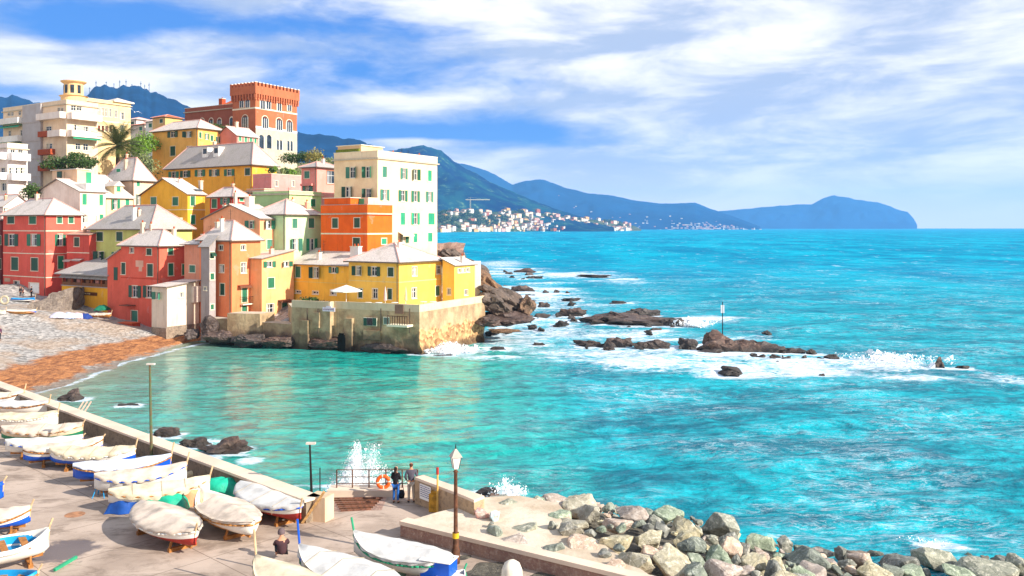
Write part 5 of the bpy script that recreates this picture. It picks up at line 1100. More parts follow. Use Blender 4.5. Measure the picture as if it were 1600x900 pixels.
# ------------------------------------------------------------------ boats
CANV = {'canvas': mat('boat_canvas', 'dccab8', .85, .25, 1.4, .25, 4), 'white': mat('boat_white_cover', 'dad7d2', .7, .2, 1.4, .2, 4), 'cream': mat('boat_cream_cover', 'e2d2b4', .85, .25, 1.4, .25, 4), 'plastic': mat('boat_plastic', 'dfe6f2', .35, .15, 2, .8, 2.5)}
HULL = {'white': mat('hull_white', 'efe9de', .45, .12, 1.5), 'cream': mat('hull_cream', 'e9cfae', .5, .15, 1.5), 'blue': mat('hull_blue', '1458c8', .4, .15, 2), 'cyan': mat('hull_cyan', '1a9ad6', .4, .15, 2), 'wood': mat('hull_wood', 'c98d4e', .5, .25, 4)}
WOOD = mat('boat_timber', 'b8793c', .7, .3, 5); GRTRIM = mat('trim_green', '2f9a70', .5)
def boat(label, bow, stern, zb, zs, B=1.9, hull='white', cover='canvas', inner='white', stem=.5, trim=None, openb=False, sternp=False, hem=.09, seed=0, cover_to=1.0, bottom=None, cradle=True, group='boats hauled out on the promenade', keel_gap=.32, ground=GZ, name='rowing_boat'):
    B *= .84; zb -= .12; zs -= .12; a = P(bow[0], bow[1], zb); b = P(stern[0], stern[1], zs); c = (a + b) / 2; L_ = Vector((a.x - b.x, a.y - b.y)).length; ang = math.atan2(a.y - b.y, a.x - b.x)
    o = empty(name, (c.x, c.y, ground), ang); tag(o, label, 'boat', group); rb = random.Random(seed); H_ = (zb + zs) / 2 - ground - keel_gap - .18
    nt, ns = 25, 9; T_ = np.linspace(-1, 1, nt)
    def half(t): q = abs(t); return B / 2 * (1 - q ** (2.0 if t > 0 else 2.4)) ** (.95 if t > 0 else .75)
    def sheer(t): return keel_gap + H_ * (1 + (.5 if t > 0 else .26) * abs(t) ** 2.4)
    def keel(t): return keel_gap + H_ * .75 * max(0, abs(t) - .72) ** 2 * 4
    V = []
    for t in T_:
        h_, zs_, zk = half(t), sheer(t), keel(t)
        for j in range(-ns, ns + 1):
            s_ = abs(j) / ns; V.append((t * L_ / 2, math.copysign(h_ * math.sin(s_ * math.pi / 2) ** .75, j) if j else 0, zk + (zs_ - zk) * (s_ ** 1.9)))
    k = 2 * ns + 1; Fq = gridfaces(nt, k); mats_ = [HULL[hull], bottom or HULL[hull]]
    mi = np.array([1 if (abs((i % (k - 1)) - ns + .5) / ns) < .62 else 0 for i in range(len(Fq))], np.int32)
    ho_ = npmesh('hull', V, Fq, mats_, o, True, mi); sm = ho_.modifiers.new('thick', 'SOLIDIFY'); sm.thickness = .04
    g = MB()                                      # rub rail
    for sg_ in (-1, 1): g.path([(t * L_ / 2, sg_ * (half(t) + .02), sheer(t) - .13) for t in T_], .04, trim or (HULL['blue'], WOOD, HULL['white'], HULL['wood'])[seed % 4], 5)
    g.build('rub_rail', o, True)
    g = MB(); g.path([(L_ / 2 * .86, 0, keel(.86) - .03), (L_ / 2 * .97, 0, sheer(1) * .6), (L_ / 2 * 1.0, 0, sheer(1)), (L_ / 2 * 1.0 + .12, 0, sheer(1) + stem)], .04, trim or mat('stem_pale', 'd9b990', .6, .2), 6); g.build('stem_post', o)
    g = MB(); g.box(-L_ * .43, L_ * .43, -.04, .04, keel_gap - .1, keel_gap + .04, WOOD); g.build('keel', o)
    if not openb or cover_to < 1:
        # cover sheet: draped over a ridge line, hem hanging outside the gunwale
        t1 = -1 + 2 * cover_to if cover_to < 1 else 1.0; tt = np.linspace(-1.0, t1, 40); W_ = np.linspace(-1, 1, 15); V = []; CM = CANV[cover]
        for t in tt:
            h_ = half(t) + .05
            ridge_ = (.26 * B / 1.9) * (1 - abs(t) ** 3) * (1 - .28 * abs(math.sin(t * 5.2 + seed))) + .04
            for w_ in W_:
                q = abs(w_); zz = sheer(t) + .03 + ridge_ * (1 - q) ** 1.1 * (1 if q < 1 else 0); nz = noise.noise(Vector((t * 4, w_ * 2.5, seed))) * .018 - abs(math.sin(t * 9 + seed)) * .02 * q
                V.append((t * L_ / 2, w_ * h_, zz + nz))
        nw_ = len(W_); base = len(V); Fc = gridfaces(len(tt), nw_).tolist()
        for sg_, j in ((-1, 0), (1, nw_ - 1)):
            st = len(V)
            for i, t in enumerate(tt):
                dp = hem * (1 + .7 * noise.noise(Vector((t * 5, sg_ * 3, seed + 5)))) * (1 - .3 * abs(t)); h_ = half(t) + .05
                sw = math.sin(t * 24 + seed) * .035 + .03
                V.append((t * L_ / 2, sg_ * (h_ * .985 + sw), sheer(t) - dp * .5)); V.append((t * L_ / 2 * .995, sg_ * (h_ * .93 + sw * 1.6), sheer(t) - dp))
            for i in range(len(tt) - 1):
                p0, p1 = i * nw_ + j, (i + 1) * nw_ + j; q0, q1 = st + 2 * i, st + 2 * i + 2; Fc += [(p0, p1, q1, q0), (q0, q1, q1 + 1, q0 + 1)]
        npmesh('cover', V, Fc, [CM], o, True)
        def top(t, w_):
            i = min(len(tt) - 1, max(0, int(round((t + 1) / (t1 + 1) * (len(tt) - 1))))); j = int(round((w_ + 1) / 2 * (nw_ - 1))); return Vector(V[i * nw_ + j]) + Vector((0, 0, .025))
        for t in (-.55, .05, .55):
            if t > t1 - .1 or seed % 3: continue
            t = t + rb.uniform(-.1, .1); g = MB(); pp = [top(t, w_) for w_ in np.linspace(-1, 1, 15)]; e0, e1 = pp[0] + Vector((0, -.05, -.35)), pp[-1] + Vector((0, .05, -.35)); g.path([e0] + pp + [e1], .009, ROPEM[0], 4); g.build('tie_rope', o)
    if openb:
        g = MB(); fl = []
        for t in T_[3:-3]: fl.append((t, half(t) * .8))
        vs = [(t * L_ / 2, -h_, keel_gap + .25) for t, h_ in fl] + [(t * L_ / 2, h_, keel_gap + .25) for t, h_ in fl]; n = len(fl)
        g.add(vs, [(i, i + 1, n + i + 1, n + i) for i in range(n - 1)], HULL[inner]); g.build('floor_board', o)
        for t in (-.5, 0.0, .45):
            if t > -1 + 2 * (0 if cover_to == 1 else cover_to) - .05: g = MB(); g.box(t * L_ / 2 - .12, t * L_ / 2 + .12, -half(t) * .96, half(t) * .96, sheer(t) - .2, sheer(t) - .15, WOOD); g.build('thwart', o)
        g = MB()
        for sg_ in (-1, 1):
            ts = [t for t in T_ if abs(t) < .96]; n = len(ts); vs = [(t * L_ / 2, sg_ * (half(t) - .03), sheer(t) - .02) for t in ts] + [(t * L_ / 2, sg_ * (half(t) * .86 - .03), sheer(t) - .38) for t in ts]; g.add(vs, [(i, i + 1, n + i + 1, n + i) for i in range(n - 1)], HULL[inner])
        g.build('inner_side', o, True)
    if cradle:
        for t in (-.5, .55):
            cr = empty('boat_cradle', (c.x + math.cos(ang) * t * L_ / 2, c.y + math.sin(ang) * t * L_ / 2, ground), ang); tag(cr, ('bow end' if t > 0 else 'stern end') + ' cradle under the ' + ' '.join(label.split(',')[0].split()[:7]), 'cradle', 'cradles under the boats'); h2 = half(t)
            g = MB(); g.box(-.08, .08, -h2 * .75, h2 * .75, 0, .14, WOOD); g.build('beam', cr)
            for sg_ in (-1, 1): g = MB(); g.tube((0, sg_ * h2 * .7, .1), (0, sg_ * h2 * .55, keel_gap + H_ * .30), .05, .05, WOOD, 4); g.build('strut', cr)
    return o, L_
BL = HULL['blue']; RD = mat('hull_red', 'a8322a', .5, .2, 2); GN = mat('hull_green', '1f7a58', .5, .2, 2); ROPEM = [mat('rope_brown', 'b8a88c', .9), mat('rope_blue', '4a6a94', .8)]
boat('white covered boat farthest along the parapet, cut by the left edge', (38, 611), (-60, 618), 4.2, 4.0, 1.7, seed=21, cover='canvas')
boat('white covered boat with an orange stem, second from the far end of the row', (77, 627), (-32, 626), 4.2, 4.0, 1.8, seed=1, cover='white', stem=.45)
boat('cream covered boat with tied scalloped hem, third from the far end', (91, 642), (-16, 650), 4.3, 4.0, 1.8, seed=2, cover='cream', stem=.5)
boat('canvas covered boat with a deep hem over an orange hull, fourth from the far end', (130, 662), (2, 668), 4.2, 4.05, 1.9, seed=3, cover='canvas', bottom=GN, hem=.22, hull='cream', stem=.2)
boat('bright white smooth covered boat, fifth from the far end', (130, 681), (8, 688), 4.1, 4.0, 1.6, seed=4, cover='white', stem=.1, hem=.2)
boat('canvas covered boat with a blue bottom, sixth from the far end', (161, 683), (36, 702), 4.2, 4.0, 1.9, seed=5, cover='canvas', bottom=BL, stem=.15)
boat('pleated canvas covered boat with a yellow stem, seventh from the far end', (212, 697), (78, 703), 4.25, 4.0, 2.0, seed=6, cover='cream', hem=.2, stem=.45, bottom=BL)
boat('boat wrapped in bluish plastic over a blue hull, eighth from the far end', (268, 710), (114, 729), 4.25, 4.0, 2.0, seed=7, cover='plastic', hull='blue', stem=.6)
boat('long canvas covered boat with upright bow, just behind the multicoloured tarpaulin', (292, 722), (147, 746), 4.3, 4.0, 2.0, seed=8, cover='canvas', stem=.5, hem=.2)
boat('cream covered boat with ragged hem above the multicoloured tarpaulin', (328, 743), (169, 768), 4.15, 3.95, 1.9, seed=9, cover='cream', hem=.3, stem=.45)
boat('round bowed boat under a taut canvas cover, front left of the three angled boats', (306, 828), (220, 782), 4.05, 4.0, 2.5, seed=10, cover='canvas', hem=.14, stem=.25, bottom=RD)
boat('half covered boat with open stern and timber thwarts, middle of the three angled boats', (397, 812), (312, 764), 4.05, 4.0, 2.35, seed=11, cover='canvas', openb=True, inner='wood', cover_to=1.0, stem=.25) if False else None
o, L_ = boat('half covered boat with an open end and timber thwarts, middle of the three angled boats', (312, 765), (397, 812), 4.0, 4.05, 2.35, seed=11, cover='canvas', openb=True, inner='wood', cover_to=.68, stem=.05)
boat('boat under a smooth white cover next to the parapet end, last of three angled boats', (470, 790), (375, 752), 4.05, 4.0, 2.3, seed=12, cover='white', hem=.18, stem=.3, bottom=RD)
boat('white covered boat at the left edge above the cyan boats', (48, 790), (-70, 806), 4.1, 3.9, 1.9, seed=13, cover='canvas', stem=.3, bottom=BL)
boat('large open white boat with a cyan interior at the left edge', (77, 822), (-70, 862), 4.3, 4.0, 2.3, seed=14, openb=True, inner='cyan', stem=.3)
boat('open boat with a bright blue interior in the bottom left corner', (60, 889), (-80, 905), 4.1, 3.9, 2.0, seed=15, openb=True, inner='cyan', hull='cyan', stem=.2)
boat('blue bow poking in at the left edge', (6, 748), (-120, 775), 4.3, 3.9, 1.7, seed=16, openb=True, inner='cyan', hull='blue', stem=.2)
boat('covered boat with a centre pole at the bottom edge, left of the crouching figure', (400, 870), (530, 935), 4.1, 4.0, 2.2, seed=17, cover='cream', stem=.9)
boat('white covered boat with a tall stem, middle of the bottom row', (468, 852), (625, 912), 4.15, 4.0, 2.2, seed=18, cover='white', stem=.9, hem=.2, bottom=GN, trim=BL)
boat('white covered boat with green stem and blue stern before the low brick wall', (553, 832), (708, 875), 4.2, 4.05, 2.1, seed=19, cover='white', stem=.5, trim=GRTRIM, cover_to=1)
boat('small white boat end at the foot of the street lamp', (726, 884), (650, 925), 3.75, 3.7, 1.5, seed=20, openb=True, stem=.15, trim=GRTRIM)
# blue barrel-like end panel of the boat by the lamp
c = P(688, 886, GZ + .75); g = MB(); g.box(-.62, .5, -.35, .35, -.42, .28, BL); g.box(-.66, .54, -.39, .39, .28, .33, WHITE); o = g.build('blue_stern_box', bevel=.04); o.location = c; o.rotation_euler = (0, 0, R(-20)); tag(o, 'bright blue box shaped stern board at the end of the white covered boat', 'boat stern')
# multicoloured tarpaulin heap
def tarp(label, px, py, w_, d__, h_, c, seed, rot):
    n = 22; V = []; 
    for i in range(n):
        for j in range(n):
            u, v = i / (n - 1) * 2 - 1, j / (n - 1) * 2 - 1; q = max(0, 1 - (abs(u) ** 2.5)) * max(0, 1 - abs(v) ** 2.2); z = h_ * q ** .5 + .1 * noise.noise(Vector((u * 3, v * 3, seed))) * (q + .15) + .02
            V.append((u * w_ / 2, v * d__ / 2 + .08 * math.sin(u * 7 + seed), max(.01, z)))
    o = npmesh('tarpaulin', V, gridfaces(n, n), [mat('tarp_' + c, c, .5, .2, 2, .6, 3)]); o.location = P(px, py, GZ); o.rotation_euler = (0, 0, rot); tag(o, label, 'tarpaulin', 'tarpaulins in the row of boats')
tarp('dark blue tarpaulin strip in front of the cream covered boat', 212, 797, 2.4, 1.1, .75, '1a4fa0', 1, .1); tarp('teal green crumpled tarpaulin between the boats', 252, 796, 2.4, 1.2, .75, '1fae8a', 2, .05)
tarp('orange tarpaulin between the teal ones', 290, 786, 2.2, 1.2, .75, 'f2a070', 3, .1); tarp('teal tarpaulin at the parapet behind the half covered boat', 338, 774, 2.6, 1.1, .8, '1fb392', 4, .1)
# blue trestle, fender, ball float
c = P(158, 776, GZ); tr = empty('blue_trestle', c); tag(tr, 'small blue metal trestle under the stern of the long canvas boat', 'trestle')
for sx in (-1, 1):
    for sy in (-1, 1): g = MB(); g.tube((sx * .28, sy * .28, 0), (sx * .14, sy * .14, .5), .025, .025, HULL['cyan'], 5); g.build('leg', tr)
g = MB(); g.box(-.2, .2, -.2, .2, .5, .56, HULL['blue']); g.build('top', tr)
g = MB(); g.lathe([(0, -.3), (.1, -.28), (.16, -.15), (.17, .1), (.12, .25), (0, .3)], mat('fender_cream', 'e6d4ae', .5), n=16); o = g.build('fender', smooth=True); o.location = P(297, 737, GZ + .3) + Vector((0, 0, 0)); o.rotation_euler = (0, R(80), .3); o.location.z = GZ + .17; tag(o, 'cream cylindrical fender lying against the parapet wall', 'fender')
g = MB(); g.lathe([(0, -.3), (.16, -.26), (.27, -.12), (.3, .02), (.26, .16), (.15, .27), (0, .31)], mat('float_green', '7fa08a', .5, .3, 3), n=20); o = g.build('ball_float', smooth=True); c = P(623, 893, GZ + .3); o.location = (c.x, c.y, GZ + .3); tag(o, 'grey green ball float on the ground between the two bottom boats', 'float')
g = MB(); g.lathe([(.36, -.4), (.38, -.1), (.36, .2), (.27, .42), (.12, .52), (0, .54)], mat('dome_cream', 'ece0cc', .6, .15, 3), n=24); o = g.build('canvas_covered_bollard', smooth=True); c = P(800, 898, GZ + .42); o.location = (c.x, c.y, GZ + .4); tag(o, 'rounded cream canvas hood standing by the low brick wall at the bottom edge', 'hood')
g = MB(); g.box(-.07, .07, -.35, .35, 0, .08, WOOD)
for px, py, lb in ((60, 706, 'grey timber block lying left of the boat sterns'), (12, 690, 'dark timber block at the left edge beside the boats'), (452, 812, 'brown timber chock by the white plastic boat')):
    o = g.build('timber_block'); o.location = P(px, py, GZ); o.rotation_euler = (0, 0, .8); tag(o, lb, 'timber')
c = P(85, 895, GZ); beam('green oar end lying by the blue boat in the corner', (c.x, c.y, GZ + .1), (c.x + .25, c.y + 1.1, GZ + .16), .07, GRTRIM, 'oar', 'oar')
# manhole, wall planks
g = MB(); g.lathe([(.42, GZ + .001), (.42, GZ + .006), (0, GZ + .006)], mat('manhole_rust', 'b5825f', .8, .3, 5), n=28); c = P(117, 804, GZ); o = g.build('manhole_cover'); o.location = (c.x, c.y, 0); tag(o, 'round rusty manhole cover in the pavement', 'manhole cover')
for i in range(3): a = P(113 + 6 * i, 655, GZ); beam('pink plank propped on the parapet wall, one of three', (a.x, a.y, GZ), (a.x + .35, a.y + .8, GZ + 1.0), .05, mat('plank_pink', 'd9b09c'), 'propped_plank', 'plank').__setitem__('group', 'planks propped on the parapet')

# patched foot of the left wall run, steps, cave shade as dark panels and pipes
for a, b, t, bt in ((527.5, 540, 527, 549), (528.5, 539, 523, 527), (530, 537.5, 520.5, 523)): wallbox(a, b, t, bt, 4, .0, .05, mat('cave_shade_paint', '1c1712', .95), 'cave_shade_panel')  # flat dark panels on the wall, painting the shade of a cave
for i, (a, b, t, bt, k, o1) in enumerate(((541.5, 553, 497, 548, 2, .5), (470, 484, 500, 545, 4, .4), (490, 500, 488, 512, 4, .25), (570, 596, 516, 530, 1, .35))): wallbox(a, b, t, bt, min(k, 4), -.3, o1, SWM, 'buttress')
for px in (480, 497, 595, 640): wallbox(px, px + 1, 482, 520, 4 if px < 520 else 1, .02, .1, PIPE, 'drain_pipe')
# ------------------------------------------------------------------ rocks
def hullmesh(name, seed, n=13, flat=1.0, cuts=3, amp=.05):
    r_ = random.Random(seed); bm = bmesh.new()
    for i in range(n):
        v = Vector((r_.gauss(0, 1), r_.gauss(0, 1), r_.gauss(0, 1))).normalized() * r_.uniform(.82, 1.0); v.z *= flat; bm.verts.new((v.x * .5, v.y * .5, v.z * .5))
    bmesh.ops.convex_hull(bm, input=bm.verts[:]); bmesh.ops.delete(bm, geom=[v for v in bm.verts if not v.link_faces], context='VERTS')
    bmesh.ops.bevel(bm, geom=bm.edges[:], offset=.03, segments=1, affect='EDGES', clamp_overlap=True)
    for v in bm.verts:
        if v.co.length > .5: v.co *= .5 / v.co.length; bmesh.ops.triangulate(bm, faces=bm.faces[:])
    for k in range(cuts): bmesh.ops.subdivide_edges(bm, edges=[e for e in bm.edges if e.calc_length() > .09], cuts=1)
    bmesh.ops.triangulate(bm, faces=bm.faces[:])
    for v in bm.verts:
        q = noise.hetero_terrain(v.co * 2.2 + Vector((seed, 0, 0)), 1.0, 2.1, 6, .4) if False else noise.fractal(v.co * 3.2 + Vector((seed * 3.1, 0, 0)), .8, 2.1, 6)
        v.co += v.co.normalized() * q * amp
    me = bpy.data.meshes.new(name); bm.to_mesh(me); bm.free(); return me
DRY = [stone('boulder_grey', '9c9c8c', '76786c', 'd2cdbc', 1.0, .8, True), stone('boulder_tan', 'bcb296', '948c72', 'e4dac2', 1.0, .8, True), stone('boulder_green', '949e88', '6a7464', 'c6ccb8', 1.0, .8, True), stone('boulder_pink', 'c8b09c', 'a69282', 'e4d5c6', 1.0, .8, True)]
WETR = stone('sea_rock', '5c4840', '382a26', '80685a', .7, 1.0, wet=True, rough=.55)
CLIFF = stone('cliff_rock', '735844', '523f30', '98795c', .35, 1.0, wet=True)
PROTO = []
for i in range(9):
    me = hullmesh('boulder', 30 + i, 12 + i % 5, .8); me.materials.append(DRY[i % 4]); PROTO.append(me)
SEAP = []
for i in range(6):
    me = hullmesh('sea_rock', 60 + i, 16, .9, 3, .16); me.materials.append(WETR); SEAP.append(me)
rk = random.Random(21); ROCKS_FOAM = []
def rock(me, loc, sc, rot, label, cat, group, name):
    o = bpy.data.objects.new(name, me); col.objects.link(o); o.location = loc; o.scale = sc; o.rotation_euler = rot; tag(o, label, cat, group); return o
CR = [(-4, 3.2), (2.4, 3.0), (5.3, 2.7), (8.2, 2.3), (9.9, 1.7), (11.8, 1.1), (15.7, .5), (19, .4), (26, .4)]
def crest(x): return float(np.interp(x, [q[0] for q in CR], [q[1] for q in CR]))
def mz(x, y): 
    yc = 40.0; return min(3.35, crest(x) + .13 * max(0, yc - y)) - max(0, y - yc) * .9
# rubble core under the boulders
X = np.arange(-3, 40, .6); Y_ = np.arange(24, 46, .6); XX, YY = np.meshgrid(X, Y_); ZZ = np.array([[mz(a, b) for a in X] for b in Y_]) - .5 + fbm(XX, YY) * .5
inpad = np.zeros_like(XX, bool)
o = npmesh('rubble_bank', np.stack([XX.ravel(), YY.ravel(), ZZ.ravel()], 1), gridfaces(*XX.shape), [stone('rubble_dark', '5f5a50', '3f3b36', '7c766a', 1.2, 1)]); tag(o, kind='structure')
def mhit(px, py):
    z = 2.5
    for _ in range(30): q = P(px, py, z); z = z * .6 + mz(q.x, q.y) * .4
    return P(px, py, z)
BIG = [  # px, py, w px, h px, proto, label
 (907, 785, 66, 40, 1, 'big cracked beige boulder standing tallest at the seaward edge of the apron'), (918, 798, 44, 30, 1, 'tan block leaning in front of the tallest boulder'), (800, 779, 40, 14, 1, 'low tan boulder at the seaward edge of the apron near the landing wall'), (876, 804, 44, 24, 2, 'green tinted boulder on the apron before the tallest one'), (842, 776, 60, 16, 0, 'long low grey boulder on the seaward lip of the apron'),
 (951, 789, 22, 22, 2, 'small dark boulder right of the tallest boulder'), (984, 798, 58, 28, 3, 'pinkish boulder with a flat top between two dark ones'), (1042, 800, 62, 36, 2, 'dark grey faceted boulder overhanging the water'), (1075, 818, 56, 34, 1, 'brown boulder below the dark faceted one'),
 (1122, 818, 62, 44, 0, 'pale speckled boulder at the water edge where the bank turns'), (963, 813, 52, 26, 3, 'rosy beige boulder behind the apron end'), (889, 815, 58, 24, 1, 'flat slab lying on the concrete apron'), (815, 824, 56, 18, 0, 'grey green boulder half buried in the apron'),
 (806, 843, 62, 26, 3, 'pale pinkish boulder low on the apron near the brick wall'), (907, 850, 64, 32, 3, 'smooth rosy boulder resting at the apron corner'), (865, 856, 40, 30, 2, 'green grey boulder beside the smooth rosy one'), (960, 842, 62, 36, 1, 'large beige boulder in the middle of the heap'),
 (1010, 836, 56, 28, 1, 'brown ridged boulder right of the middle one'), (1029, 824, 38, 24, 0, 'grey rounded boulder sunk between brown ones'), (1082, 846, 50, 34, 2, 'pale green angular boulder under the brown one'), (1142, 850, 44, 34, 3, 'rounded speckled boulder near the bank turn'),
 (1050, 872, 76, 42, 1, 'wide beige boulder low in the heap'), (990, 876, 64, 36, 1, 'yellowish wedge shaped boulder above the bottom edge'), (960, 884, 46, 30, 3, 'small orange tinted boulder by the low wall'), (1129, 884, 60, 44, 3, 'round salmon boulder at the bottom edge'),
 (1090, 890, 48, 34, 2, 'split green grey boulder beside the salmon one'), (1186, 842, 46, 34, 2, 'dark green boulder washed at the water edge'), (1225, 846, 34, 28, 0, 'blackish small boulder at the water edge'), (1180, 872, 40, 30, 1, 'tan cube like boulder in the right heap'),
 (1262, 868, 74, 44, 2, 'large mossy grey boulder right of centre'), (1255, 892, 38, 28, 2, 'square pale green block at the bottom edge'), (1208, 886, 36, 34, 0, 'upright grey wedge at the bottom edge'), (1315, 862, 30, 20, 0, 'small brown wet boulder in the foam'),
 (1345, 868, 54, 34, 3, 'reddish boulder touching the foam'), (1365, 890, 60, 34, 1, 'smooth pale boulder at the bottom edge right'), (1405, 875, 66, 26, 0, 'dark flat boulder by the surf'), (1392, 890, 44, 34, 2, 'light green rounded boulder at the bottom edge'),
 (1447, 848, 34, 26, 1, 'small white topped boulder in the surf'), (1470, 872, 80, 34, 0, 'long sloping grey slab near the right'), (1530, 855, 70, 44, 1, 'big tilted pinkish slab at the right water edge'), (1575, 848, 66, 24, 1, 'long brown slab at the right border'),
 (1540, 885, 96, 32, 0, 'dark striped slab at the bottom right'), (1590, 880, 46, 40, 0, 'blue grey shaded boulder in the bottom right corner'), (1430, 892, 50, 26, 2, 'pale ribbed boulder at the bottom edge'), (1500, 892, 60, 26, 2, 'greenish slab at the bottom edge right')]
occ = []
for px, py, w_, h_, k, lb in BIG:
    q = mhit(px, py + h_ * .22); s_ = q.y / F * 1.16; W_ = w_ * s_; H_ = h_ * s_
    rock(PROTO[(k + 4 * (rk.random() < .5)) % 9], (q.x, q.y, q.z - .1 + H_ * .12), (W_ * 1.12, W_ * rk.uniform(.75, 1.0), H_ * 1.35), (rk.uniform(-.25, .25), rk.uniform(-.25, .25), rk.uniform(0, 6.28)), lb, 'boulder', 'boulders of the breakwater', 'boulder'); occ.append((q.x, q.y, W_ / 2))
FILLB = ['small pale boulder filling a gap in the breakwater heap', '']
TONE = ('grey', 'tan', 'greenish', 'pinkish')
def fill_label(k, u): return 'small %s boulder filling a gap in the breakwater heap, %s' % (TONE[k % 4], 'beside the apron' if u < 1080 else 'middle stretch' if u < 1340 else 'right stretch')
n = 0
for tr_ in range(4200):
    x, y = rk.uniform(-2, 27), rk.uniform(27.5, 41.5); s_ = rk.choice((.35, .6, .9, 1.2, 1.5))
    u = CX + x / y * F
    if u > 1640: continue
    z = mz(x, y); v = HZ + (CH - z) * F / y
    if v > 960: continue
    # keep clear of the apron
    pass
    if u < 905 and not (v > 822 and u > 762) and not (v < 796 and u > 770 and y > 37.6): continue
    if v > 817 + (u - 627) * .242 - 14: continue
    if any((x - p_[0]) ** 2 + (y - p_[1]) ** 2 < (p_[2] * .72 + s_ * .42) ** 2 for p_ in occ): continue
    kk = rk.randrange(9); rock(PROTO[kk], (x, y, max(z - .15, PZ + .1 if u < 1000 and v > 826 and y < 40 and z > 3 else -9)), (s_ * rk.uniform(1.0, 1.5), s_ * rk.uniform(.8, 1.1), s_ * rk.uniform(.7, 1.0)), (rk.uniform(-.5, .5), rk.uniform(-.5, .5), rk.uniform(0, 6.28)), fill_label(kk, u), 'boulder', 'small boulders of the breakwater', 'boulder'); occ.append((x, y, s_ / 2)); n += 1
    if n > 260: break
# graffiti stones on the apron
for (px, py, w_, c, lb) in ((754, 808, .8, 'd99a8c', 'stone with faded pink paint on the concrete apron'), (772, 812, .7, 'a9c4cc', 'stone with pale blue scribbles beside the pink painted one')):
    q = P(px, py, PZ); o = rock(PROTO[1].copy(), (q.x, q.y, PZ + .15), (w_, w_, .75), (.1, 0, rk.uniform(0, 6)), lb, 'boulder', None, 'painted_boulder'); o.data.materials.clear(); o.data.materials.append(mat('paint_' + c, c, .8, .4, 5, c2='d9d2c4'))
q = P(766, 776, 1.9); rock(SEAP[0], (q.x, q.y, 1.5), (1.1, .9, 1.5), (.2, .3, 1), 'dark wet rock standing in the spray at the seaward end of the landing wall', 'rock', None, 'sea_rock')
# sea rocks: px centre, py waterline, width px, height px, label
SEAR = [(760, 770 + 8, 60, 14, 'dark flat rocks under the landing wall'),
 (995, 508, 150, 26, 'largest long flat dark reef rock'), (945, 506, 56, 16, 'low dark rock left of the long reef'), (1052, 509, 40, 20, 'blunt right end of the long reef'), (1005, 494, 56, 14, 'upper hump on top of the long reef'),
 (925, 541, 44, 16, 'dark rock at the left of the front reef chain'), (965, 543, 44, 24, 'brown sunlit rock in the front reef chain'), (1018, 545, 62, 18, 'broken rock right of the brown sunlit one'), (1073, 545, 42, 20, 'square dark rock left of the pole rock'),
 (1140, 553, 96, 38, 'biggest reef rock carrying the thin pole'), (1190, 553, 66, 24, 'right shoulder of the pole rock'), (1110, 557, 56, 14, 'low front ledge of the pole rock'), (1218, 552, 26, 14, 'pointed rock right of the pole rock'),
 (1245, 552, 34, 9, 'small low rock in the foam right of the pole rock'), (1268, 553, 20, 8, 'smaller rock further right in the chain'), (1300, 563, 34, 13, 'rounded dark rock at the end of the chain'), (1472, 577, 24, 22, 'steep lone rock far to the right'), (1507, 577, 20, 10, 'little companion of the steep lone rock'),
 (1148, 583, 42, 13, 'flat brown rock in front of the pole rock'), (1285, 587, 10, 4, 'tiny rock tip in the foam'), (1198, 522, 18, 6, 'thin rock strip behind the pole rock'), (1028, 518, 28, 6, 'reddish flat rock below the long reef'),
 (825, 426, 46, 8, 'far thin dark rock behind the cliff'), (930, 432, 50, 5, 'thin reef line far out'), (993, 437, 10, 4, 'single tiny far rock'), (818, 456, 36, 13, 'dark rock behind the cliff toe'), (853, 459, 12, 7, 'first of three small far rocks'), (870, 459, 13, 9, 'middle one of three small far rocks'), (886, 459, 10, 5, 'last of three small far rocks'),
 (893, 470, 28, 8, 'flat dark rock in the middle distance'), (970, 474, 32, 5, 'low black rock awash in the middle distance'), (850, 480, 20, 10, 'knobbly rock off the cliff toe'), (893, 492, 50, 13, 'long dark rock between the cliff and the reef'), (848, 498, 38, 11, 'flat rock at the cliff toe'), (876, 508, 28, 8, 'low rock just left of the reef'), (828, 464, 16, 8, 'small rock at the far side of the cliff toe'),
 (775, 547, 32, 6, 'flat rock near the sea wall corner'), (842, 540, 20, 5, 'tiny flat rock in the white water'), (752, 420, 14, 5, 'tiny dark rock near the far shore wall'), (790, 449, 12, 5, 'small dark rock close under the cliff'),
 (110, 627, 46, 20, 'brown mossy rock in the shallows beyond the parapet wall'), (197, 636, 32, 6, 'reddish rock just awash in the cove'), (250, 686, 60, 20, 'dark rocks washed by foam below the parapet, left part'), (300, 700, 50, 18, 'dark rocks washed by foam below the parapet, middle part'), (345, 710, 78, 26, 'long brown rock below the parapet with a bright end'), (310, 722, 50, 12, 'low rock hugging the parapet'),
 (655, 556, 30, 6, 'low rocks at the foot of the sea wall corner'), (690, 558, 30, 5, 'rocks awash in front of the sea wall corner')]
for i, (px, py, w_, h_, lb) in enumerate(SEAR):
    q = P(px, py, 0.0); s_ = q.y / F; W_, H_ = w_ * s_, h_ * s_; dp = min(W_ * .6, 8) if W_ > 4 else W_ * .8
    o = rock(SEAP[i % 6], (q.x, q.y + dp * .35, H_ * .05), (W_ * 1.12, dp, H_ * 1.7), (rk.uniform(-.06, .06), rk.uniform(-.04, .04), rk.choice((0, math.pi)) + rk.uniform(-.15, .15)), lb, 'rock', 'rocks standing in the sea', 'sea_rock')
    if h_ > 12 and W_ > 3:      # rougher crown
        me = hullmesh('sea_rock', 80 + i, 22, .9, 4, .2); me.materials.append(WETR); o.data = me
    ROCKS_FOAM.append((q.x, q.y + dp * .3, W_ * .5, dp * .5))
xr = random.Random(70)
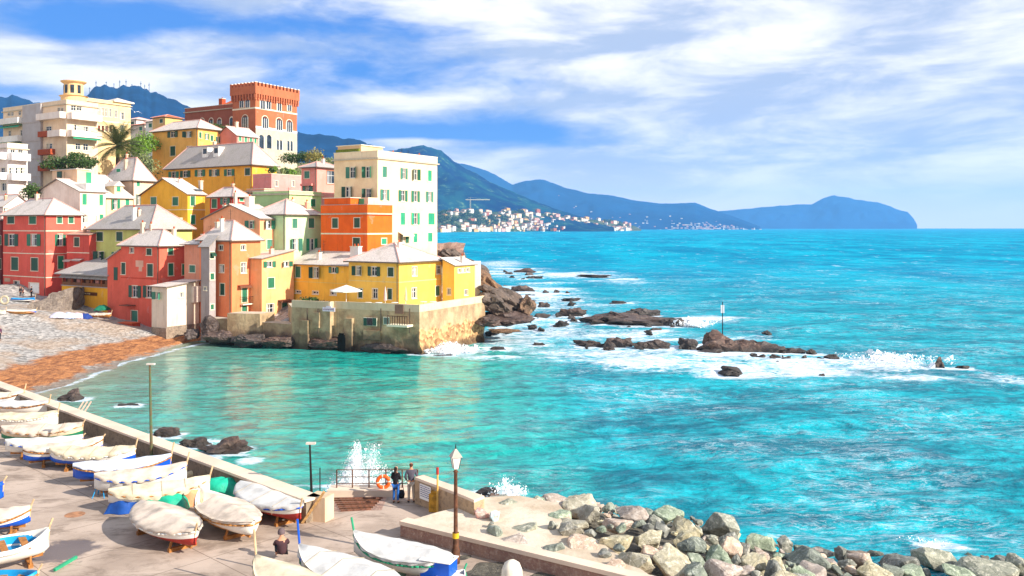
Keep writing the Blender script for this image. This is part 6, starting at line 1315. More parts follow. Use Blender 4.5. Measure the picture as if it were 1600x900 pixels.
for i in range(60):
    seg = xr.choice((((830, 500), (910, 498)), ((905, 543), (1080, 548)), ((1080, 556), (1310, 562)), ((800, 470), (900, 470)), ((910, 508), (1070, 510)), ((760, 520), (850, 512)), ((770, 430), (850, 430)), ((1180, 556), (1260, 556))))
    u = xr.random(); px = seg[0][0] + (seg[1][0] - seg[0][0]) * u + xr.gauss(0, 6); py = seg[0][1] + (seg[1][1] - seg[0][1]) * u + xr.gauss(0, 3.5); q = P(px, py, 0); s_ = q.y / F; w_ = xr.uniform(7, 24); h_ = w_ * xr.uniform(.2, .42)
    rock(SEAP[i % 6], (q.x, q.y, 0), (w_ * s_, w_ * s_ * .7, h_ * s_ * 1.7), (0, xr.uniform(-.15, .15), xr.uniform(0, 6.28)), 'small dark rock awash %s' % ('in the broken water near the headland' if px < 900 else 'along the long reef line' if py < 520 else 'along the front reef chain'), 'rock', 'small rocks awash round the reefs', 'sea_rock'); ROCKS_FOAM.append((q.x, q.y, w_ * s_ * .4, w_ * s_ * .3))
# thin pole on the reef rock
c = PY(1129, 523, P(1140, 553, 0).y + 1.6); pl = empty('reef_pole', c - Vector((0, 0, .5))); tag(pl, 'thin pole with a small marker standing on the biggest reef rock', 'pole'); g = MB(); g.tube((0, 0, 0), (0, 0, 4.6), .06, .05, IRON, 6); g.build('pole', pl); g = MB(); g.box(-.22, .22, -.04, .04, 3.2, 4.2, mat('marker_pale', 'c9cfd6')); g.build('marker', pl)
# cliff headland: slanting strata slabs
def slab(label, px, py, w_, h_, d_, seed, tilt, Y, mt=CLIFF, name='cliff_rock', zr=0):
    c = PY(px, py, Y); s_ = Y / F; me = hullmesh(name, seed, 26, .95, 4, .13); me.materials.append(mt)
    return rock(me, c, (w_ * s_, d_, h_ * s_), (0, tilt, zr), label, 'rock', 'rocks of the small headland', name)
slab('upper tan slab of the headland sloping down to the right', 765, 446, 66, 27, 10, 101, .6, 128); slab('long ridge slab of the headland running down to the sea', 793, 466, 96, 36, 9, 102, .55, 125)
slab('front brown rock of the headland beside the wall', 770, 474, 66, 44, 9, 103, .35, 122); slab('end block of the headland above the surf', 822, 478, 34, 38, 7, 104, .3, 124); slab('dark foot of the headland at the water', 797, 497, 90, 26, 8, 105, .05, 121, WETR); slab('dark wet ledge under the headland', 762, 501, 56, 22, 8, 106, .0, 118.5, WETR)
slab('grey slab lying flat like a pier below the headland', 788, 517, 58, 8, 3.5, 107, .02, 117); slab('crevice rock behind the yellow lean-to', 752, 432, 36, 28, 12, 108, .4, 134)
slab('rough far shoulder of the headland below the cream apartment house', 712, 404, 60, 28, 14, 109, .45, 150); slab('low far rocks running from the apartment house down to the water', 738, 418, 66, 26, 14, 110, .4, 148)
slab('small dark foot rock in the cove under the stained wall', 345, 528, 60, 26, 4, 111, 0, 113.8, WETR); slab('dark rock shelf under the quay wall, left part', 392, 532, 70, 24, 4, 112, 0, 112.6, WETR); slab('dark rock shelf under the quay wall, right part', 437, 534, 60, 22, 4, 113, 0, 111.6, WETR)
slab('dark foot of the sea wall at its middle', 600, 545, 100, 22, 3, 114, 0, 106.8, WETR, zr=-.42); slab('dark foot of the sea wall beside the arch', 510, 535, 90, 26, 3.4, 115, 0, 110.2, WETR, zr=-.4)
slab('dark overgrown rock at the foot of the grey wall tower', 327, 512, 34, 44, 3.5, 118, 0, 115.2, WETR); slab('brown boulder foot of the cream outbuilding', 300, 522, 24, 20, 3, 117, 0, 115.5, WETR)
g = MB(); c = PY(702, 385, 150); g.prism([(-2.5, 0), (2.6, 1.2), (2.2, 3), (-2.9, 2)], -4, .5, stone('old_brick', 'b07a5a', '9a5f48', 'c9a184', 1.5, .6)); o = g.build('ruined_wall'); bumpy(o, .5, .7, 99, 6); o.location = c; tag(o, 'broken masonry wall on the rocks behind the cream apartment house', 'wall')
g = MB(); c = PY(745.5, 421, 124); g.box(-.5, .5, -.5, .5, -4.5, 1.2, WHITE); o = g.build('white_pillar'); o.location = c; tag(o, 'white square pillar at the seaward end of the yellow lean-to', 'pillar')
# dark coloured panel standing in for shade in the sea cave arch
wallbox(529, 537, 518, 547, 3, .0, .12, mat('cave_shade_paint', '1c1612', .95), 'cave_shade_panel') if False else None

# ------------------------------------------------------------------ sea
rows = np.concatenate([np.linspace(26, 60, 150, endpoint=False), 60 * (330 / 60) ** (np.arange(520) / 520), 330 * (14000 / 330) ** (np.arange(200) / 199)])
ks = np.linspace(-1.15, 1.15, 860); KK, YYs = np.meshgrid(ks, rows); SXs = KK * YYs
h0 = np.zeros_like(SXs); rw_ = np.random.RandomState(5)
for i in range(16):
    wl_ = 2.2 * 1.32 ** i * .55; th_ = R(-62 + rw_.randn() * 26); ph = rw_.rand() * 6.28; amp = .019 * wl_ ** .8; amp = min(amp, .15)
    fade = np.clip(1 - (YYs * 1.0 / (wl_ * 90)) ** 2, 0, 1)
    q = (SXs * math.cos(th_) + YYs * math.sin(th_)) * 2 * math.pi / wl_ + ph + fbm(SXs * .05 + i, YYs * .05, 3) * 6; h0 += amp * (1 - np.abs(np.sin(q / 2)) * 1.6) * fade
open_ = np.clip((SXs + 14) / 25, 0, 1); open_ = np.where(YYs > 125, 1, open_); calm = .35 + .65 * open_
h0 *= calm
foam = np.zeros_like(SXs); near = YYs < 700
for (x, y, rx_, ry_) in ROCKS_FOAM:
    m_ = (np.abs(SXs - x) < rx_ + 16) & (np.abs(YYs - y) < ry_ + 14); dx_ = np.maximum(np.abs(SXs[m_] - x) - rx_ * .8, 0) / 1.7; dy_ = np.maximum(np.abs(YYs[m_] - y) - ry_ * .8, 0)
    foam[m_] = np.maximum(foam[m_], np.exp(-np.sqrt(dx_ ** 2 + dy_ ** 2) / (1.5 if x > -10 else .6)) * .95)
def fb(px, py, sx, sy, a, tilt=0):
    c = P(px, py, 0); s_ = c.y / F; sxm = sx * s_; sym = sy * c.y ** 2 / (F * CH); dx_ = (SXs - c.x) / sxm; dy_ = (YYs - c.y - tilt * (SXs - c.x)) / sym
    global foam; foam = np.maximum(foam, a * np.exp(-(dx_ ** 2 + dy_ ** 2)))
for a in ((720, 548, 60, 12, .95), (790, 505, 50, 22, .8), (840, 475, 50, 20, .7), (850, 462, 110, 36, .7), (800, 528, 110, 30, .74), (930, 553, 170, 20, .76), (870, 520, 140, 20, .74), (1000, 520, 120, 10, .7), (790, 425, 90, 14, .62), (870, 500, 110, 22, .66), (1000, 530, 160, 16, .62), (1180, 560, 180, 26, .6), (800, 535, 90, 14, .6), (900, 555, 120, 16, .62), (1020, 570, 120, 16, .8), (1150, 575, 120, 18, .9), (1260, 575, 100, 20, .95), (1370, 570, 110, 16, .85), (1400, 590, 160, 16, .6), (1585, 590, 60, 16, .75), (1080, 505, 40, 8, .9), (1120, 500, 50, 8, .7), (940, 520, 120, 10, .7),
          (860, 482, 80, 16, .62), (900, 430, 110, 7, .8), (960, 440, 80, 6, .62), (780, 412, 70, 9, .75), (800, 432, 90, 8, .6), (870, 452, 60, 6, .8), (930, 475, 80, 7, .66), (1250, 600, 220, 16, .5), (820, 505, 60, 12, .7), (1150, 527, 120, 8, .62),
          (770, 560, 90, 10, .6), (545, 762, 70, 14, .9), (795, 764, 40, 8, .9), (480, 758, 60, 8, .6), (390, 720, 26, 9, .95), (330, 692, 40, 8, .8), (240, 672, 20, 5, .7), (1290, 842, 120, 12, .62), (1430, 835, 130, 14, .72), (1190, 815, 70, 10, .5), (545, 548, 20, 3, .7), (160, 578, 50, 3, .5), (1470, 860, 50, 12, .8), (1560, 838, 50, 8, .6)): fb(*a)
sdist = SXs - shore_x(YYs); ms = (YYs > 60) & (YYs < 117); foam = np.where(ms, np.maximum(foam, .72 * np.exp(-((sdist - .9) / .8) ** 2) + .35 * np.exp(-((sdist - 3.6) / 1.1) ** 2) * np.clip(.5 + fbm(YYs * .12, SXs * .1) * 3, 0, 1)), foam)
foam += np.where(YYs > 330, 0, np.clip(h0 * 1.5 - .15, 0, .25)) * open_
shallow = np.where(ms, np.exp(-np.clip(sdist, 0, 99) / 9), 0)
bay = np.clip(1.3 - 1.3 * ((SXs + 25) / 32) ** 4, 0, 1) * np.clip(1.3 - 1.3 * ((YYs - 82) / 42) ** 4, 0, 1)
foam = np.minimum(foam, .84)
V = np.stack([SXs.ravel(), YYs.ravel(), h0.ravel()], 1)
m, T, p = base_mat('sea_water'); T.n.clear()
o = T.pos(); att = T.new('ShaderNodeAttribute', attribute_name='sea'); af, ash, aba = T.sep(att.outputs['Color']); x, y, z = T.sep(o)
st1 = T.noise(T.map(o, rot=(0, 0, R(28)), scale=(.35, 1, 1)), .16, 7, .62, .4); st2 = T.noise(T.map(o, rot=(0, 0, R(28)), scale=(.5, 1, 1)), .9, 6, .68, .6)
far1 = T.noise(T.map(o, scale=(.02, .006, 1)), 1.0, 8, .72); 
near_c = T.mix(T.ramp(T.math('ADD', T.math('MULTIPLY', st1, .5), T.math('MULTIPLY', st2, .5)), .4, .6), (.0, .14, .20, 1), (.0, .42, .50, 1))  # chop's light and dark painted into the water colour, here and in the bay
far_c = T.mix(T.ramp(far1, .35, .65), (.0, .20, .36, 1), (.0, .40, .56, 1))
mid = T.ramp(y, 60, 330)
cb = T.mix(mid, near_c, far_c); cb = T.mix(T.math('MULTIPLY', aba, .9), cb, T.mix(T.ramp(st2, .35, .65), (.0, .17, .15, 1), (.0, .48, .37, 1))); cb = T.mix(T.math('MULTIPLY', ash, 1.0, clamp=True), cb, lin('85907a'))
# foam: attribute plus lacy noise, and thin streaks of the open sea
lace = T.noise(T.map(o, rot=(0, 0, R(20)), scale=(.6, 1.1, 1)), 1.1, 8, .72, .9); lace2 = T.noise(T.map(o, scale=(.35, .8, 1)), .28, 8, .7, .5)
lacem = T.math('ADD', T.math('MULTIPLY', lace, .55), T.math('MULTIPLY', lace2, .45))
net_ = T.math('SUBTRACT', 1.0, T.math('MULTIPLY', T.math('ABSOLUTE', T.math('SUBTRACT', T.noise(T.map(o, rot=(0, 0, R(20)), scale=(.5, 1.1, 1)), .75, 7, .65, 1.4), .5)), 9.0), clamp=True)
fo = T.ramp(T.math('ADD', T.math('ADD', T.math('MULTIPLY', af, .62), lacem), T.math('MULTIPLY', net_, .15)), .87, 1.12)
rid = T.math('ABSOLUTE', T.math('SUBTRACT', T.noise(T.map(o, rot=(0, 0, R(28)), scale=(.28, 1, 1)), .55, 7, .68, 1.2), .5))
rid2 = T.math('ABSOLUTE', T.math('SUBTRACT', T.noise(T.map(o, loc=(3, 8, 0), rot=(0, 0, R(20)), scale=(.3, 1, 1)), 1.5, 6, .66, 1.0), .5))
strk = T.math('MULTIPLY', T.math('MAXIMUM', T.ramp(rid, .0, .022, 1, 0), T.math('MULTIPLY', T.ramp(rid2, .0, .018, 1, 0), T.ramp(y, 60, 170, .8, 0))), T.ramp(T.noise(o, .07, 4, .6), .42, .62)); strk = T.math('MULTIPLY', strk, T.ramp(y, 150, 500, .55, 0)); strk = T.math('MULTIPLY', strk, T.math('SUBTRACT', 1.0, T.math('MULTIPLY', aba, .75, clamp=True)))
fstr = T.math('MULTIPLY', T.ramp(T.noise(T.map(o, scale=(.10, .035, 1)), 1.4, 7, .75), .58, .70), T.math('MULTIPLY', T.ramp(y, 130, 300), T.ramp(y, 900, 3500, .55, .12)))
white = T.math('MAXIMUM', T.math('MAXIMUM', fo, strk), fstr)
dif = T.new('ShaderNodeBsdfDiffuse'); T.put(dif.inputs[0], cb); gl = T.new('ShaderNodeBsdfGlossy'); gl.inputs['Roughness'].default_value = .08; gl.inputs[0].default_value = (.9, .97, 1, 1)
fr = T.new('ShaderNodeFresnel'); fr.inputs['IOR'].default_value = 1.33
bh = T.math('ADD', T.math('MULTIPLY', T.noise(T.map(o, rot=(0, 0, R(28)), scale=(.55, 1, 1)), 1.6, 6, .6, .3), .55), T.math('MULTIPLY', T.noise(T.map(o, rot=(0, 0, R(20)), scale=(.6, 1, 1)), .45, 5, .6, .5), 1.1))
bh = T.math('ADD', bh, T.math('MULTIPLY', T.noise(T.map(o, rot=(0, 0, R(15)), scale=(.5, 1.2, 1)), 4.2, 4, .6), .16))
bm_ = T.new('ShaderNodeBump'); bm_.inputs['Strength'].default_value = 1.0; T.put(bm_.inputs['Distance'], T.math('MULTIPLY', T.ramp(y, 40, 600, .42, 1.0), T.math('SUBTRACT', 1.0, T.math('MULTIPLY', aba, .8)))); T.put(bm_.inputs['Height'], bh)
T.put(gl.inputs['Normal'], bm_.outputs[0]); T.put(fr.inputs['Normal'], bm_.outputs[0])
bm2 = T.new('ShaderNodeBump'); bm2.inputs['Strength'].default_value = 1.0; bm2.inputs['Distance'].default_value = .5; T.put(bm2.inputs['Height'], bh); T.put(dif.inputs['Normal'], bm2.outputs[0])
m1 = T.new('ShaderNodeMixShader'); T.put(m1.inputs[0], T.math('MINIMUM', T.math('MULTIPLY', fr.outputs[0], T.math('ADD', .8, T.math('MULTIPLY', aba, .3))), T.math('ADD', T.ramp(y, 60, 400, .18, .05), T.math('MULTIPLY', aba, .2)))); T.l.new(dif.outputs[0], m1.inputs[1]); T.l.new(gl.outputs[0], m1.inputs[2])
wd = T.new('ShaderNodeBsdfDiffuse'); T.put(wd.inputs[0], T.mix(T.ramp(T.noise(T.map(o, scale=(.6, 1.2, 1)), 1.7, 7, .75), .4, .62), (.42, .56, .68, 1), (.80, .83, .87, 1))); m2 = T.new('ShaderNodeMixShader'); T.put(m2.inputs[0], white); T.l.new(m1.outputs[0], m2.inputs[1]); T.l.new(wd.outputs[0], m2.inputs[2])
oo = T.new('ShaderNodeOutputMaterial'); T.l.new(m2.outputs[0], oo.inputs[0])
sea = npmesh('sea', V, gridfaces(*SXs.shape), [m]); tag(sea, kind='structure')
ca = sea.data.color_attributes.new('sea', 'FLOAT_COLOR', 'POINT'); arr = np.ones((len(V), 4), np.float32); arr[:, 0] = np.clip(foam, 0, 1).ravel(); arr[:, 1] = shallow.ravel(); arr[:, 2] = bay.ravel(); ca.data.foreach_set('color', arr.ravel())
# ------------------------------------------------------------------ spray
SPM = mat('sea_spray_white', 'fbfdff', .6, .02)
def spray(label, c, R_, H_, n, seed, lean=(0, 0), size=.05):
    r_ = np.random.RandomState(seed); t = r_.rand(n) ** 1.9; ang = r_.rand(n) * 6.28; rad = R_ * (.25 + .75 * np.sin(np.clip(t * 1.25, 0, 1) * 3.1) * .8) * np.sqrt(r_.rand(n)) * (1 + .5 * r_.rand(n) * t)
    j = 1 + .35 * np.sin(ang * 5 + 2); x = rad * np.cos(ang) * j + lean[0] * t * H_; y_ = rad * np.sin(ang) + lean[1] * t * H_; z_ = t * H_ * (.75 + .25 * np.cos(ang * 3)) - .1
    s = size * (.35 + 1.3 * r_.rand(n) ** 3) * (1.5 - t) * (1 + 2.5 * (r_.rand(n) < .04)); dv = r_.randn(n, 4, 3); dv /= np.linalg.norm(dv, axis=2)[..., None]
    Vv = (np.stack([x, y_, z_], 1)[:, None, :] + dv * s[:, None, None]).reshape(-1, 3); b4 = np.arange(n)[:, None] * 4; Ff = np.concatenate([b4 + np.array(q) for q in ((0, 1, 2), (0, 2, 3), (0, 3, 1), (1, 3, 2))])
    o = npmesh('sea_spray', Vv, Ff, [SPM], None, False); o.location = c; tag(o, label, 'spray', kind='stuff'); return o
c = PY(557, 770, 43.5); spray('white burst of spray thrown up behind the landing railing', (c.x, c.y, .2), 2.1, 4.6, 120000, 1, (.05, 0), .034)
c = P(700, 552, 0); spray('white surf breaking against the foot of the sea wall', (c.x, c.y + .5, 0), 3.2, 1.5, 6000, 2, (0, 0), .12)
c = P(792, 768, .3); spray('spray beside the dark rock at the landing wall', (c.x, c.y, 0), 1.2, 1.3, 2500, 3, (0, 0), .05)
c = P(1400, 565, 0); spray('low breaking crest right of the reef', (c.x, c.y, 0), 6.5, 1.0, 3500, 4, (0, 0), .12)
c = P(1082, 508, 0); spray('surf breaking at the right end of the long reef', (c.x, c.y, 0), 3.5, 1.4, 2600, 5, (0, 0), .14)
c = P(1448, 850, .3); spray('surf splashing among the right hand boulders', (c.x, c.y, 0), 1.4, .7, 1800, 6, (0, 0), .05)

# ------------------------------------------------------------------ people
def skin(name, joints, edges, m, parent=None, sub=1, mats2=None):
    me = bpy.data.meshes.new(name); me.from_pydata([j[0] for j in joints], edges, []); o = bpy.data.objects.new(name, me); col.objects.link(o)
    me.materials.append(m)
    sk = o.modifiers.new('skin', 'SKIN'); sk.use_smooth_shade = True
    if not me.skin_vertices: me.skin_vertices.new()
    for i, j in enumerate(joints):
        r_ = j[1]; me.skin_vertices[0].data[i].radius = (r_, r_ * (j[2] if len(j) > 2 else 1)); me.skin_vertices[0].data[i].use_root = (i == 0)
    s_ = o.modifiers.new('smooth', 'SUBSURF'); s_.levels = s_.render_levels = sub
    if parent: o.parent = parent
    return o
SKINM = mat('skin', 'c98f70', .6, .08)
def person(label, loc, rz, H_=1.75, top='24232a', legs='2f5fa0', shoes='1d1d22', hair='2a1d18', long_hair=False, coat=False, arms='down', pose='stand', lean=0.0, rad=1.0):
    o = empty('person', loc, rz); tag(o, label, 'person'); k = H_ / 1.75; o.scale = (k, k, k)
    if pose == 'stand': hip, sp, ch, nk = Vector((0, 0, .92)), Vector((0, -.01, 1.12)), Vector((0, .0, 1.34)), Vector((0, .01, 1.49)); kn, an = .49, .09; fx = .1
    J = [(hip, .13, .75), (sp, .125, .75), (ch, .15, .7), (nk, .055), (nk + Vector((0, .01, .07)), .055), (nk + Vector((0, .02, .13)), .085, 1.1), (nk + Vector((0, .015, .2)), .095, 1.15), (nk + Vector((0, .01, .27)), .07)]
    Ed = [(0, 1), (1, 2), (2, 3), (3, 4), (4, 5), (5, 6), (6, 7)]
    arm = {}
    for s_ in (-1, 1):
        b = len(J); sh = Vector((s_ * .17, 0, 1.41))
        if arms == 'down': el, wr = Vector((s_ * .24, .0, 1.14)), Vector((s_ * .23, .07, .90))
        elif arms == 'pocket': el, wr = Vector((s_ * .27, -.05, 1.16)), Vector((s_ * .19, .09, .98))
        else: el, wr = Vector((s_ * .22, .03, 1.16)), Vector((s_ * .08, .24, 1.12))
        arm[s_] = (sh, el, wr); J += [(sh, .06), (el, .042), (wr, .027)]; Ed += [(2, b), (b, b + 1), (b + 1, b + 2)]
        d_ = (wr - el).normalized(); pm = wr + d_ * .07; J.append((pm, .035, .5)); Ed.append((b + 2, b + 3)); side = d_.cross(Vector((s_, 0, 0))).normalized()
        for f_ in range(4):
            fl = (.075, .085, .08, .062)[f_]; base = pm + side * (f_ - 1.5) * .02 + d_ * .02; J += [(base, .010), (base + d_ * fl * .5, .009), (base + d_ * fl * .85 + Vector((-s_ * .02, 0, 0)), .007)]; n_ = len(J); Ed += [(b + 3, n_ - 3), (n_ - 3, n_ - 2), (n_ - 2, n_ - 1)]
        th_ = wr + d_ * .03 + side * .035; J += [(th_, .011), (th_ + d_ * .045 + side * .015, .009)]; n_ = len(J); Ed += [(b + 2, n_ - 2), (n_ - 2, n_ - 1)]
    leg = {}
    for s_ in (-1, 1):
        b = len(J); a_, k_, f_ = Vector((s_ * .09, 0, .86)), Vector((s_ * .1, .02, kn)), Vector((s_ * .11, -.01, an)); leg[s_] = (a_, k_, f_); J += [(a_, .085), (k_, .055), (f_, .038), (f_ + Vector((s_ * .02, .13, -.05)), .035)]; Ed += [(0, b), (b, b + 1), (b + 1, b + 2), (b + 2, b + 3)]
    skin('body', J, Ed, SKINM, o, 1)
    # clothes follow the same joints
    tj = [(hip + Vector((0, 0, -.02)), .165, .78), (sp, .15, .8), (ch, .178, .74), (nk + Vector((0, 0, -.02)), .085)]; te = [(0, 1), (1, 2), (2, 3)]
    if coat: tj.append((hip + Vector((0, 0, -.28)), .185, .8)); te.append((0, 4))
    for s_ in (-1, 1): b = len(tj); sh, el, wr = arm[s_]; tj += [(sh, .078), (el, .06), (el.lerp(wr, .92), .046)]; te += [(2, b), (b, b + 1), (b + 1, b + 2)]
    skin('jacket', tj, te, mat('cloth_' + top, top, .9, .15, 4, .4, 8), o, 1)
    lj = [(hip, .15, .8)]; le = []
    for s_ in (-1, 1): b = len(lj); a_, k_, f_ = leg[s_]; lj += [(a_, .1), (k_, .07), (f_ + Vector((0, 0, .03)), .056)]; le += [(0, b), (b, b + 1), (b + 1, b + 2)]
    skin('trousers', lj, le, mat('cloth_' + legs, legs, .9, .15, 4), o, 1)
    for s_ in (-1, 1): f_ = leg[s_][2]; skin('shoe', [(f_ + Vector((0, -.04, -.04)), .045), (f_ + Vector((s_ * .015, .08, -.05)), .045, .8), (f_ + Vector((s_ * .025, .17, -.06)), .035, .7)], [(0, 1), (1, 2)], mat('shoe_' + shoes, shoes, .6), o, 1)
    hj = [(nk + Vector((0, -.01, .26)), .098, 1.15), (nk + Vector((0, -.035, .18)), .098, 1.1), (nk + Vector((0, -.05, .10)), .07)]; he = [(0, 1), (1, 2)]
    if long_hair: hj += [(nk + Vector((0, -.08, .0)), .085), (nk + Vector((0, -.11, -.12)), .065)]; he += [(2, 3), (3, 4)]
    skin('hair', hj, he, mat('hair_' + hair, hair, .7, .2, 9), o, 1)
    g = MB()
    for s_ in (-1, 1): g.box(s_ * .035 - .012, s_ * .035 + .012, .108, .118, 1.665, 1.68, IRON)
    g.box(-.02, .02, .108, .12, 1.595, 1.603, mat('lips', '8f4a42')); g.build('face_detail', o); return o
c = P(618.5, 786, GZ); person('person in a black coat and blue jeans standing at the railing with dark long hair', c, R(-14), 1.66, '1b1a20', '2a66b4', '3a2420', '241612', True, True, 'fold')
c = P(642.5, 785, GZ); person('person in a grey jacket and pale trousers standing beside the dark coated one', c, R(10), 1.80, '54505c', 'b9ad9e', '22222c', '5a3a28', False, False, 'pocket')
bg_ = empty('shoulder_bag', P(627, 784, GZ) + Vector((.0, .05, .35))); tag(bg_, 'black bag hanging between the two standing people', 'bag'); g = MB(); g.lathe([(0, -.2), (.13, -.18), (.16, 0), (.12, .16), (0, .18)], mat('bag_black', '141318', .6), n=12); g.build('bag_body', bg_, True); g = MB(); g.path([(-.1, 0, .14), (-.05, 0, .5), (.05, 0, .5), (.1, 0, .14)], .015, mat('bag_black', '141318', .6), 5); g.build('strap', bg_)
for px, py, Y, c1, lb in ((32, 461, 138, '2b2226', 'tiny dark clothed person standing behind the beached boat'), (49, 459, 139, '1c1c28', 'tiny person in black by the white door of the crimson house'), (36, 463, 137, '6a3a34', 'tiny person in a rusty brown top beside the boat'), (-1, 545, 103, '5a2a4a', 'person in a plum jacket at the left edge of the beach')):
    q = PY(px, py, Y); gz = ground_z(q.x, q.y); person(lb, (q.x, q.y, gz + .02), rk.uniform(0, 6), 1.7, c1, '2c2c38')
# crouching person between the bottom boats: seen from the back, seated on the ground
c = P(441, 876, GZ); o = empty('person', c, R(20)); o.scale = (1.0,) * 3; tag(o, 'person in a brown jacket sitting bent over between the two bottom boats', 'person')
skin('body', [((0, 0, .28), .15), ((0, .1, .5), .15), ((0, .2, .72), .13), ((0, .3, .84), .06), ((0, .36, .92), .1), ((0, .38, 1.0), .08), ((-.2, .2, .68), .06), ((-.27, .42, .5), .045), ((-.15, .58, .48), .03), ((-.13, .66, .46), .03), ((.2, .2, .68), .06), ((.27, .42, .5), .045), ((.15, .58, .48), .03), ((.13, .66, .46), .03), ((-.14, .3, .35), .09), ((-.17, .55, .45), .07), ((-.16, .6, .06), .045), ((-.16, .74, .04), .04), ((.14, .3, .35), .09), ((.17, .55, .45), .07), ((.16, .6, .06), .045), ((.16, .74, .04), .04)],
     [(0, 1), (1, 2), (2, 3), (3, 4), (4, 5), (2, 6), (6, 7), (7, 8), (8, 9), (2, 10), (10, 11), (11, 12), (12, 13), (0, 14), (14, 15), (15, 16), (16, 17), (0, 18), (18, 19), (19, 20), (20, 21)], SKINM, o)
skin('jacket', [((0, -.02, .2), .2), ((0, .1, .5), .19), ((0, .2, .72), .17), ((0, .28, .82), .08), ((-.2, .2, .68), .085), ((-.27, .42, .5), .065), ((-.16, .57, .48), .045), ((.2, .2, .68), .085), ((.27, .42, .5), .065), ((.16, .57, .48), .045)], [(0, 1), (1, 2), (2, 3), (2, 4), (4, 5), (5, 6), (2, 7), (7, 8), (8, 9)], mat('cloth_brown', '4a3034', .9, .2, 4), o)
skin('trousers', [((0, .02, .26), .16), ((-.14, .3, .36), .105), ((-.17, .55, .45), .085), ((-.16, .6, .12), .06), ((.14, .3, .36), .105), ((.17, .55, .45), .085), ((.16, .6, .12), .06)], [(0, 1), (1, 2), (2, 3), (0, 4), (4, 5), (5, 6)], mat('cloth_dark', '2a2a30', .9), o)
g = MB(); g.lathe([(.135, .9), (.14, .98), (.115, 1.06), (.06, 1.11), (0, 1.12)], mat('hat_grey', '6a5a5c', .9), (0, .36), 14); g.build('hat', o, True)

# ------------------------------------------------------------------ beach boats, parasol, bags, gull
def bground(px, py):
    z = 2
    for _ in range(25): q = P(px, py, z); z = z * .5 + ground_z(q.x, q.y) * .5
    return P(px, py, z)
def beachboat(label, px, py, half_px, **kw):
    q = bground(px, py); gz = q.z; s_ = q.y / F; d__ = half_px * s_
    a_ = (CX + (q.x + d__) / (q.y) * F, HZ + (CH - gz - 1.0) * F / q.y); b_ = (CX + (q.x - d__) / (q.y) * F, HZ + (CH - gz - .9) * F / q.y)
    return boat(label, a_, b_, gz + 1.0, gz + .9, ground=gz, group='boats on the beach', **kw)
beachboat('white and blue fishing boat resting on the beach below the crimson house', 33, 494, 24, B=2.0, openb=True, bottom=BL, inner='wood', seed=31, stem=.3, cradle=False)
beachboat('turquoise topped boat behind the fishing boat on the beach', 36, 474, 19, B=1.7, hull='cyan', openb=True, inner='white', seed=32, stem=.5, cradle=False)
beachboat('dark boat with a green cover in front of the yellow restaurant', 156, 500, 18, B=1.8, hull='wood', cover='canvas', seed=33, cradle=False)
beachboat('pale covered boat at the left edge of the beach', 0, 496, 9, B=1.8, cover='cream', seed=34, cradle=False)
for px, py, c1, lb in ((92, 496, 'd8d2e4', 'lilac grey sheet over gear on the beach, leftmost of the three'), (108, 497, 'c4d0ec', 'pale blue sheet over gear on the beach, middle of the three'), (121, 497, 'ddc4cc', 'pinkish sheet over gear on the beach, rightmost of the three'), (131, 498, '24408a', 'dark blue tarpaulin over gear beside the green covered boat'), (160, 494, '1e7a5c', 'green tarpaulin heaped on the dark boat')):
    q = bground(px, py); w_ = 1.3; n_ = 14; V = []
    for i in range(n_):
        for j in range(n_): u, v = i / (n_ - 1) * 2 - 1, j / (n_ - 1) * 2 - 1; k_ = max(0, 1 - u * u) ** .5 * max(0, 1 - v * v) ** .5; V.append((u * w_ * .75, v * w_ * .6, .75 * k_ + .12 * noise.noise(Vector((u * 3, v * 3, px)))))
    o = npmesh('covered_gear', V, gridfaces(n_, n_), [mat('sheet_' + c1, c1, .7, .15, 3)]); o.location = q + Vector((0, 0, .02 if px != 160 else .9)); tag(o, lb, 'tarpaulin', 'covered gear on the beach')
q = bground(7, 476); lr = torus('rope_coil', .55, .16, [mat('rope', 'd8c8a8', .9, .3, 8)]); lr.location = q + Vector((0, 0, .7)); tag(lr, 'pale coil of rope standing behind the fishing boat', 'rope')
# parasol on the terrace
c = PY(541, 462, 111.5); gz = 6.15 - .9; o = empty('parasol', (c.x, c.y, gz)); tag(o, 'open white parasol on the villa terrace', 'parasol'); g = MB(); g.tube((0, 0, 0), (0, 0, 2.6), .04, .04, WHITE, 6); g.build('pole', o)
g = MB(); g.lathe([(2.0, 2.12), (2.02, 2.0), (2.05, 2.12), (1.2, 2.45), (0, 2.85)], mat('parasol_cloth', 'f6f2ea', .8), n=8); g.build('canopy', o)
for i, (px, py, w_) in enumerate(((575, 466, 5), (592, 467, 5), (617, 468, 4), (662, 466, 5), (677, 463, 4))):
    q = PY(px, py, 109.5 if px < 630 else 110.5); o = empty('cafe_table', (q.x, q.y, 5.26)); tag(o, ('small terrace table left of the wall corner, ' if px < 630 else 'small terrace table on the sunny side, ') + ('first from the parasol', 'second from the parasol', 'third from the parasol', 'near the corner', 'nearest the lean-to')[i], 'table', 'tables on the villa terrace'); g = MB(); g.lathe([(.45, .72), (.45, .76), (0, .76)], WHITE, n=12); g.build('table_top', o); g = MB(); g.tube((0, 0, 0), (0, 0, .72), .04, .04, IRON, 6); g.build('leg', o)
c = PY(485, 462, 113); o = empty('shrub', (c.x, c.y, 5.3)); tag(o, 'low dark shrubs in a row on the terrace before the yellow wing', 'shrub'); leaves('foliage', o, (0, 0, .55), (1.7, .6, .7), 900, .12, LF1, 6, 77)
g = MB()                                                                 # gull
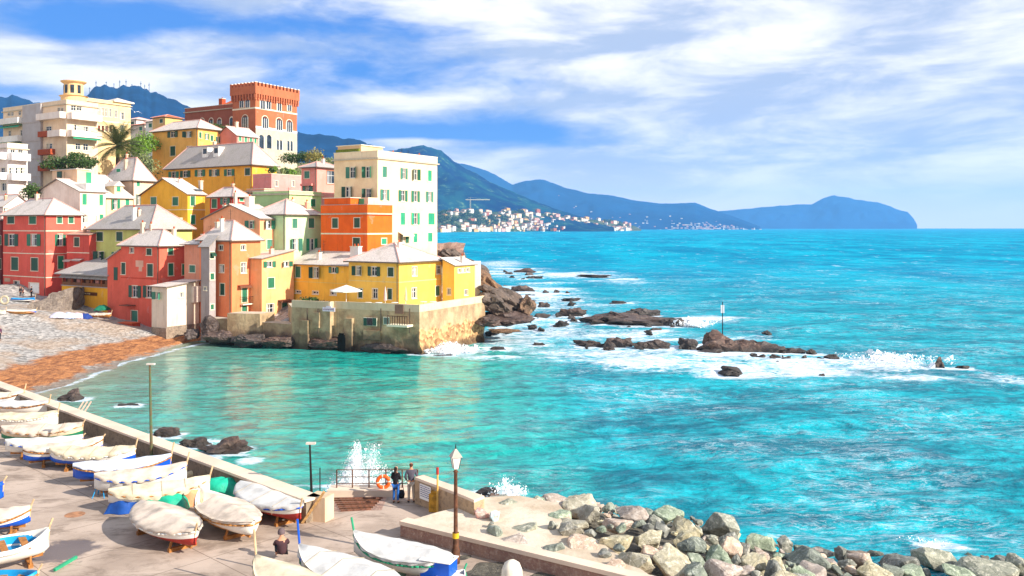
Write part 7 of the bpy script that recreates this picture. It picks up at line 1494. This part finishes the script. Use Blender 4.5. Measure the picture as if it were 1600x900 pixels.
V = [(0, -.35, 0), (.07, 0, .05), (-.07, 0, .05), (0, .3, .02), (0, 0, -.07), (.35, .05, .22), (.8, -.1, .1), (.35, -.12, .2), (-.35, .05, .22), (-.8, -.1, .1), (-.35, -.12, .2)]
g.add(V, [(0, 1, 4), (0, 2, 4), (3, 1, 4), (3, 2, 4), (0, 1, 2), (3, 1, 2), (1, 5, 7), (5, 6, 7), (2, 8, 10), (8, 9, 10)], WHITE); o = g.build('gull'); o.location = PY(210, 175, 90); o.rotation_euler = (.3, .3, .7); tag(o, 'white gull flying in front of the blue hill', 'bird')
# sailing dots far out
for px in (1131, 1162, 1179): q = PY(px, 356, 6000); g = MB(); g.add([(-5, 0, -4), (5, 0, -4), (5, 3, -4), (-5, 3, -4), (0, 1.5, 14), (-4, 1, -2), (4, 1, -2)], [(0, 1, 2, 3), (4, 5, 6)], WHITE); o = g.build('sailing_boat'); o.location = (q.x, q.y, 3); tag(o, 'tiny white sail on the horizon below the cape', 'boat', 'sails on the horizon')

# ------------------------------------------------------------------ air
hm = bpy.data.materials.new('haze'); hm.use_nodes = True; T = NT(hm.node_tree); T.n.clear(); pv = T.new('ShaderNodeVolumePrincipled'); pv.inputs['Color'].default_value = (.22, .54, 1.0, 1); pv.inputs['Density'].default_value = HAZE_D; pv.inputs['Anisotropy'].default_value = 0.0
oo = T.new('ShaderNodeOutputMaterial'); T.l.new(pv.outputs[0], oo.inputs['Volume'])
g = MB(); g.box(-16400, 16400, -60, 14600, -8, 640, hm); hz_ = g.build('haze'); tag(hz_, kind='stuff')

for px, py, w_, c_, lb in ((634, 440, .16, 'e8cf9c', 'folded cream parasol near the sea wall corner'), (602, 445, .14, 'e0b8b0', 'folded pinkish parasol in front of the villa door')):
    q = PY(px, 470, 109.5); o = empty('folded_parasol', (q.x, q.y, 5.26)); tag(o, lb, 'parasol'); g = MB(); g.tube((0, 0, 0), (0, 0, 2.7), .03, .03, WHITE, 6); g.build('pole', o); g = MB(); g.lathe([(.05, .9), (.2, 1.0), (.16, 1.9), (.03, 2.75)], mat('folded_' + c_, c_, .8), n=10); g.build('canopy', o)
